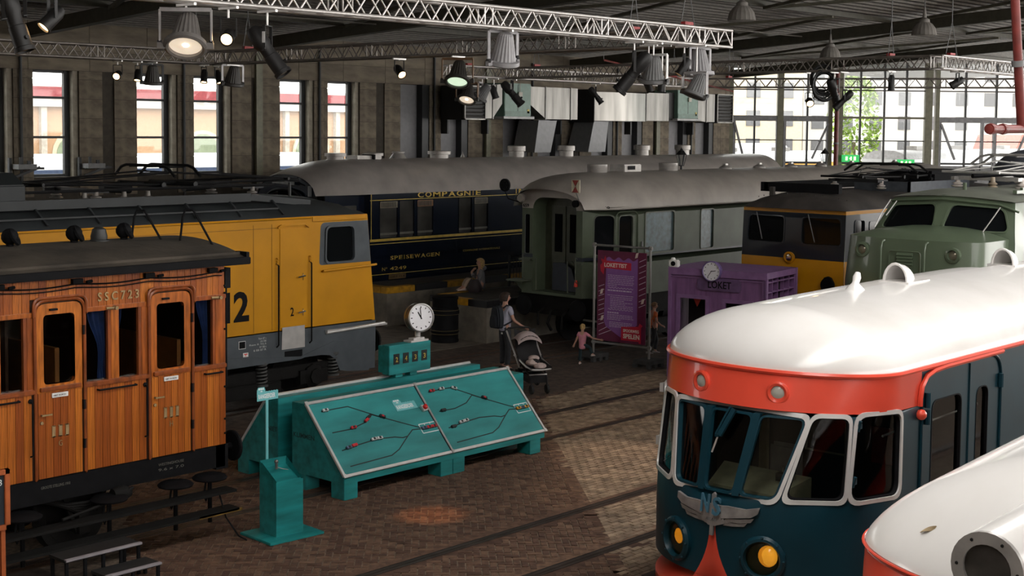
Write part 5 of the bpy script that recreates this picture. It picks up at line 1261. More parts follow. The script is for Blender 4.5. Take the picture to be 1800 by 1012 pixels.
        m=MB();m.box(2.02,2.05,-.95,-.70,1.95,2.35);m.build('red_cabinet',mat('cabinet_red',(.28,.02,.02),.5),r,smooth=0)
        m=MB();m.tube([(1.2,-1.25,2.45),(2.0,-1.2,2.45)],.012,6);m.tube([(2.3,-1.25,2.45),(3.6,-1.2,2.45)],.012,6);m.tube([(1.9,-1.2,1.9),(1.9,-1.2,2.5)],.012,6);m.build('cab_rail',ALU,r)
        m=MB();m.tube([(1.9,.05,2.0),(1.9,.05,2.62),(1.9,-.45,2.62),(1.9,-.45,2.0)],.018,6,closed=True);m.build('inner_window_frame',DESK,r)
        m=MB();m.box(.72,.9,-.42,-.28,1.9,1.98);m.cyl((.8,-.33,1.9),(.8,-.33,2.05),.02,n=8);m.build('brake_handle',CHROME,r)
    r.location=loc
    return r
rc1=railcar('blue and white railcar with coral red band and winged emblem at the right',(12.1,8.1,0))
def scoop(par,x,y,z,s=1.,mt=RCW):
    m=MB();n=10;vs=[];L_=.52*s
    us=[0,.15,.3,.5,.75,1.0];pr=[(.15,1),(.16,1),(.14,.95),(.11,.8),(.06,.5),(.0,.05)]
    for t,(w,h) in zip(us,pr):
        for k in range(n+1):
            a=pi*k/n;vs.append((x+t*L_,y+w*s*cos(a),z+.22*s*h*sin(a)))
    fs=[(i*(n+1)+k,i*(n+1)+k+1,(i+1)*(n+1)+k+1,(i+1)*(n+1)+k) for i in range(len(us)-1) for k in range(n)]
    m.add(vs,fs);m.tube([(x,y+.155*s*cos(pi*k/n),z+.225*s*sin(pi*k/n)) for k in range(n+1)],.018*s,6);m.box(x-.05,x+L_,y-.2*s,y+.2*s,z-.03,z+.012);return m.build('roof_scoop',mt,par,smooth=50,recalc=False)
ORG[rc1.name]=Vector((12.1,8.1,0))
scoop(rc1,12.1+3.85,8.1,3.755);scoop(rc1,12.1+6.9,8.05,3.765)
m=MB();m.lathe([(.12,0),(.10,.03),(.04,.09),(.03,.12),(0,.12)],14,(14.95,8.1,3.73));m.lathe([(.035,0),(.05,.1),(.03,.16),(0,.17)],12,(14.95,8.1,3.79),(.35,0,.9));m.build('roof_whistle',RCW,rc1,smooth=50)
# ---------- second white roofed railcar, nearest the camera ----------
rc2=railcar('white roofed railcar with red band at the bottom right, nearest the viewer',(6.75,2.77,0),False,.95,1.82,1.33,.45,6.66)
ORG[rc2.name]=Vector((6.75,2.77,0))
p=Vector((6.78,2.89,3.42))
h=MB();ax=Vector((-1,0,-.05));h.lathe([(.10,0),(.185,0),(.19,-.03),(.187,-.4),(.18,-.9),(.15,-1.5),(.05,-2.0)],26,p,ax);h=h.build('roof_headlight_pod',RCW,rc2,smooth=50)
m=MB();m.lathe([(.125,.004),(.19,.004),(.19,.03),(.125,.03),(.125,.004)],28,p,ax,cap=0)
m.build('headlight_rim',mat('rim_grey',(.40,.38,.36),.4,.4),h)
u_,v_=perp(ax)
for k in range(6): MB().ball(p+ax.normalized()*.03+(u_*cos(k*pi/3)+v_*sin(k*pi/3))*.158,.010,6).build('rim_screw',DARK,h)
m=MB();m.lathe([(0,.012),(.125,.012)],24,p,ax);m.build('headlight_glass',mat('pod_glass',(.10,.09,.08),.12),h)
lf_=MB();c=Vector((7.476,3.549,3.338));n_=Vector((-.65,.35,.675)).normalized();a=Vector((.05,-.93,.53)).normalized();a=(a-n_*a.dot(n_)).normalized();b=n_.cross(a)
for k in range(6):
    t0=(k/6-.5)*.11;t1=((k+1)/6-.5)*.11;w0=.014*sin(pi*k/6)+.002;w1=.014*sin(pi*(k+1)/6)+.002
    lf_.add([c+a*t0-b*w0+n_*(.004+.010*sin(k)),c+a*t0+b*w0+n_*.004,c+a*t1+b*w1+n_*.004,c+a*t1-b*w1+n_*(.004+.010*sin(k+1)),c+a*t0,c+a*t1],[(0,1,2,3),(4,5,2,1),(0,3,5,4)])
tag(lf_.build('leaf',mat('dry_leaf',(.30,.22,.12),.8),None),'small curled dry leaf lying on the nearest white railcar roof','leaf')
# ---------- teal shunting puzzle boards ----------
TEAL=mat('teal_stained_wood',(.012,.215,.215),.5,var=.22,scale=2.2,stretch=(.5,3,3),bump=.05,spec=.35)
TEALD=mat('teal_board_face',(.028,.255,.255),.42,var=.16,scale=1.6,stretch=(.6,2.2,2.2))
TLIGHT=mat('pale_teal_print',(.15,.48,.50),.5,var=.05)
LINE=mat('printed_black_line',(.006,.012,.012),.5)
WPR=mat('printed_white',(.75,.82,.82),.5,var=.03)
fb=thing('puzzle_board','teal sloping shunting puzzle board with magnetic toy wagons facing the viewer','exhibit',(16.1,16.4,0),'teal puzzle boards')
X0b,X1b=13.78,18.36
prof=[(15.83,.24),(15.83,.36),(16.73,1.335),(17.06,1.335),(17.06,.24)]
m=MB();m.prism(prof,(X0b,0,0),(0,1,0),(0,0,1),(X1b-X0b,0,0));m.build('cabinet',TEAL,fb,smooth=0,bevel=.006)
for x in (13.78,15.82,16.10,17.98):
    for y in (15.83,16.72): MB().box(x,x+.27,y,y+.30,0,.25).build('leg',TEAL,fb,smooth=0,bevel=.005)
sl=Vector((0,.90,.975)).normalized();nrm=Vector((0,-.975,.90)).normalized();SLn=sqrt(.9**2+.975**2)
def bp(x,t,d=0): return Vector((x,15.83,.36))+sl*t+nrm*d
for a,b in ((X0b,16.08),(16.08,X1b)):
    m=MB();m.add([bp(a+.03,.03,.012),bp(b-.03,.03,.012),bp(b-.03,SLn-.03,.012),bp(a+.03,SLn-.03,.012),bp(a+.03,.03,-.01),bp(b-.03,.03,-.01),bp(b-.03,SLn-.03,-.01),bp(a+.03,SLn-.03,-.01)],[(0,1,2,3),(0,1,5,4),(1,2,6,5),(2,3,7,6),(3,0,4,7)]);pn=m.build('panel',TEALD,fb,smooth=0)
    for q in ((a,0,b,0),(a,SLn,b,SLn),(a,0,a,SLn),(b,0,b,SLn)):
        MB().bar(bp(q[0],q[1],.01),bp(q[2],q[3],.01),.045,.04,up=nrm).build('edge_profile',ALU,pn,smooth=0,bevel=.004)
    for x in (a,b):
        for t in (0,SLn): MB().bar(bp(x-.03,t,.03),bp(x+.03,t,.03),.06,.012,up=nrm).build('corner_plate',ALU,pn,smooth=0)
def pix(u,v): # panel coordinates: u along x 0..1, v 0..1 from the top
    return u,v
def track(pts,m): 
    P=[bp(x,t,.014) for x,t in pts]
    for a,b in zip(P,P[1:]): m.bar(a,b,.017,.004,up=nrm)
tl=MB()
def B(x,y): # target pixel lines of the printed layout, already turned into board coordinates
    return (x,y)
L1=[(13.98,1.12),(14.20,1.13),(14.52,1.13),(15.05,.84),(15.55,.60),(15.78,.50)]
L2=[(13.98,.74),(14.35,.74),(14.66,.80),(14.88,.92),(15.05,.84)]
L3=[(13.98,.42),(14.35,.46),(14.75,.49),(15.10,.46),(15.25,.42),(15.36,.43)]
L4=[(13.98,.14),(14.85,.17),(15.05,.24),(15.36,.43),(15.52,.52),(15.78,.50)]
L5=[(15.78,.50),(16.04,.50)]
for l in (L1,L2,L3,L4,L5): track([(x,t*SLn/1.3) for x,t in l],tl)
for l in (L1,L2,L3,L4): track([(x+2.30,t*SLn/1.3) for x,t in l],tl)
track([(18.08,.5*SLn/1.3),(18.33,.5*SLn/1.3)],tl)
tl.build('printed_tracks',LINE,fb,smooth=0)
wf=MB()
for xo in (15.70,17.98):
    x1=xo+(.36 if xo<16 else .33);t0,t1=.42*SLn/1.3,.585*SLn/1.3
    for q in ((xo,t0,x1,t0),(xo,t1,x1,t1),(xo,t0,xo,t1),(x1,t0,x1,t1),(xo+.12,t1,xo+.12,t1-.03),(xo+.24,t1,xo+.24,t1-.03)): wf.bar(bp(q[0],q[1],.014),bp(q[2],q[3],.014),.014,.004,up=nrm)
wf.build('printed_frame',WPR,fb,smooth=0)
def logo(par,o,u,v,w,h,name='logo'):
    """pale wavy banner with a small locomotive shape and the word on it"""
    u=Vector(u).normalized();v=Vector(v).normalized();n=u.cross(v)
    pts=[(0,0),(1,0)]+[(1-.06*k,.62+.05*(k%2)) for k in range(11)]+[(.38,.80),(.34,.98),(.05,.98),(0,.80)]
    m=MB();m.prism([(a*w,b*h) for a,b in pts],Vector(o),u,v,n*.006);b=m.build(name,TLIGHT,par,smooth=0)
    t=MB();t.text('RANGEERDER',Vector(o)+u*w*.06+v*h*.14+n*.006,u,v,h*.34,w*.80,.002,bold=.03)
    b2=t.build('logo_lettering',WPR,b,smooth=0)
    q=MB()
    for k in range(3): q.prism([(w*(.06+.09*k),h*.80),(w*(.13+.09*k),h*.80),(w*(.13+.09*k),h*.93),(w*(.06+.09*k),h*.93)],Vector(o),u,v,n*.010)
    q.prism([(w*.14,h*.66),(w*.26,h*.66),(w*.22,h*.74),(w*.17,h*.74)],Vector(o),u,v,n*.010)
    q.build('logo_train',WPR,b,smooth=0)
    return b
logo(fb,bp(15.42,.90,.013),(1,0,0),sl,.46,.22)
sw=MB();c=bp(15.98,.86,.012);sw.bar(c,c+nrm*.05,.11,.11,up=(1,0,0));sw=sw.build('switch_box',ALU,fb,smooth=0,bevel=.006)
MB().lathe([(.042,0),(.042,.02),(.036,.04),(.02,.052),(0,.055)],18,c+nrm*.05,nrm).build('red_button',mat('button_red',(.62,.012,.010),.25),sw)
MB().text('KLIMMEN',(X0b-.001,17.02,.80),(0,-1,0),(0,0,1),.075,.50,.002,bold=.02).build('lettering',mat('dark_print',(.006,.05,.05),.6),fb,smooth=0)
# rear board, sloping the other way
rb_=thing('puzzle_board','teal sloping puzzle board behind the first, facing the yellow locomotive','exhibit',(16.1,17.9,0),'teal puzzle boards')
prof2=[(18.44,.24),(18.44,.36),(17.66,1.32),(17.40,1.335),(17.40,.24)]
m=MB();m.prism(prof2,(13.78,0,0),(0,1,0),(0,0,1),(4.6,0,0));m.build('cabinet',TEAL,rb_,smooth=0,bevel=.006)
for x in (13.78,15.82,16.10,18.1):
    for y in (17.40,18.15): MB().box(x,x+.27,y,y+.29,0,.25).build('leg',TEAL,rb_,smooth=0,bevel=.005)
for a,b in ((13.78,16.08),(16.08,18.37)):
    for q in (((a,17.66,1.34),(b,17.66,1.34)),((a,18.45,.37),(b,18.45,.37)),((a,17.66,1.34),(a,18.45,.37)),((b,17.66,1.34),(b,18.45,.37))): MB().bar(q[0],q[1],.045,.04).build('edge_profile',ALU,rb_,smooth=0,bevel=.004)
MB().text('NIET',(13.779,17.66,.80),(0,-1,0),(0,0,1),.075,.24,.002,bold=.02).build('lettering',MATS['dark_print'],rb_,smooth=0)
# board end piece beyond (a low teal plinth behind both)
pl=thing('plinth','low teal plinth between the far ends of the two puzzle boards','exhibit',(18.7,17.5,0))
m=MB();m.box(18.40,19.0,16.9,17.5,0,1.16);m.build('block',TEAL,pl,smooth=0,bevel=.01)
# counter box with four digits
cb=thing('counter_box','teal counter box with four number windows on two posts above the rear puzzle board','exhibit',(16.6,17.6,1.3))
bx0,bx1,by0,by1,bz0,bz1=16.16,17.14,17.42,17.60,1.40,1.90
m=MB();m.box(bx0,bx1,by0,by1,bz0,bz1);m.build('box',TEAL,cb,smooth=0,bevel=.006)
m=MB();m.box(bx0+.02,bx1-.02,by1,by1+.12,bz0+.02,bz1-.02);m.build('rear_box',TEAL,cb,smooth=0,bevel=.006)
for x in (16.36,16.70): MB().box(x,x+.16,17.47,17.60,1.335,1.41).build('post',TEAL,cb,smooth=0)
for i,dg in enumerate('2433'):
    x=16.26+i*.218
    w=MB().box(x,x+.135,by0-.006,by0+.0,1.57,1.75).build('number_window',mat('window_black',(.008,.012,.012),.3),cb,smooth=0)
    MB().text(dg,(x+.045,by0-.007,1.61),(1,0,0),(0,0,1),.085,.05,.003,bold=.015).build('digit',mat('digit_amber',(.42,.30,.05),.5),w,smooth=0)
# clock on the box
def clock(nm,label,c,ax,r,depth,case,hh,mm,stand=None):
    t=thing(nm,label,'clock',(c[0],c[1],c[2]-r-(stand or 0)))
    c=Vector(c);ax=Vector(ax).normalized();up=Vector((0,0,1));rt=up.cross(ax).normalized();up=ax.cross(rt)
    m=MB();m.lathe([(0,-depth),(r*.9,-depth),(r,-depth*.85),(r,-.01),(r*1.02,.0),(r*1.02,.02),(r*.93,.03),(r*.90,.0),(0,.0)],40,c,ax);m.build('case',case,t,smooth=40)
    m=MB();m.cyl(c,c+ax*.006,r*.90,n=40);d=m.build('dial',mat('dial_white',(.80,.79,.82),.4,var=.02),t)
    m=MB()
    for k in range(12):
        a=k*pi/6;dd=rt*sin(a)+up*cos(a);m.bar(c+dd*r*.68+ax*.009,c+dd*r*.80+ax*.009,r*.06,.003,up=ax)
    m.build('hour_marks',BLACK,d,smooth=0)
    for ang,L_,w in ((hh,.48,.07),(mm,.70,.05)):
        a=ang;dd=rt*sin(a)+up*cos(a);MB().bar(c-dd*r*.1+ax*.013,c+dd*r*L_+ax*.013,r*w,.004,up=ax).build('hand',BLACK,d,smooth=0)
    return t,c
ck,c=clock('station_clock','round silver station clock on a foot on top of the teal counter box',(16.88,17.40,2.32),(-.30,-1,.05),.245,.20,mat('clock_silver',(.33,.32,.31),.35,.7),radians(330),radians(-5),.2)
m=MB();m.cyl((16.9,17.5,1.99),(16.9,17.5,2.08),.05,n=14);m.lathe([(.06,0),(.05,.03)],14,(16.9,17.5,1.95));m.box(16.68,17.10,17.43,17.62,1.90,1.93);m.box(16.76,17.02,17.45,17.58,1.93,1.965);m.build('foot',mat('clock_foot',(.5,.48,.46),.45),ck,smooth=40)
m=MB();m.lathe([(.246,-.10),(.25,-.09),(.246,-.08)],40,c,(-.30,-1,.05),cap=0);m.build('case_band',CHROME,ck)
# pedestal with sign pole
pe=thing('pedestal','teal pedestal with sloped top on a square base plate, with a thin sign pole','pedestal',(12.05,15.15,0))
T=Matrix.Translation((12.05,15.13,0))@Matrix.Rotation(radians(-4),4,'Z')
MB(T).box(-.44,.44,-.37,.37,0,.035).build('base_plate',TEAL,pe,smooth=0,bevel=.006)
m=MB(T);q=[(-.22,-.18),(.22,-.18),(.22,.22),(-.22,.22)]
m.add([(a,b,.035) for a,b in q]+[(-.22,-.18,.78),(.22,-.18,.78),(.22,.22,1.02),(-.22,.22,1.02)],[(3,2,1,0),(0,1,5,4),(1,2,6,5),(2,3,7,6),(3,0,4,7)])
m.add([(-.20,-.16,.79),(.20,-.16,.79),(.20,.20,1.0),(-.20,.20,1.0),(-.20,-.16,.74),(.20,-.16,.74),(.20,.20,.92),(-.20,.20,.92)],[(4,5,6,7),(0,1,5,4),(1,2,6,5),(2,3,7,6),(3,0,4,7)])
m.build('column',TEAL,pe,smooth=0)
m=MB(T);m.cyl((-.04,.08,.90),(-.04,.08,.99),.02,n=10);m.ball((-.04,.08,1.0),.03,10);m.tube([(-.04,.08,.93),(.03,.02,.90),(.10,.0,.885)],.005,6);m.build('tap',STEEL,pe)
m=MB(T);m.box(-.11,-.07,.225,.245,.035,1.86);pl_=m.build('sign_pole',TLIGHT,pe,smooth=0)
T2=T@Matrix.Translation((-.24,.22,1.87))
b=logo(pe,T@Vector((-.26,.22,1.84)),(1,0,0),(0,0,1),.36,.19,'sign_plate')
# toy wagons on the board
TOYW=mat('toy_white',(.62,.62,.62),.4);TOYR=mat('toy_red',(.60,.03,.04),.35);TOYK=mat('toy_black',(.02,.02,.022),.4);TOYO=mat('toy_yellow',(.68,.34,.02),.35);TOYB=mat('toy_blue_grey',(.10,.13,.22),.4)
wmes={}
def toy(x,t,ang,m1,label,m2=None,L_=.105):
    t=t*SLn/1.3
    o=bp(x,t,.016);R=Matrix.Rotation(ang,4,nrm);dx=(R@Vector((1,0,0)));dy=nrm.cross(dx)
    th=thing('toy_wagon',label,'toy',o,'magnetic toy wagons')
    m=MB();m.bar(o-dx*L_/2+nrm*.026,o+dx*L_/2+nrm*.026,.045,.030,up=nrm);m.build('body',m1,th,smooth=0,bevel=.004)
    MB().bar(o-dx*L_*.52+nrm*.006,o+dx*L_*.52+nrm*.006,.038,.012,up=nrm).build('chassis',TOYK,th,smooth=0)
    for sx in (-.3,.3): MB().cyl(o+dx*L_*sx-dy*.026+nrm*.012,o+dx*L_*sx+dy*.026+nrm*.012,.012,n=8).build('wheel',TOYK,th)
    if m2: MB().bar(o-dx*L_*.18+nrm*.041,o+dx*L_*.18+nrm*.041,.034,.010,up=nrm).build('load',m2,th,smooth=0)
al=math.atan2(-.32,.53);
W_=[(14.05,1.125,0,TOYW,'white toy wagon alone at the upper left start of the left board',TOYK),
(14.40,.75,.02,TOYR,'red and black toy wagon on the second line of the left board',TOYK),
(14.72,.83,.42,TOYR,'tilted red toy wagon on the bend of the left board',None),(14.79,.875,.42,TOYK,'black toy wagon touching the tilted red one on the bend',None),
(15.06,.84,-.5,TOYK,'black toy wagon with red load on the descending line of the left board',TOYR),
(14.12,.44,.08,TOYB,'blue grey toy wagon at the left end of the third line of the left board',TOYK),(14.24,.455,.08,TOYR,'red toy wagon coupled behind the blue grey one on the third line',None),
(14.66,.488,.03,TOYW,'white toy wagon in the middle of the third line of the left board',TOYK),(14.78,.487,-.05,TOYW,'white toy wagon coupled at the right on the third line of the left board',TOYK),
(15.76,.50,0,TOYB,'blue toy wagon first in the white frame of the left board',TOYK),(15.87,.50,0,TOYR,'red toy wagon second in the white frame of the left board',TOYK),(15.98,.50,0,TOYR,'red and black toy wagon last in the white frame of the left board',TOYK),
(16.35,1.125,0,TOYR,'red headed toy wagon at the upper left of the right board',TOYK),(16.58,1.13,0,TOYW,'white toy wagon on the top line of the right board',TOYK),(16.86,1.10,-.45,TOYW,'white toy wagon where the top line of the right board turns down',TOYK),
(16.36,.74,0,TOYK,'black toy wagon on the second line of the right board',None),(17.40,.82,-.5,TOYK,'black and red toy wagon on the descending line of the right board',TOYR),
(16.38,.42,0,TOYK,'black toy wagon at the left of the third line of the right board',None),(16.60,.47,.06,TOYW,'white toy wagon on the third line of the right board',TOYK),(16.71,.478,.06,TOYW,'white and black toy wagon at the right of the third line, right board',TOYK),
(18.03,.50,0,TOYO,'yellow toy wagon first in the white frame of the right board',TOYK),(18.13,.50,0,TOYB,'blue grey toy wagon in the middle of the white frame of the right board',TOYK),(18.23,.50,0,TOYO,'yellow toy wagon last in the white frame of the right board',TOYK)]
for w in W_: toy(w[0],w[1],w[2],w[3],w[4],w[5])
# ---------- banner frame ----------
SCAF=mat('scaffold_tube',(.30,.29,.275),.4,.6)
BAN=mat('banner_maroon',(.125,.008,.045),.6,var=.08);BANP=mat('banner_purple',(.235,.085,.30),.6,var=.05);BANR=mat('banner_red',(.52,.008,.035),.6,var=.05);BANT=mat('banner_text',(.62,.50,.62),.6,var=.02);BANW=mat('banner_cream',(.75,.62,.55),.6)
bf=thing('banner_stand','tall maroon and purple banner on a tube frame with two grey foot blocks','banner',(26.62,20.6,0))
ba,bb=Vector((26.56,21.37,0)),Vector((26.70,19.80,0))
bu=(bb-ba).normalized();bn=Vector((-bu.y,bu.x,0));bn=-bn if bn.x>0 else bn
def bq(s,z,d=0): return ba+bu*s+bn*d+Vector((0,0,z))
BLn=(bb-ba).length
for s in (0,BLn):
    MB().tube([bq(s,.18),bq(s,2.82)],.028,10).build('upright',SCAF,bf)
for z in (.44,2.80): MB().tube([bq(-.04,z),bq(BLn+.04,z)],.028,10).build('cross_tube',SCAF,bf)
for s in (0,BLn):
    for z in (.44,2.80): m=MB();m.tube([bq(s-.05,z),bq(s+.05,z)],.04,10);m.tube([bq(s,z-.05),bq(s,z+.05)],.04,10);m.build('tube_clamp',SCAF,bf)
FOOT=mat('foot_block_grey',(.045,.044,.044),.85,var=.2)
for s in (-.0,BLn-.02):
    fb_=thing('foot_block',['dark grey ballast block under the left upright of the banner frame','dark grey ballast block under the right upright of the banner frame'][s>.5],'block',bq(s,0))
    c=bq(s+.03,0);m=MB();m.box(c.x-.32,c.x+.28,c.y-.24,c.y+.24,.085,.18);
    for dx in (-.29,-.06,.18):
        for dy in (-.2,.2): m.box(c.x+dx-.05,c.x+dx+.07,c.y+dy-.05,c.y+dy+.05,0,.09)
    m.build('block',FOOT,fb_,smooth=0,bevel=.01)
m=MB();m.add([bq(.10,.50,.01),bq(BLn-.10,.50,.01),bq(BLn-.10,2.68,.01),bq(.10,2.68,.01),bq(.10,.50,-.005),bq(BLn-.10,.50,-.005),bq(BLn-.10,2.68,-.005),bq(.10,2.68,-.005)],[(0,1,2,3),(7,6,5,4),(0,1,5,4),(1,2,6,5),(2,3,7,6),(3,0,4,7)]);bs=m.build('banner',BAN,bf,smooth=0)
def bprism(poly,mt,nm,d=.012,t=.003,par=bs):
    m=MB();m.prism(poly,bq(0,0,d),bu,Vector((0,0,1)),bn*t);return m.build(nm,mt,par,smooth=0)
wave=[(.36,2.50-.0)]+[(.36+.88*k/24,2.50+.035*sin(k/24*2*pi*3.2)) for k in range(25)]
bprism([(.30,.98),(.36,.85),(.78,.62),(1.24,.95)]+wave[::-1],BANP,'purple_panel')
bprism([(.20,2.18),(.28,2.10),(.30,2.26),(1.06,2.24),(1.06,2.42),(.36,2.44),(.32,2.56),(.28,2.46),(.20,2.48),(.24,2.38),(.18,2.32)],BANR,'title_flash',.016)
m=MB();m.text('LOKETTIST',bq(.30,2.29,.02),bu,(0,0,1),.10,.64,.003,bold=.03);m.build('title_lettering',BANW,bs,smooth=0)
bprism([(.80,.56),(1.30,.56),(1.30,.52),(1.36,.52),(1.36,.90),(1.40,.95),(1.32,1.0),(1.28,.92),(.80,.88)],BANR,'series_flash',.016)
m=MB();m.text('SPOORWEG',bq(.86,.76,.02),bu,(0,0,1),.075,.44,.003,bold=.03);m.text('SPELEN',bq(.86,.61,.02),bu,(0,0,1),.115,.46,.003,bold=.035);m.build('series_lettering',BANW,bs,smooth=0)
m=MB();rnd=random.Random(3);z=2.12
def trow(x0,x1,z,h=.011):
    x=x0
    while x<x1-.02:
        w=min(rnd.uniform(.03,.09),x1-x);m.bar(bq(x,z,.016),bq(x+w,z,.016),h,.003,up=bn);x+=w+.016
for k in range(7): trow(.40,1.14 if k<6 else .66,2.10-k*.042)
for k in range(2): pass
m.text('COLLECTION',bq(.40,1.72,.015),bu,(0,0,1),.035,.32,.002) if False else trow(.40,1.08,1.735,.028)
for k in range(1): trow(.40,1.14,1.62)
for k in range(7): trow(.48,1.12 if k not in (2,4) else .9,1.575-k*.042)
trow(.40,.72,1.20,.026)
for k in range(4): trow(.40,1.14 if k<3 else .8,1.15-k*.038)
for k in range(4): trow(.46,1.10,.97-k*.036)
m.build('body_text',BANT,bs,smooth=0,kind='stuff')
m=MB()
for zz in (1.80,1.28):
    m.tube([bq(.42+.7*k/40,zz+.012*sin(k*pi/2.5),.016) for k in range(41)],.005,4)
m.build('wavy_rule',BANT,bs,smooth=0)
m=MB()
for k in range(9):
    m.bar(bq(.14,1.80-k*.115,.013),bq(.30,1.86-k*.115,.013),.012,.003,up=bn);m.bar(bq(1.28,2.46-k*.135,.013),bq(1.46,2.54-k*.135,.013),.012,.003,up=bn)
for k in range(2): m.bar(bq(.16,.72-k*.09,.013),bq(.5+.1*k,.9-k*.09,.013),.012,.003,up=bn)
m.build('hatch_lines',BANT,bs,smooth=0,kind='stuff')
for s,z in ((.18,1.62),(.20,.98),(1.16,2.54),(1.34,1.46)): bprism([(s,z),(s+.07,z+.02),(s+.10,z+.14),(s+.03,z+.12)],BANW,'ticket_print',.016)
# ---------- ticket booth ----------
PUR=mat('booth_purple',(.225,.105,.25),.55,var=.12,scale=3,stretch=(4,4,.6));PURD=mat('booth_purple_trim',(.25,.13,.29),.5,var=.08);PURS=mat('booth_sign_purple',(.15,.085,.19),.5)
tb=thing('ticket_booth','purple wooden ticket booth with a wall clock behind the railcar roof','booth',(26.6,17.6,0))
pa,pb=Vector((26.0,18.74,0)),Vector((26.35,16.42,0));u=(pb-pa).normalized();n=Vector((u.y,-u.x,0));n=n if n.x<0 else -n
HB=2.50
def q_(s,z,d=0): return pa+u*s+n*d+Vector((0,0,z))
BWd=(pb-pa).length
fq=lambda a,b,d:q_(a,b,d)
w1=rr(.28,.92,1.05,1.82,.005,1);w2=rr(1.40,1.98,1.0,1.78,.005,1)
m=MB();m.surf([(0,0),(BWd,0),(BWd,HB),(0,HB)],[w1,w2],fq)
for (a,b) in ((0,BWd),):
    m.add([q_(0,0),q_(0,0,-1.7),q_(0,HB,-1.7),q_(0,HB)],[(0,1,2,3)])
m.build('front_wall',PUR,tb,smooth=0,recalc=False)
MB().add([q_(0,HB,-1.7),q_(BWd,HB,-1.7),q_(BWd,HB,.04),q_(0,HB,.04),q_(0,HB-.14,.04),q_(BWd,HB-.14,.04)],[(0,1,2,3),(3,2,5,4)]).build('roof_board',PURD,tb,smooth=0,recalc=False)
MB().bar(q_(0,HB-.08,.03),q_(BWd,HB-.08,.03),.05,.16).build('fascia',PURD,tb,smooth=0)
MB().bar(q_(0,HB-.20,.02),q_(BWd,HB-.20,.02),.04,.03).build('bead',PURD,tb,smooth=0)
for s in (.03,BWd-.03): MB().bar(q_(s,0,.015),q_(s,HB,.015),.07,.05,up=n).build('corner_post',PURD,tb,smooth=0)
MB().bar(q_(0,.78,.03),q_(BWd,.78,.03),.05,.05).build('waist_bead',PURD,tb,smooth=0)
for w in (w1,w2):
    cx=sum(a for a,_ in w)/len(w);cz=sum(b for _,b in w)/len(w)
    hx=.32;m=MB();m.ring(w,[(cx+(a-cx)*1.28,cz+(b-cz)*1.2) for a,b in w],fq,-.03,.03);f_=m.build('window_frame',PURD,tb,smooth=0)
    m=MB();m.fill(w,fq,-.02);m.build('window_pane',GLZ,f_,smooth=0,recalc=False)
MB().add([q_(.05,0,-.9),q_(BWd-.05,0,-.9),q_(BWd-.05,HB-.1,-.9),q_(.05,HB-.1,-.9)],[(0,1,2,3)]).build('inner_wall',mat('booth_inside',(.03,.022,.03),.8),tb,smooth=0)
MB().prism([(.55,1.82),(.75,1.82),(.65,1.62)],q_(0,0,-.12),u,(0,0,1),n*.004).build('pennant',mat('pennant_red',(.5,.04,.03),.6),tb,smooth=0)
sg=MB();sg.prism(rq([(.72,2.03),(1.78,2.03),(1.78,2.31),(.72,2.31)],.05,1),q_(0,0,.02),u,(0,0,1),n*.03);sg=sg.build('name_board',PURS,tb,smooth=0,bevel=.004)
MB().text('LOKET',q_(.99,2.09,.052),u,(0,0,1),.16,.56,.006,bold=.01).build('lettering',BLACK,sg,smooth=0)
# open side with pigeonholes
sd_=Vector((-n.x,-n.y,0))
m=MB();
for s in (.0,1.65): m.bar(q_(BWd,0,-s),q_(BWd,HB,-s),.08,.08,up=n)
m.bar(q_(BWd,HB-.07,0),q_(BWd,HB-.07,-1.7),.06,.14);m.bar(q_(BWd,.4,0),q_(BWd,.4,-1.7),.06,.8);m.build('side_frame',PURD,tb,smooth=0)
for k in range(7): MB().bar(q_(BWd-.12,.95+k*.22,-.04),q_(BWd-.12,.95+k*.22,-1.62),.24,.02).build('shelf',PURD,tb,smooth=0)
for k in range(6): MB().bar(q_(BWd-.12,.85,-.05-k*.31),q_(BWd-.12,HB-.14,-.05-k*.31),.24,.02,up=n).build('divider',PUR,tb,smooth=0)
MB().add([q_(BWd-.26,.8,0),q_(BWd-.26,.8,-1.7),q_(BWd-.26,HB-.1,-1.7),q_(BWd-.26,HB-.1,0)],[(0,1,2,3)]).build('shelf_back',mat('booth_shelf_back',(.05,.03,.08),.7),tb,smooth=0)
clock('wall_clock','round purple rimmed clock above the name board of the ticket booth',(q_(1.10,2.47,.12)),n,.225,.10,mat('clock_purple',(.24,.17,.40),.35,.3),radians(80),radians(215))
sc_=thing('security_camera','small white box on the top left corner of the ticket booth','camera',q_(.08,HB,-.05))
m=MB();c=q_(.12,HB+.08,.0);m.bar(c-u*.12,c+u*.12,.12,.16);m.build('housing',WHITE,sc_,smooth=0,bevel=.02)
MB().cyl(c+n*.06,c+n*.075,.055,n=16).build('lens',BLACK,sc_);MB().lathe([(.06,0),(.04,.05),(0,.06)],14,c+n*0+Vector((0,0,.08))-u*.03).build('top_knob',WHITE,sc_)
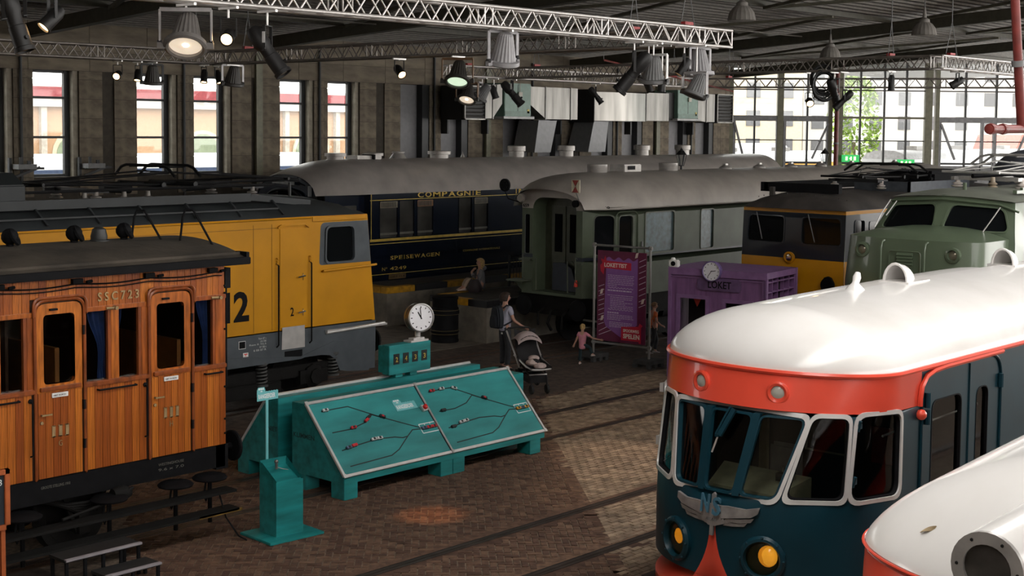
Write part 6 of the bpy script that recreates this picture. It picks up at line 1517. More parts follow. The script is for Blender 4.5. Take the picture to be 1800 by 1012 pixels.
# ---------- litter bin ----------
bi=thing('litter_bin','black cylindrical litter bin with gold rings in front of the concrete platform','bin',(26.05,25.95,0))
m=MB();m.lathe([(.36,0),(.37,.05),(.355,.08),(.355,.24),(.37,.26),(.37,.30),(.355,.32),(.355,.72),(.375,.74),(.375,.82),(.36,.86),(.355,.90),(.33,.92),(.33,1.10),(.35,1.13),(.35,1.18),(.30,1.21),(.0,1.23)],32,(26.05,25.95,0));m.build('body',BLACK,bi,smooth=40)
for z in (.22,.31,.73,.84): m=MB();m.lathe([(.376,z),(.383,z+.008),(.376,z+.016)],32,(26.05,25.95,0),cap=0);m.build('gold_ring',mat('dull_gold',(.26,.20,.09),.45,.6),bi)
MB().box(26.05-.38,26.05-.34,26.05,26.2,.45,.62).build('bin_plate',mat('dull_gold',(.26,.20,.09)),bi,smooth=0)
MB().text('*',(25.70,25.98,.76),(-.35,-1,0),(0,0,1),.05,.05,.004).build('emblem',MATS['dull_gold'],bi,smooth=0)
# ---------- black steps ----------
stp=thing('step_unit','low black two tread step with grey nosings in front of the wooden coach','steps',(9.2,15.2,0))
TRD=mat('step_tread',(.012,.011,.010),.8,var=.2);NOS=mat('grey_nosing',(.30,.28,.30),.6)
for (x0,x1,y0,y1,z) in ((8.70,9.75,15.02,15.40,.40),(9.05,9.82,14.70,15.04,.20)):
    MB().box(x0,x1,y0,y1,z-.035,z).build('tread',TRD,stp,smooth=0)
    MB().box(x0,x1,y0-.02,y0+.035,z-.02,z+.008).build('nosing',NOS,stp,smooth=0,bevel=.004)
    for k in range(5 if z>.3 else 3):
        x=x0+.03+(x1-x0-.06)*k/(4 if z>.3 else 2);MB().box(x-.018,x+.018,y0+.01,y0+.045,0,z-.03).build('leg',BLACK,stp,smooth=0)
    for x in (x0+.03,x1-.03): MB().box(x-.018,x+.018,y1-.05,y1-.01,0,z-.03).build('leg',BLACK,stp,smooth=0)
# ---------- chalkboard at the left edge ----------
cbd=thing('chalkboard','orange wooden framed chalkboard stand at the left edge beside the coach','sign',(7.4,14.5,0))
OFR=mat('orange_frame',(.42,.10,.025),.5,var=.15,scale=5)
m=MB();m.box(7.02,7.66,14.50,14.52,1.15,1.74);s_=m.build('board',mat('chalk_black',(.012,.018,.026),.7),cbd,smooth=0)
for b in ((7.66,7.72,1.10,1.78),(6.98,7.04,1.10,1.78)): MB().box(b[0],b[1],14.47,14.53,b[2],b[3]).build('frame_side',OFR,cbd,smooth=0,bevel=.006)
for z in (1.10,1.72): MB().box(6.98,7.72,14.47,14.53,z,z+.06).build('frame_rail',OFR,cbd,smooth=0,bevel=.006)
for x in (7.0,7.62): MB().box(x,x+.05,14.5,14.55,0,1.1).build('leg',OFR,cbd,smooth=0)
MB().box(6.95,7.75,14.35,14.70,0,.04).build('base',OFR,cbd,smooth=0)
MB().text('3',(7.595,14.498,1.60),(1,0,0),(0,0,1),.07,.04,.002).build('chalk_writing',WPR,s_,smooth=0)
# ---------- lantern posts on the platform ----------
for i,(x,y,zt) in enumerate(((41.18,29.25,4.92),(51.1,29.2,4.88))):
    lp=thing('lantern_post',['black street lantern standing beyond the beige coach roof near the duct','black street lantern standing before the glazed wall near the red downpipe'][i],'lamp',(x,y,1.1))
    MB().lathe([(.10,1.1),(.10,1.3),(.05,1.45),(.04,zt-.62)],12,(x,y,0)).build('post',IRON,lp)
    m=MB()
    for k in range(6):
        a=k*pi/3;m.bar((x+.09*cos(a),y+.09*sin(a),zt-.60),(x+.19*cos(a),y+.19*sin(a),zt-.22),.02,.02)
    m.lathe([(.11,zt-.62),(.11,zt-.59),(0,zt-.58)],6,(x,y,0));m.lathe([(.22,zt-.22),(.10,zt-.08),(.05,zt-.06),(.06,zt-.03),(.02,zt),(0,zt+.06)],6,(x,y,0));m.build('lantern_frame',IRON,lp,smooth=0)
    MB().lathe([(.085,zt-.58),(.175,zt-.23)],6,(x,y,0)).build('lantern_glass',PANE,lp,smooth=0,recalc=False)
# ---------- dome of a boiler behind the green locomotive ----------
bo=thing('boiler','blue grey domed steam boiler standing at the far right behind the pantographs','boiler',(37,15.0,0))
BOIL=mat('boiler_blue_grey',(.075,.082,.10),.5,var=.12)
m=MB();m.lathe([(0,-.35),(.45,-.28),(.8,-.08),(.9,.1),(.9,4.0)],32,(35.2,14.5,4.25),(1,0,0));m.build('barrel',BOIL,bo,smooth=50)
m=MB();m.box(35.4,39,13.8,15.2,0,3.6);m.build('frame',DARK,bo,smooth=0)
for x in (35.6,36.8): m=MB();m.lathe([(.905,0),(.925,.01),(.925,.06),(.905,.07)],32,(x,14.5,4.25),(1,0,0));m.build('boiler_band',BOIL,bo)
# =====================  PEOPLE =====================
R_=Vector((_rt.x,_rt.y,0));V_=-Vector((_fw.x,_fw.y,0)).normalized()
def skinmesh(J,E_,root,lv=1):
    me=bpy.data.meshes.new('sk');ks=list(J);ix={k:i for i,k in enumerate(ks)}
    me.from_pydata([J[k][0] for k in ks],[(ix[a],ix[b]) for a,b in E_],[])
    ob=bpy.data.objects.new('sk',me);COL.objects.link(ob)
    md=ob.modifiers.new('s','SKIN')
    if not me.skin_vertices: me.skin_vertices.new()
    for k in ks:
        r=J[k][1];sv=me.skin_vertices[0].data[ix[k]];sv.radius=(r,r) if not isinstance(r,tuple) else r;sv.use_root=(k==root)
    md.use_smooth_shade=True
    sb=ob.modifiers.new('ss','SUBSURF');sb.levels=lv
    dg=bpy.context.evaluated_depsgraph_get();em=bpy.data.meshes.new_from_object(ob.evaluated_get(dg))
    v=[x.co.copy() for x in em.vertices];f=[tuple(p.vertices) for p in em.polygons]
    bpy.data.objects.remove(ob);bpy.data.meshes.remove(me);bpy.data.meshes.remove(em)
    return v,f
SKIN=mat('skin',(.50,.27,.19),.55,var=.06)
def person(label,base,fwd,h,J0,cloth,group=None,hair=None,head_turn=0,shoe=None):
    """J0: joints in metres for a 1.7 m figure in (forward, left, up); base = ground point under the pelvis"""
    base=Vector(base);fwd=Vector(fwd).normalized();left=Vector((0,0,1)).cross(fwd);s=h/1.7
    W=lambda p:base+(fwd*p[0]+left*p[1]+Vector((0,0,p[2])))*s
    t=thing('person',label,'person',base,group)
    J={k:(W(v),r_*s) for k,(v,r_) in J0.items()}
    E_=[('pelvis','spine'),('spine','chest'),('chest','neck'),('neck','skull')]
    for q in 'LR':
        E_+=[('chest','sh'+q),('sh'+q,'el'+q),('el'+q,'wr'+q),('wr'+q,'pa'+q),('pelvis','hip'+q),('hip'+q,'kn'+q),('kn'+q,'an'+q),('an'+q,'to'+q)]
    v,f=skinmesh(J,E_,'pelvis',1)
    m=MB();m.add(v,f)
    # head with face
    hc=J['skull'][0]+Vector((0,0,.035))*s;hf=(Matrix.Rotation(head_turn,4,'Z')@fwd);hl=Vector((0,0,1)).cross(hf)
    n=16;vs=[];fs=[]
    for j in range(13):
        tt=pi*j/12
        for i in range(n):
            a=2*pi*i/n;zc=cos(tt);rr_=sin(tt);jaw=1-.22*max(0,-zc)
            vs.append(hc+(hf*(.098*rr_*cos(a)*jaw+.008*max(0,-zc))+hl*.076*rr_*sin(a)*jaw+Vector((0,0,.118*zc)))*s)
    fs=[(j*n+i,(j+1)*n+i,(j+1)*n+(i+1)%n,j*n+(i+1)%n) for j in range(12) for i in range(n)]
    m.add(vs,fs)
    m.ball(hc+(hf*.100+Vector((0,0,-.012)))*s,.018*s,8,(1,.8,1.3))
    for q in (-1,1): m.ball(hc+(hl*.078*q+Vector((0,0,-.01)))*s,.024*s,8,(.6,.6,1.2))
    # hands: four fingers and a thumb curling from the palm
    for q in 'LR':
        w,p=J['wr'+q][0],J['pa'+q][0];d=(p-w).normalized();sd=d.cross(fwd);sd=sd.normalized() if sd.length>.2 else left;nn=d.cross(sd)
        for k,L_ in enumerate((.070,.080,.074,.058)):
            o=p+sd*(.012*(k-1.5)*2.0-.0)*s*.9;m.tube([o-d*.02*s,o+d*L_*.45*s,o+d*L_*.8*s+nn*.018*s,o+d*L_*.95*s+nn*.04*s],.008*s,6,rs=[.010*s,.0095*s,.0085*s,.006*s])
        o=w+(p-w)*.45;m.tube([o,o+sd*.035*s+d*.025*s,o+sd*.045*s+d*.06*s+nn*.012*s],.009*s,6,rs=[.012*s,.010*s,.007*s])
    b=m.build('body',SKIN,t,smooth=180,recalc=False)
    for q in (-1,1): MB().ball(hc+(hf*.087+hl*.032*q+Vector((0,0,.018)))*s,.011*s,8).build('eye',mat('eye_dark',(.03,.02,.015),.2),b)
    MB().bar(hc+(hf*.094+hl*.022+Vector((0,0,-.052)))*s,hc+(hf*.094-hl*.022+Vector((0,0,-.052)))*s,.010*s,.012*s).build('mouth',mat('lips',(.40,.14,.12),.5),b,smooth=0)
    def cl(nm,JJ,EE,root,mt,lv=1):
        v,f=skinmesh({k:(W(a),r_*s) for k,(a,r_) in JJ.items()},EE,root,lv);return MB().add(v,f).build(nm,mt,t,smooth=180,recalc=False)
    for nm,JJ,EE,root,mt in cloth: cl(nm,JJ,EE,root,mt)
    if shoe:
        for q in 'LR':
            a,c=J['an'+q][0],J['to'+q][0];d=(c-a);d.z=0;d=d.normalized() if d.length>.01 else fwd;zl=a.z-.075*s
            sd=Vector((0,0,1)).cross(d);mm=MB();n=12;vs=[];prof=[(-.075,.030,.07),(-.06,.042,.085),(0,.045,.08),(.08,.050,.055),(.14,.045,.04),(.175,.022,.025)]
            for x,w_,hh in prof:
                for i in range(n): aa=2*pi*i/n;vs.append(a+d*x*s+sd*w_*cos(aa)*s+Vector((0,0,zl-a.z+(hh/2)*s*(1+sin(aa)))))
            mm.add(vs,[(j*n+i,j*n+(i+1)%n,(j+1)*n+(i+1)%n,(j+1)*n+i) for j in range(5) for i in range(n)]+[tuple(range(n))[::-1],tuple(range(5*n,6*n))]);mm.build('shoe',shoe,t,smooth=50)
    if hair:
        mt,length,vol=hair;mm=MB();n=22;vs=[];rows=9
        for j in range(rows):
            tt=j/(rows-1)
            for i in range(n):
                a=2*pi*i/n;ca=cos(a)   # a=0 is the face
                if tt<.5:
                    ph=tt*2*1.25;z=cos(ph)*.128;rad=sin(ph)
                    cut=1.0
                else:
                    z=cos(1.25)*.128-(tt-.5)*2*length;rad=sin(1.25)*(1-.12*(tt-.5))
                face=max(0,ca-.25)
                if tt>=.45 and face>0: z=max(z,.045+.05*face);rad=sin(1.25)*1.0
                wob=1+.05*sin(5*a+7*tt)+.04*sin(11*a-3*tt)
                vs.append(hc+(hf*(.108*vol*rad*ca*wob-.006)+hl*.090*vol*rad*sin(a)*wob+Vector((0,0,z)))*s)
        mm.add(vs,[(j*n+i,(j+1)*n+i,(j+1)*n+(i+1)%n,j*n+(i+1)%n) for j in range(rows-1) for i in range(n)]);mm.build('hair',mt,t,smooth=180,recalc=False)
    return t,W,J
def sub(J0,names,add=.012,over={}):
    d={k:(J0[k][0],J0[k][1]+add) for k in names};d.update(over);return d
STAND=dict(pelvis=((0,0,.94),.115),spine=((0,0,1.10),.105),chest=((0,0,1.30),.120),neck=((0,0,1.46),.050),skull=((.01,0,1.585),.070),
 shL=((0,.165,1.39),.052),shR=((0,-.165,1.39),.052),elL=((-.03,.22,1.12),.040),elR=((-.03,-.22,1.12),.040),wrL=((.06,.23,.88),.028),wrR=((.06,-.23,.88),.028),paL=((.08,.23,.80),.030),paR=((.08,-.23,.80),.030),
 hipL=((0,.09,.88),.085),hipR=((0,-.09,.88),.085),knL=((.02,.10,.48),.058),knR=((.02,-.10,.48),.058),anL=((0,.10,.085),.038),anR=((0,-.10,.085),.038),toL=((.13,.11,.03),.028),toR=((.13,-.11,.03),.028))
TE=[('chest','spine'),('spine','pelvis'),('pelvis','hem'),('chest','shL'),('chest','shR'),('shL','uaL'),('shR','uaR')]
LE=[('waist','pelvis'),('pelvis','hipL'),('pelvis','hipR'),('hipL','knL'),('knL','cuL'),('hipR','knR'),('knR','cuR')]
def mid(a,b,t): return tuple(x+(y-x)*t for x,y in zip(a,b))
def outfit(J,top,trous,long=False,hem=.0):
    ov={}
    for q in 'LR':
        ov['ua'+q]=(mid(J['sh'+q][0],J['el'+q][0],.62),J['el'+q][1]+.022)
        if long: ov['el'+q]=(J['el'+q][0],J['el'+q][1]+.018);ov['fa'+q]=(mid(J['el'+q][0],J['wr'+q][0],.92),J['wr'+q][1]+.016)
    TEE=list(TE)+([('uaL','elL'),('elL','faL'),('uaR','elR'),('elR','faR')] if long else [])
    names=['chest','spine','pelvis','shL','shR']
    a=sub(J,names,.022,ov);a['pelvis']=((J['pelvis'][0][0],J['pelvis'][0][1],J['pelvis'][0][2]+.0-hem),J['pelvis'][1]+.022)
    a['spine']=(J['spine'][0],J['spine'][1]+.032);a['hem']=((J['pelvis'][0][0],J['pelvis'][0][1],J['pelvis'][0][2]-.09-hem),J['pelvis'][1]+.03)
    b={k:(J[k][0],J[k][1]+.012) for k in ('pelvis','hipL','hipR','knL','knR')}
    for q in 'LR': b['cu'+q]=(mid(J['kn'+q][0],J['an'+q][0],.93),J['an'+q][1]+.024)
    b['pelvis']=((J['pelvis'][0][0],J['pelvis'][0][1],J['pelvis'][0][2]-.01),J['pelvis'][1]+.008);b['waist']=((J['pelvis'][0][0],J['pelvis'][0][1],J['pelvis'][0][2]+.08),J['pelvis'][1])
    return [('shirt' if not long else 'jacket',a,TEE,'chest',top),('trousers',b,LE,'pelvis',trous)]
BROWNH=mat('dark_brown_hair',(.035,.018,.012),.6,var=.4,scale=30,bump=.5);BLONDE=mat('blonde_hair',(.58,.38,.15),.55,var=.3,scale=30,bump=.4);LBROWN=mat('light_brown_hair',(.22,.12,.055),.6,var=.3,scale=30,bump=.4)
LAV=mat('pale_grey_shirt',(.42,.41,.50),.8,var=.08,bump=.1);DJEAN=mat('charcoal_trousers',(.030,.031,.036),.85,var=.2,bump=.15)
PINK=mat('pink_shirt',(.66,.25,.32),.8,var=.08,bump=.1);NAVT=mat('dark_teal_leggings',(.010,.026,.032),.8);ORGS=mat('orange_shirt',(.72,.17,.045),.8,var=.15,scale=20,bump=.1)
GRJ=mat('grey_jacket',(.17,.165,.175),.85,var=.12,bump=.2);BEIGE=mat('beige_trousers',(.40,.30,.22),.85);SHW=mat('pale_shoe',(.62,.50,.46),.6);SHB=mat('dark_shoe',(.03,.03,.03),.6)
# adult with the pram
J=dict(STAND)
J.update(elR=((.06,-.235,1.13),.040),wrR=((.25,-.31,.99),.028),paR=((.32,-.34,.96),.030),elL=((-.02,.22,1.12),.04),wrL=((.12,.20,.92),.028),paL=((.18,.19,.87),.03))
fA=(R_*.80-V_*.60)
pA,WA,JA=person('person in a pale shirt and dark trousers with a dark backpack, holding the pram',(23.92,21.87,0),fA,1.78,J,outfit(J,LAV,DJEAN),hair=(BROWNH,.12,1.30),head_turn=radians(-25),shoe=SHB)
m=MB();w=lambda a,b,c:WA((a,b,c))
bk=rq([(-.16,.98),(.16,.98),(.17,1.20),(.12,1.47),(-.12,1.47),(-.17,1.20)],[.07,.07,.04,.10,.10,.04],4)
fw_=(fA).normalized();lf=Vector((0,0,1)).cross(fw_)
bp_=thing('backpack','dark navy backpack worn by the person with the pram','backpack',WA((-.25,0,.98)))
NB=mat('backpack_navy',(.010,.013,.020),.75,bump=.2)
m=MB();m.prism([(a*1.05,b*1.05) for a,b in bk],Vector((23.92,21.87,-.03))-fw_*.145,lf,Vector((0,0,1)),-fw_*.16);m.build('bag',NB,bp_,smooth=40,bevel=.03)
m=MB();m.prism([(a*.8,b*.62+.40) for a,b in bk],Vector((23.92,21.87,0))-fw_*.30,lf,Vector((0,0,1)),-fw_*.06);m.build('front_pocket',NB,bp_,smooth=40,bevel=.02)
for q in (-1,1): MB().tube([WA((-.13,.10*q,1.40)),WA((-.04,.115*q,1.46)),WA((.10,.125*q,1.40)),WA((.13,.135*q,1.25)),WA((.06,.17*q,1.10)),WA((-.13,.14*q,1.02))],.02,6).build('strap',NB,bp_)
MB().tube([WA((-.14,-.05,1.44)),WA((-.16,0,1.50)),WA((-.14,.05,1.44))],.010,6).build('grab_loop',NB,bp_)
MB().prism([(-.03,.86),(.03,.86),(.03,.90),(-.03,.90)],Vector((23.92,21.87,0))-fw_*.137+lf*-.07,lf,Vector((0,0,1)),-fw_*.004).build('pocket_label',WHITE,pA,smooth=0)
# toddler with a foot on the ballast block, hand on the upright
J=dict(STAND)
J.update(skull=((.01,0,1.55),.085),neck=((0,0,1.40),.055),chest=((0,0,1.22),.125),spine=((0,0,1.03),.125),pelvis=((0,0,.84),.125),shL=((0,.15,1.31),.055),shR=((0,-.15,1.31),.055),
 hipL=((0,.08,.78),.092),hipR=((.02,-.09,.80),.092),knL=((.02,.09,.43),.066),knR=((.27,-.24,.70),.066),anR=((.28,-.36,.40),.044),toR=((.40,-.41,.37),.032),
 elR=((.12,-.42,1.10),.045),wrR=((.26,-.66,1.04),.034),paR=((.30,-.74,1.03),.034),elL=((-.02,.24,1.05),.045),wrL=((-.02,.34,.84),.034),paL=((0,.37,.77),.034))
ou=outfit(J,PINK,NAVT,hem=.12)
pG,WG,JG=person('blonde toddler in a pink shirt holding the banner frame with one foot on a block',(25.83,21.12,0),(R_*.35-V_*.94),.97,J,ou,hair=(BLONDE,.14,1.25),shoe=SHW)
# boy
J=dict(STAND)
J.update(skull=((.02,0,1.57),.078),elR=((.02,-.20,1.13),.042),wrR=((.20,-.20,.98),.03),paR=((.27,-.19,.96),.03),elL=((-.03,.20,1.12),.042),wrL=((.12,.21,.92),.03),paL=((.17,.21,.85),.03),
 knL=((.14,.09,.50),.06),anL=((.08,.09,.12),.04),toL=((.20,.10,.05),.03),knR=((-.02,-.09,.48),.06),anR=((-.20,-.09,.12),.04),toR=((-.08,-.10,.04),.03))
person('child in an orange shirt and dark trousers walking past behind the banner',(28.2,20.78,0),(R_*.95-V_*.2),1.30,J,outfit(J,ORGS,DJEAN),hair=(LBROWN,.05,1.08),shoe=mat('light_shoe',(.35,.31,.29),.6))
# seated woman
J=dict(STAND);dz=-.84
for k in ('pelvis','spine','chest','neck','skull','shL','shR'): J[k]=((J[k][0][0]+(.0 if k in('pelvis','spine') else .02),J[k][0][1],J[k][0][2]+dz),J[k][1])
J.update(hipL=((.04,.10,.10),.09),hipR=((.04,-.10,.10),.09),knL=((.38,.13,.33),.06),knR=((.38,-.12,.33),.06),anL=((.52,.12,.085),.04),anR=((.50,-.10,.085),.04),toL=((.65,.13,.03),.03),toR=((.63,-.11,.03),.03),
 elL=((.10,.24,.32),.042),elR=((.12,-.24,.32),.042),wrL=((.30,.14,.26),.03),wrR=((.26,-.10,.50),.03),paL=((.36,.10,.28),.03),paR=((.20,-.06,.58),.03))
pS,WS,JS=person('blonde woman in a grey hooded jacket sitting on the platform with a bag',(28.12,26.62,1.125),(-R_*.97+V_*.25),1.68,J,outfit(J,GRJ,BEIGE,long=True),hair=(BLONDE,.24,1.25),shoe=SHW,head_turn=radians(12))
m=MB();m.tube([WS((-.05,.12,.60)),WS((-.10,.06,.63)),WS((-.11,0,.64)),WS((-.10,-.06,.63)),WS((-.05,-.12,.60))],.045,8);m.build('hood',GRJ,pS)
bg_=thing('handbag','dark slouchy bag on the platform in front of the seated woman','bag',WS((.30,.28,0)))
m=MB();n=14;vs=[];o_=WS((.26,.36,0))
for j in range(9):
    tt=j/8;w_=.20*(1-.35*tt)*(.85+.3*sin(tt*pi));
    for i in range(n): a=2*pi*i/n;vs.append(o_+Vector((0,0,.34*tt))+R_*w_*cos(a)*(1+.06*sin(3*a+5*tt))+V_*.6*w_*sin(a))
m.add(vs,[(j*n+i,j*n+(i+1)%n,(j+1)*n+(i+1)%n,(j+1)*n+i) for j in range(8) for i in range(n)]+[tuple(range(8*n,9*n)),tuple(range(n))[::-1]]);m.build('bag_body',mat('bag_plum',(.020,.010,.012),.6,bump=.3),bg_,smooth=60)
MB().tube([o_+R_*.1+Vector((0,0,.32)),o_+R_*.06+Vector((0,0,.46)),o_-R_*.06+Vector((0,0,.46)),o_-R_*.1+Vector((0,0,.32))],.012,6).build('bag_handle',MATS['bag_plum'],bg_)
# ---------- pram ----------
PF=mat('pram_silver',(.55,.53,.52),.35,.6);PK=mat('pram_black_fabric',(.012,.011,.012),.85,bump=.15);PHD=mat('pram_hood_rose_grey',(.42,.335,.325),.85,var=.06,bump=.1)
o=Vector((22.42,19.72,0));pf=(V_*.93+R_*.36).normalized();plf=Vector((0,0,1)).cross(pf);ps=1.18
PW=lambda a,b,c:o+(pf*a+plf*b+Vector((0,0,c)))*ps
pr_=thing('pram','black pram with rose grey hood and silver frame pushed by the person with backpack','pram',o)
for x,b_,r in ((.38,.15,.10),(-.38,.26,.14)):
    for q in (-1,1):
        m=MB();m.lathe([(r*.5,-.02),(r*.93,-.028),(r,-.015),(r,.015),(r*.93,.028),(r*.5,.02)],22,PW(x,b_*q,r/1.0*1.0),plf);m.T=None
        m.lathe([(0,-.015),(r*.55,-.02),(r*.55,.02),(0,.015)],14,PW(x,b_*q,r),plf);w=m.build('wheel',RUBBER,pr_)
for q in (-1,1):
    MB().tube([PW(.38,.15*q,.12),PW(.36,.15*q,.30),PW(.05,.20*q,.48)],.016*ps,8).build('front_fork',PK,pr_)
    MB().tube([PW(-.38,.25*q,.15),PW(.05,.22*q,.50),PW(-.10,.24*q,.62)],.016*ps,8).build('rear_strut',PK,pr_)
    MB().tube([PW(.02,.24*q,.44),PW(-.28,.245*q,.72),PW(-.62,.25*q,1.02)],.017*ps,8).build('push_bar',PF,pr_)
MB().tube([PW(-.62,.25,1.02),PW(-.68,.20,1.06),PW(-.69,0,1.07),PW(-.68,-.20,1.06),PW(-.62,-.25,1.02)],.018*ps,8).build('handle',PK,pr_)
m=MB();m.tube([PW(-.30,.22,.62),PW(.30,.22,.50),PW(.46,.18,.47),PW(.50,0,.465),PW(.46,-.18,.47),PW(.30,-.22,.50),PW(-.30,-.22,.62)],.018*ps,8);m.build('seat_rim',PF,pr_)
n=9;m=MB();us=[i/10 for i in range(11)];vs=[i/8 for i in range(9)]
m.grid(lambda u,v:PW(-.36+.84*u,(v-.5)*.42,(.86 if u<.01 else .62-.12*u)-(.14*sin(pi*v))*(.4+.6*sin(pi*min(1,u*1.1)))+(.26*(1-u/.35) if u<.35 else 0)*.9),us,vs);m.build('seat_shell',PK,pr_,smooth=60,recalc=False)
m=MB();m.grid(lambda a,v:PW(-.36+.26*sin(a*1.45)*1.1,(v-.5)*.46,.66+.40*cos(a*1.2-.35)*sqrt(max(.12,1-(2*v-1)**2*.55))),[i/10 for i in range(11)],[i/10 for i in range(11)]);m.build('hood',PHD,pr_,smooth=60,recalc=False)
for k in range(5): MB().tube([PW(-.09,(.9*v-.45)*.46,.66+.33*sqrt(max(.1,1-(1.8*v-.9)**2*.6))) for v in ([k/6+.06,k/6+.13,k/6+.2])],.008,5).build('hood_fold',PK,pr_)
m=MB();m.box(0,0,0,0,0,0);m=MB();m.add([PW(.30,.17,.20),PW(.30,-.17,.20),PW(-.30,-.20,.24),PW(-.30,.20,.24),PW(.30,.17,.34),PW(.30,-.17,.34),PW(-.30,-.20,.36),PW(-.30,.20,.36)],[(0,1,2,3),(0,1,5,4),(1,2,6,5),(2,3,7,6),(3,0,4,7)]);m.build('basket',PK,pr_,smooth=0)
for z,x in ((.35,.31),(.36,.0)): MB().tube([PW(x,.17,z),PW(x,-.17,z)],.014*ps,8).build('basket_bar',PF,pr_)
bl=thing('blanket','pale crumpled blanket lying in the pram seat','blanket',PW(.12,0,.52))
m=MB();rnd=random.Random(2)
for (a,b,c,r) in ((.30,.04,.50,.11),(.18,-.05,.55,.12),(.02,.03,.60,.10)):
    m.ball(PW(a,b,c),r*ps,14,(1.2,1.0,.55))
m.build('cloth',mat('blanket_pale',(.55,.43,.40),.9,var=.15,scale=12,bump=.6),bl,smooth=60)
m=MB();m.ball(PW(.20,-.02,.56),.12*ps,14,(.8,.8,.5));m.build('dark_cloth',PK,bl,smooth=60)
# =====================  OVERHEAD: ducts, trusses, lamps =====================
GALV=mat('galvanised_duct',(.27,.26,.24),.45,.55,var=.22,scale=1.3,stretch=(3,1,.35))
FANG=mat('fan_unit_green',(.16,.27,.215),.45,var=.06)
LOUV=mat('louvre_black',(.012,.011,.010),.6)
Yh=36.5
def hv(label,x,group=None): return thing('ventilation_unit',label,'duct',(x,Yh+.5,5.9))
def louvre(t,x0,x1,z0,z1):
    MB().box(x0,x1,Yh+.05,Yh+1.2,z0,z1).build('louvre_box',LOUV,t,smooth=0)
    f=MB()
    for b in ((x0,x0+.05,z0,z1),(x1-.05,x1,z0,z1),(x0,x1,z0,z0+.05),(x0,x1,z1-.05,z1)): f.box(b[0],b[1],Yh-.03,Yh+.1,b[2],b[3])
    f.build('louvre_frame',GALV,t,smooth=0)
    for k in range(8):
        z=z0+.1+k*(z1-z0-.15)/8
        MB().add([(x0+.05,Yh-.02,z),(x1-.05,Yh-.02,z),(x1-.05,Yh+.08,z+.09),(x0+.05,Yh+.08,z+.09),(x0+.05,Yh-.02,z+.012),(x1-.05,Yh-.02,z+.012)],[(0,1,2,3),(0,1,5,4)]).build('louvre_slat',mat('louvre_slat_dark',(.05,.045,.04),.5),t,smooth=0)
def unit(t,x0,x1,z0,z1):
    MB().box(x0,x1,Yh,Yh+1.3,z0+.1,z1).build('fan_box',FANG,t,smooth=0,bevel=.02)
    MB().box(x0-.12,x1+.12,Yh-.08,Yh+1.3,z0,z0+.09).build('drip_tray',mat('tray_grey',(.42,.42,.41),.45),t,smooth=0)
    MB().box(x0+.02,x1-.02,Yh-.012,Yh,z0+.12,z0+.30).build('lower_panel',mat('fan_unit_dark',(.13,.22,.175),.45),t,smooth=0)
    MB().box((x0+x1)/2-.01,(x0+x1)/2+.01,Yh-.01,Yh,z0+.3,z1-.05).build('panel_seam',GREY,t,smooth=0)
    MB().box(x1-.22,x1-.1,Yh-.012,Yh,z0+.22,z0+.38).build('yellow_label',mat('label_yellow',(.55,.42,.06),.5),t,smooth=0)
    m=MB();m.box(x0+.75,x0+.95,Yh-.07,Yh,z1-.50,z1-.33);m.tube([(x0+.85,Yh-.03,z1-.33),(x0+.85,Yh-.03,z1)],.012,5);m.build('switch_box',mat('switch_ivory',(.5,.47,.4),.5),t,smooth=0)
def duct(t,x0,x1,za0,za1,zb0,zb1,nm='duct_section'):
    MB().add([(x0,Yh+.05,za0),(x1,Yh+.05,zb0),(x1,Yh+.05,zb1),(x0,Yh+.05,za1),(x0,Yh+1.2,za0),(x1,Yh+1.2,zb0),(x1,Yh+1.2,zb1),(x0,Yh+1.2,za1)],[(0,1,2,3),(0,4,5,1),(3,2,6,7),(0,3,7,4),(1,5,6,2),(4,7,6,5)]).build(nm,GALV,t,smooth=0)
    MB().box(x0-.02,x0+.025,Yh+.02,Yh+1.22,za0-.02,za1+.02).build('duct_flange',GALV,t,smooth=0)
t=hv('left ventilation unit with black louvre and green fan box on the back wall',40.5)
louvre(t,37.58,38.74,5.88,7.15)
duct(t,38.75,39.15,5.94,7.2,5.94,7.2);duct(t,39.18,39.7,5.94,7.2,6.5,7.25,'duct_taper')
unit(t,39.78,41.3,5.94,7.30)
duct(t,41.32,42.2,6.5,7.2,5.98,7.20,'duct_taper');duct(t,42.22,43.75,5.95,7.20,5.95,7.20);duct(t,43.76,44.2,5.95,7.2,5.95,7.2)
m=MB();m.box(39.7,42.2,Yh+.5,Yh+1.4,5.95,6.6);m.build('rear_casing',LOUV,t,smooth=0)
t=hv('right ventilation unit with curved bare metal duct and green fan box on the back wall',50)
def bowd(x):  # bellied duct front
    return Yh+.05-.28*sin((x-45.3)/(48.8-45.3)*pi)
m=MB();xs=[45.25+3.5*i/16 for i in range(17)];m.grid(lambda x,z:(x,bowd(x),z),xs,[5.92,7.1]);m.grid(lambda x,k:(x,bowd(x) if k==0 else Yh+1.2,5.92),xs,[0,1]);m.grid(lambda x,k:(x,bowd(x) if k==0 else Yh+1.2,7.1),xs,[0,1]);m.build('bellied_duct',mat('brushed_duct',(.26,.25,.23),.35,.8,var=.2,scale=1.2,stretch=(2,1,.2)),t,smooth=50,recalc=False)
MB().box(45.2,45.24,Yh,Yh+1.3,5.85,7.2).build('duct_end',LOUV,t,smooth=0)
duct(t,48.8,50.45,5.95,7.15,5.95,7.15);MB().box(50.45,51.1,Yh+.2,Yh+1.3,6.0,7.2).build('rear_casing',LOUV,t,smooth=0)
unit(t,51.05,52.6,5.98,7.32)
duct(t,52.65,53.3,6.0,7.2,5.94,7.2,'duct_taper');duct(t,53.32,54.0,5.94,7.2,5.94,7.2);louvre(t,54.1,55.4,5.90,7.22)
CH=mat('chute_grey',(.23,.23,.235),.5,.3,var=.05)
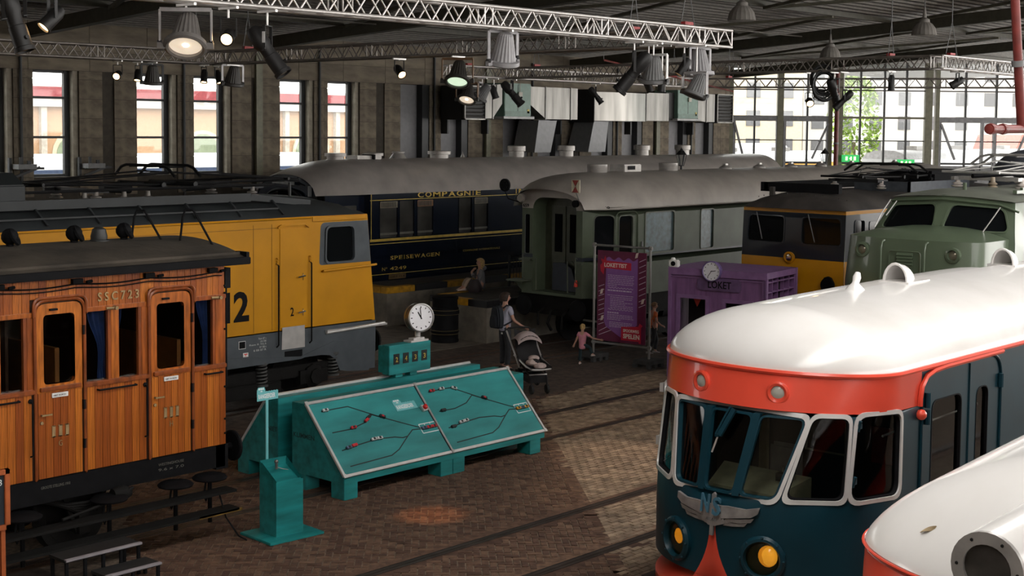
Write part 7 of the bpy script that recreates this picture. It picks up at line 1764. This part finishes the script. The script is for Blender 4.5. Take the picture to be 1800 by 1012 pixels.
for i,(xa,xb,xc,xd) in enumerate(((42.0,43.1,41.65,42.62),(45.45,46.42,44.98,46.1))):
    t=thing('duct_chute',['slanting grey duct chute under the left ventilation unit','slanting grey duct chute under the bellied duct'][i],'duct',(xa,Yh+.9,4.6))
    m=MB();m.add([(xa,Yh+.2,5.9),(xb,Yh+.2,5.9),(xd,Yh+.1,4.64),(xc,Yh+.1,4.64),(xa,Yh+1.25,5.9),(xb,Yh+1.25,5.9),(xd,Yh+1.25,4.64),(xc,Yh+1.25,4.64)],[(0,1,2,3),(4,7,6,5),(0,4,5,1),(3,2,6,7),(0,3,7,4),(1,5,6,2)]);m.build('chute',CH,t,smooth=0)
for x in (37.9,40.1,44.5,46.9,49.2,53.9):
    MB().box(x-.04,x+.04,YW-.35,YW-.01,5.35,5.9).build('duct_bracket',FRAME,wall,smooth=0)
# wall brackets on the left
for i,(x,lab) in enumerate(((20.62,'steel wall bracket left of the second tall window'),(22.85,'steel wall bracket right of the second tall window'))):
    t=thing('wall_bracket',lab,'bracket',(x,YW-.6,4.1))
    m=MB();m.box(x-.30,x-.22,YW-.12,YW-.02,4.0,4.6);m.build('back_plate',FRAME,t,smooth=0)
    m=MB();m.box(x-.22,x+.35,YW-.5,YW-.1,4.28,4.42);m.build('shelf_arm',GREY,t,smooth=0)
    m=MB();m.bar((x-.2,YW-.25,4.05),(x+.5,YW-.4,4.33),.07,.07);m.bar((x-.15,YW-.2,4.28),(x+.6,YW-.45,4.30),.08,.06);m.build('strut',FRAME,t,smooth=0)
    m=MB();m.box(x-.1,x-.02,YW-.35,YW-.3,4.42,4.62);m.box(x+.15,x+.25,YW-.35,YW-.3,4.42,4.52);m.build('bolt',FRAME,t,smooth=0)
# ---- lighting trusses ----
TRA=mat('truss_aluminium',(.62,.585,.56),.34,.55,var=.05);TRD=mat('truss_aluminium_dull',(.30,.27,.245),.42,.5,var=.1)
def truss(label,p,q,w=.32,mt=TRA,z=7.2,step=.50,open_end=None):
    p=Vector((p[0],p[1],z));q=Vector((q[0],q[1],z));d=(q-p).normalized();s=d.cross(Vector((0,0,1)));L_=(q-p).length
    t=thing('lighting_truss',label,'truss',(p+q)/2)
    for a in (0,1):
        for b in (0,1):
            o=s*(a-.5)*w+Vector((0,0,b*w));MB().cyl(p+o,q+o,.030,n=12).build('chord',mt,t)
    lat=MB();n=int(L_/step)
    for i in range(n):
        x0=p+d*(i*L_/n);x1=p+d*((i+.5)*L_/n);x2=p+d*((i+1)*L_/n)
        for a in (0,1):
            o=s*(a-.5)*w;lat.cyl(x0+o,x1+o+Vector((0,0,w)),.0145,n=6,caps=False);lat.cyl(x1+o+Vector((0,0,w)),x2+o,.0145,n=6,caps=False)
        lat.cyl(x0-s*w/2,x2+s*w/2,.009,n=4,caps=False);lat.cyl(x0-s*w/2+Vector((0,0,w)),x2+s*w/2+Vector((0,0,w)),.009,n=4,caps=False)
    k=0.
    while k<=L_:
        for dd in (0,.18):
            x=p+d*min(k+dd,L_)
            for a in (0,1): lat.cyl(x+s*(a-.5)*w,x+s*(a-.5)*w+Vector((0,0,w)),.0145,n=6,caps=False)
        k+=2.95
    for x in (p,q):
        for b in (0,1): lat.cyl(x-s*w/2+Vector((0,0,b*w)),x+s*w/2+Vector((0,0,b*w)),.018,n=6)
        for a in (0,1): lat.cyl(x+s*(a-.5)*w,x+s*(a-.5)*w+Vector((0,0,w)),.018,n=6)
    lat.build('lacing',mt,t,recalc=False,smooth=60)
    # chain hoists
    for f in (.08,.92):
        x=p+d*L_*f;zc=rz(x.y)+.2
        m=MB();m.cyl(x+s*w/2+Vector((0,0,w)),x+Vector((0,0,w+.9)),.010,n=5);m.cyl(x-s*w/2+Vector((0,0,w)),x+Vector((0,0,w+.9)),.010,n=5);m.cyl(x+Vector((0,0,w+.9)),Vector((x.x,x.y,zc)),.012,n=5);m.build('sling',GREY,t)
        MB().box(x.x-.14,x.x+.14,x.y-.05,x.y+.05,z+w+.03,z+w+.10).build('red_shackle',mat('shackle_red',(.42,.03,.03),.5),t,smooth=0)
    return t
truss('bright aluminium lighting truss nearest the viewer crossing the top middle',(7.5,15.6),(23.35,15.6))
truss('aluminium lighting truss in front of the tall left windows',(13,31.0),(22.66,31.0),mt=TRD)
truss('dull lighting truss running across the middle above the dining car',(22.5,30.8),(22.5,16.0),mt=TRD)
truss('lighting truss hanging in front of the ventilation units',(31.3,31.2),(44.4,31.2))
truss('dull lighting truss on the right joining the bright one at the red pipe',(34.0,31.0),(34.0,16.4),mt=TRD)
truss('bright aluminium lighting truss at the far right',(33.8,16.2),(44,16.2))
truss('dull lighting truss crossing in front of the glazed wall',(44.6,31.0),(51.5,17.8),mt=TRD)
# ---- lamps ----
CONE=mat('flood_grey',(.19,.175,.165),.45,.15,var=.08);CONEP=mat('flood_pale_grey',(.34,.33,.34),.45,.15,var=.08);LBLK=mat('lamp_black',(.013,.012,.012),.5)
LENS=mat('lit_lens_warm',(1,.8,.55),.3,emit=(1,.60,.26),estr=9);LENSB=mat('lit_flood_lens',(.75,.68,.6),.2,emit=(1,.82,.62),estr=.55);BULB=mat('lit_bulb',(1,.9,.8),.3,emit=(1,.84,.62),estr=14)
LENSG=mat('lit_lens_greenish',(.5,.6,.5),.2,emit=(.72,.9,.66),estr=.75);LOFF=mat('dead_lens',(.16,.14,.12),.15)
YOKE=mat('yoke_grey',(.42,.40,.40),.4,.3)
LZ=7.2
def clampbits(t,p,drop): # hook on the truss chord down to the yoke
    m=MB();m.cyl((p.x,p.y,LZ-.03),(p.x,p.y,p.z+drop),.016,n=6);(m.box(p.x-.20,p.x+.20,p.y-.02,p.y+.02,LZ-.06,LZ-.026) if (abs(p.x-22.5)<.05 or abs(p.x-34)<.05) else m.box(p.x-.02,p.x+.02,p.y-.20,p.y+.20,LZ-.06,LZ-.026));m.build('hook_clamp',ALU,t)
def flood(label,p,ax,mt=CONE,lens=None,s=1.,yk=YOKE,bulb=False):
    """large fluted cone floodlight"""
    p=Vector(p);ax=Vector(ax).normalized();t=thing('floodlight',label,'lamp',p,'fluted floodlights')
    m=MB();m.lathe([(0,-.34*s),(.10*s,-.335*s),(.125*s,-.30*s),(.215*s,.10*s),(.235*s,.12*s)],40,p,ax,flute=-.06,cap=0);m.build('fluted_housing',mt,t,smooth=20)
    m=MB();m.lathe([(.235*s,.10*s),(.275*s,.11*s),(.28*s,.17*s),(.245*s,.19*s),(.215*s,.17*s),(.215*s,.13*s)],32,p,ax,cap=0);m.build('rim',mt,t,smooth=40)
    u,v=perp(ax); side=u if abs(u.z)<abs(v.z) else v
    for sg in (-1,1): MB().bar(p+ax*.14*s+side*sg*.25*s,p+ax*.14*s+side*sg*.36*s,.07*s,.08*s).build('rim_lug',mt,t,smooth=0)
    MB().lathe([(.213*s,.13*s),(.15*s,.10*s),(0,.08*s)],28,p,ax).build('lens',lens or LOFF,t)
    if bulb: MB().ball(p+ax*.10*s,.055*s,12).build('bulb',BULB,t)
    top=p+Vector((0,0,.35*s))
    m=MB();a=p+side*.33*s+ax*.10*s;b=p-side*.33*s+ax*.10*s
    up_=Vector((0,0,1));ha=Vector((a.x,a.y,top.z));hb_=Vector((b.x,b.y,top.z))
    m.bar(a,ha,.022*s,.06*s,up=(ax.x,ax.y,.01) if abs(ax.z)<.95 else (1,0,0));m.bar(b,hb_,.022*s,.06*s,up=(ax.x,ax.y,.01) if abs(ax.z)<.95 else (1,0,0));m.bar(ha,hb_,.03*s,.05*s);m.build('yoke',yk,t,smooth=0)
    for q in (a,b): MB().cyl(q-side*.02,q+side*.03,.04*s,n=10).build('yoke_knob',LBLK,t)
    clampbits(t,p,.35*s)
    return t
def spot(label,p,ax,lens=None,r=.075,L_=.30,s=1.,lit=None):
    """small black cylinder spotlight"""
    p=Vector(p);ax=Vector(ax).normalized();t=thing('spotlight',label,'lamp',p,'small black spotlights')
    m=MB();m.lathe([(0,-L_*.5),(r*.7,-L_*.48),(r*.95,-L_*.3),(r,-L_*.28),(r,L_*.4),(r*1.12,L_*.4),(r*1.12,L_*.5),(r*.9,L_*.5),(r*.9,L_*.42)],18,p,ax);m.build('housing',LBLK,t,smooth=40)
    MB().lathe([(r*.92,L_*.42),(r*.5,L_*.46),(0,L_*.47)],16,p,ax).build('lens',lens or LOFF,t)
    u,v=perp(ax);side=u if abs(u.z)<abs(v.z) else v;tz=p.z+.24
    m=MB()
    for sg in (-1,1): a=p+side*sg*(r+.02);m.bar(a,Vector((a.x,a.y,tz)),.012,.035,up=(ax.x,ax.y,.01) if abs(ax.z)<.95 else (1,0,0))
    a=p+side*(r+.02);b=p-side*(r+.02);m.bar((a.x,a.y,tz),(b.x,b.y,tz),.03,.015);m.build('yoke',LBLK,t,smooth=0)
    clampbits(t,p,.24)
    if lit:
        l=bpy.data.lights.new('spot_beam','SPOT');l.energy=lit;l.color=(1,.62,.30);l.spot_size=radians(34);l.spot_blend=.7;l.shadow_soft_size=.08
        o=bpy.data.objects.new('spot_beam',l);COL.objects.link(o);o.location=p+ax*(L_*.5+.03);o.rotation_euler=ax.to_track_quat('-Z','Y').to_euler()
    return t
def profile(label,p,ax,s=1.,lens=None,lab=True):
    """long black profile spotlight with two barrels"""
    p=Vector(p);ax=Vector(ax).normalized();t=thing('profile_spotlight',label,'lamp',p,'black profile spotlights')
    m=MB();m.lathe([(0,-.46*s),(.10*s,-.44*s),(.135*s,-.36*s),(.14*s,-.12*s),(.11*s,-.06*s),(.11*s,.10*s),(.125*s,.11*s),(.125*s,.40*s),(.145*s,.41*s),(.145*s,.47*s),(.12*s,.47*s),(.115*s,.40*s)],20,p,ax);m.build('barrel',LBLK,t,smooth=40)
    MB().lathe([(.116*s,.42*s),(.07*s,.45*s),(0,.46*s)],16,p,ax).build('lens',lens or LOFF,t)
    u,v=perp(ax);side=u if abs(u.z)<abs(v.z) else v;w=ax.cross(side)
    for k in range(4): MB().bar(p-ax*.02*s+side*(.13*s if k<2 else -.13*s)+w*(.03 if k%2 else -.03)*s,p-ax*.02*s+side*(.21*s if k<2 else -.21*s)+w*(.03 if k%2 else -.03)*s,.025*s,.012*s).build('shutter_handle',LBLK,t,smooth=0)
    MB().cyl(p+ax*.30*s-w*.12*s,p+ax*.30*s-w*.17*s,.03*s,n=8).build('focus_knob',LBLK,t)
    tz=p.z+.40*s;m=MB()
    for sg in (-1,1): a=p+side*sg*.17*s;m.bar(a,Vector((a.x,a.y,tz)),.016*s,.05*s,up=(ax.x,ax.y,.01) if abs(ax.z)<.95 else (1,0,0))
    a=p+side*.17*s;b=p-side*.17*s;m.bar((a.x,a.y,tz),(b.x,b.y,tz),.05*s,.016*s);m.build('yoke',LBLK,t,smooth=0)
    if lab: MB().bar(p+side*.185*s+Vector((0,0,.12*s)),p+side*.185*s+Vector((0,0,.30*s)),.05*s,.006,up=side).build('yoke_label',mat('lamp_label',(.55,.54,.53),.6),t,smooth=0)
    clampbits(t,p,.40*s)
    return t
# view helpers for aiming: right, toward viewer
R_=Vector((_rt.x,_rt.y,0));V_=-Vector((_fw.x,_fw.y,0)).normalized();D_=Vector((0,0,-1))
flood('lit grey fluted floodlight hanging nearest at the top left',(10.86,15.6,6.74),D_*1+V_*.62+R_*.05,lens=LENSB,bulb=True,s=1.0)
flood('pale grey fluted floodlight seen from the side under the middle of the bright truss',(16.97,15.6,6.80),D_*.9-V_*.25-R_*.1,mt=CONEP,s=1.0,yk=CONEP)
flood('pale grey fluted floodlight at the right end of the bright truss',(22.51,15.6,6.80),D_*1+V_*.05+R_*.05,mt=CONEP,s=1.0,yk=CONEP)
flood('dark fluted floodlight with a white bracket near the right end of the bright truss',(21.03,15.6,6.62),D_*1-V_*.2,mt=GREY,s=.95,yk=WHITE)
flood('tilted dark floodlight below the right end of the bright truss',(21.98,15.30,6.36),D_*.9+V_*.1-R_*.35,mt=GREY,s=.85,yk=YOKE)
flood('dark floodlight hanging between the first pair of bright left windows',(20.55,31.0,6.78),D_*1-V_*.1-R_*.08,mt=mat('flood_dark',(.05,.045,.04),.5),s=.95,yk=LBLK)
flood('dark floodlight with a pale bracket right of the third bright window',(22.5,30.25,6.80),D_*1-V_*.1-R_*.15,mt=mat('flood_dark',(.05,.045,.04)),s=1.0,yk=YOKE)
flood('greenish glowing floodlight in front of the grey blind windows',(22.5,22.05,6.74),D_*1+V_*.55-R_*.1,mt=mat('flood_dark',(.05,.045,.04)),lens=LENSG,s=1.05,yk=mat('yoke_copper',(.26,.15,.08),.4,.4))
flood('warm lit floodlight with copper bracket below the greenish one',(32.27,31.2,6.60),D_*1+V_*.6-R_*.2,mt=mat('flood_dark',(.05,.045,.04)),lens=LENSB,s=1.1,yk=mat('yoke_copper',(.26,.15,.08)),bulb=True)
flood('grey floodlight tilted away beside the warm lit one',(32.95,31.2,6.68),D_*.8-V_*.1-R_*.6,mt=GREY,s=1.0,yk=YOKE)
spot('black spotlight shining down at the far top left',(8.95,15.6,6.86),D_*.75+V_*.5-R_*.55,LENS,.085,.34,lit=260)
spot('glowing spotlight right of the nearest floodlight',(11.53,15.6,6.78),D_*.35+V_*1.0,LENS,.085,.30)
spot('lit spotlight with bright starburst in front of the bare wall left',(19.55,31,6.82),D_*.35+V_*1,LENS,.09,.3,lit=120)
spot('small lit spotlight beside the starburst lamp',(20.12,31,6.83),D_*.9+V_*.35,LENS,.085,.3)
spot('small warm lit spotlight over the third bright window',(22.13,31,6.87),D_*.95+V_*.35,LENS,.09,.36)
spot('small black spotlight tilted right over the third bright window',(22.58,31,6.87),D_*.9+V_*.2+R_*.25,LENS,.09,.36)
spot('black spotlight with orange glow in the middle above the dining car',(22.5,23.95,6.88),D_*.55+V_*.7+R_*.45,LENS,.10,.36,lit=260)
spot('small black spotlight left of the green fan box',(33.49,31.2,6.74),D_*.9+R_*.3,None,.11,.44)
spot('small black spotlight third from the right end of the bright truss',(21.35,15.95,6.42),D_*.9+R_*.4,None,.075,.28)
spot('small black spotlight second from the right end of the bright truss',(21.66,15.86,6.44),D_*.95-R_*.1,None,.075,.28)
spot('black spotlight with warm edge just left of the pale right floodlight',(22.0,15.6,6.78),D_*.8-R_*.5,LENS,.085,.36)
spot('single white lit spotlight in front of the glazed wall',(34,19.94,6.38),D_*.5+V_*.9,LENS,.10,.24)
spot('black hanging cylinder spotlight before the glazed wall under the dull truss',(34,17.53,6.86),D_*1,None,.085,.42)
spot('black spotlight tilted left under the far right bright truss',(35.03,16.2,6.88),D_*.5-R_*.8,None,.10,.36)
profile('large black profile spotlight with white label left of the bright truss middle',(12.18,15.6,6.62),D_*.85+R_*.62+V_*.1,.85)
profile('large black profile spotlight pointing down left near the right of the bright truss',(20.45,15.6,6.62),D_*.8-R_*.62,.95)
profile('large black profile spotlight in front of the left green fan box',(34.36,31.2,6.72),D_*.75+R_*.65+V_*.1,1.05)
profile('thin black profile spotlight hanging between the two ventilation units',(38.72,31.2,6.76),D_*.8+R_*.6,.75,lab=False)
profile('dark profile spotlight in the cluster beside the red downpipe',(34.0,19.2,6.62),D_*.75+R_*.3-V_*.3,.9,lab=False)
profile('lower dark profile spotlight in the cluster beside the red downpipe',(34.0,18.9,6.42),D_*.6-R_*.6,.7,lab=False)
profile('dark profile spotlight at the extreme top left corner',(8.46,15.6,6.82),D_*.9+R_*.3,.85,lab=False)
# accent lamps: lights for the floor glow and the interior accents
def beam(p,tgt,e,size=30,col=(1,.60,.28)):
    l=bpy.data.lights.new('spot_beam','SPOT');l.energy=e;l.color=col;l.spot_size=radians(size);l.spot_blend=.9;l.shadow_soft_size=.1
    o=bpy.data.objects.new('spot_beam',l);COL.objects.link(o);o.location=p;o.rotation_euler=(Vector(tgt)-Vector(p)).to_track_quat('-Z','Y').to_euler()
beam((11.0,15.5,6.4),(14.15,14.35,0),1500,9,(1,.42,.14))
beam((12.4,15.5,6.3),(17.0,13.3,0),500,22,(1,.8,.6))
beam((22.1,15.6,6.3),(18.8,14.6,0),700,26,(1,.75,.55))
# cable coil
cc=thing('cable_coil','thick black cable coil hung on the dull truss before the glazed wall','cable',(34,19.55,6.8))
rnd=random.Random(5)
for k in range(11):
    r_=.27+rnd.uniform(-.05,.05);zc=6.98-.02*k+rnd.uniform(-.05,.05);a0=rnd.uniform(-.3,.3)
    pts=[Vector((34,19.54,zc))+R_*r_*cos(t)+Vector((0,0,1))*r_*1.25*sin(t)+V_*(.03*k-.1+.05*sin(t+k)) for t in [2*pi*i/24 for i in range(24)]]
    MB().tube(pts,.026,6,closed=True).build('cable_loop',LBLK,cc)
for k in range(3):
    pts=[Vector((34,19.6,6.62-.03*k))+R_*(.17+.03*k)*cos(t)+Vector((0,0,1))*.16*sin(t) for t in [2*pi*i/20 for i in range(20)]]
    MB().tube(pts,.010,5,closed=True).build('thin_loop',LBLK,cc)
MB().tube([(34,19.55,7.17),(34,19.55,7.3)],.02,6).build('hanger',LBLK,cc)
# high bay lamps under the roof
for i,(x,y,z) in enumerate(((32,20.86,8.72),(40,19.6,8.72),(45,25.6,8.42))):
    t=thing('high_bay_lamp',['ribbed bell lamp under the roof at the upper right','ribbed bell lamp under the roof beam left of the red pipe','ribbed bell lamp above the dull truss over the glazed wall'][i],'lamp',(x,y,z))
    m=MB();m.lathe([(.36,-.24),(.38,-.22),(.33,-.02),(.24,.10),(.17,.15)],36,(x,y,z),flute=-.05);m.build('ribbed_shade',mat('bell_grey',(.24,.22,.20),.5,var=.08),t,smooth=25)
    MB().lathe([(.17,.12),(.15,.24),(.06,.30),(.03,.6)],18,(x,y,z)).build('ballast_can',mat('bell_grey',(.24,.22,.20)),t)
    MB().cyl((x,y,z-.21),(x,y,z-.215),.35,n=24).build('diffuser',LOFF,t)
    MB().cyl((x,y,z+.55),(x,y,rz(y)+.35),.02,n=6).build('drop_rod',GREY,t)
# red pipes
RP=mat('pipe_red',(.15,.022,.017),.45,var=.15)
t=thing('red_pipe','red sprinkler pipe hanging down at the right edge of the picture','pipe',(19.2,8.0,5.6))
m=MB();m.tube([(19.0,8.0,9.6),(19.0,8.0,7.45),(19.37,8.0,5.66)],.062,12);m.build('drop_pipe',RP,t)
m=MB();m.tube([(18.36,8.0,5.64),(20.6,8.0,5.66)],.058,12);m.build('cross_pipe',RP,t)
for p,a in (((19.17,8,6.55),(.2,0,-1)),): m=MB();m.lathe([(.085,-.04),(.085,.04)],14,p,a);m.build('coupling',GREY,t)
for x in (18.36,18.75): m=MB();m.lathe([(.072,-.05),(.078,0),(.072,.05)],12,(x,8.0,5.645),(1,0,0));m.build('joint',RP,t)
m=MB();m.lathe([(0,-.07),(.05,-.06),(.06,0)],12,(18.36,8.0,5.64),(1,0,0));m.build('end_cap',RP,t)
t=thing('downpipe','reddish downpipe beside the post of the glazed wall','pipe',(60.9,34.4,2))
c=gp(5.05,0,.35);MB().cyl((c.x,c.y,2),(c.x,c.y,8.4),.11,n=12).build('pipe',RP,t)
for z in (5.0,6.8): MB().lathe([(.13,z-.04),(.13,z+.04)],12,(c.x,c.y,0)).build('pipe_collar',GREY,t)
t=thing('tie_rod','thin red tie rod under the roof right of the bright truss','pipe',(40,27,7.5));MB().cyl((34.5,27.5,7.72),(45.5,30.0,7.05),.03,n=6).build('rod',RP,t)
for x,y,z in ((34.5,27.5,7.72),(45.5,30.0,7.05)): MB().cyl((x,y,z),(x,y,rz(y)+.40),.008,n=5).build('hanger',GREY,t)
# exit signs
EXG=mat('exit_green',(.02,.42,.10),.4,emit=(.02,.55,.12),estr=.55);EXW=mat('exit_pictogram',(.8,.9,.6),.4,emit=(.8,1,.5),estr=1.2)
for i,(s_,z) in enumerate(((5.75,4.18),(8.45,3.98))):
    t=thing('exit_sign',['green lit exit sign left of the coach roof end before the glazed wall','second green exit sign half hidden behind the coach roof'][i],'sign',gp(s_,z,.4))
    m=MB();m.bar(gp(s_-.42,z+.1,.4),gp(s_+.42,z+.1,.4),.08,.34);bx_=m.build('box',EXG,t,smooth=0)
    m=MB()
    for a,b,w in ((-.20,0,.10),(.02,0,.06),(.20,0,.10)): m.bar(gp(s_+a-w/2,z+.1,.45),gp(s_+a+w/2,z+.1,.45),.02,.18)
    m.bar(gp(s_-.06,z+.1,.452),gp(s_+.0,z+.1,.452),.02,.05);m.build('pictogram',EXW,bx_,smooth=0)
    m=MB();m.cyl(gp(s_,z+.25,.4),gp(s_,z+.9,.1),.012,n=5);m.build('hanger',GREY,t)
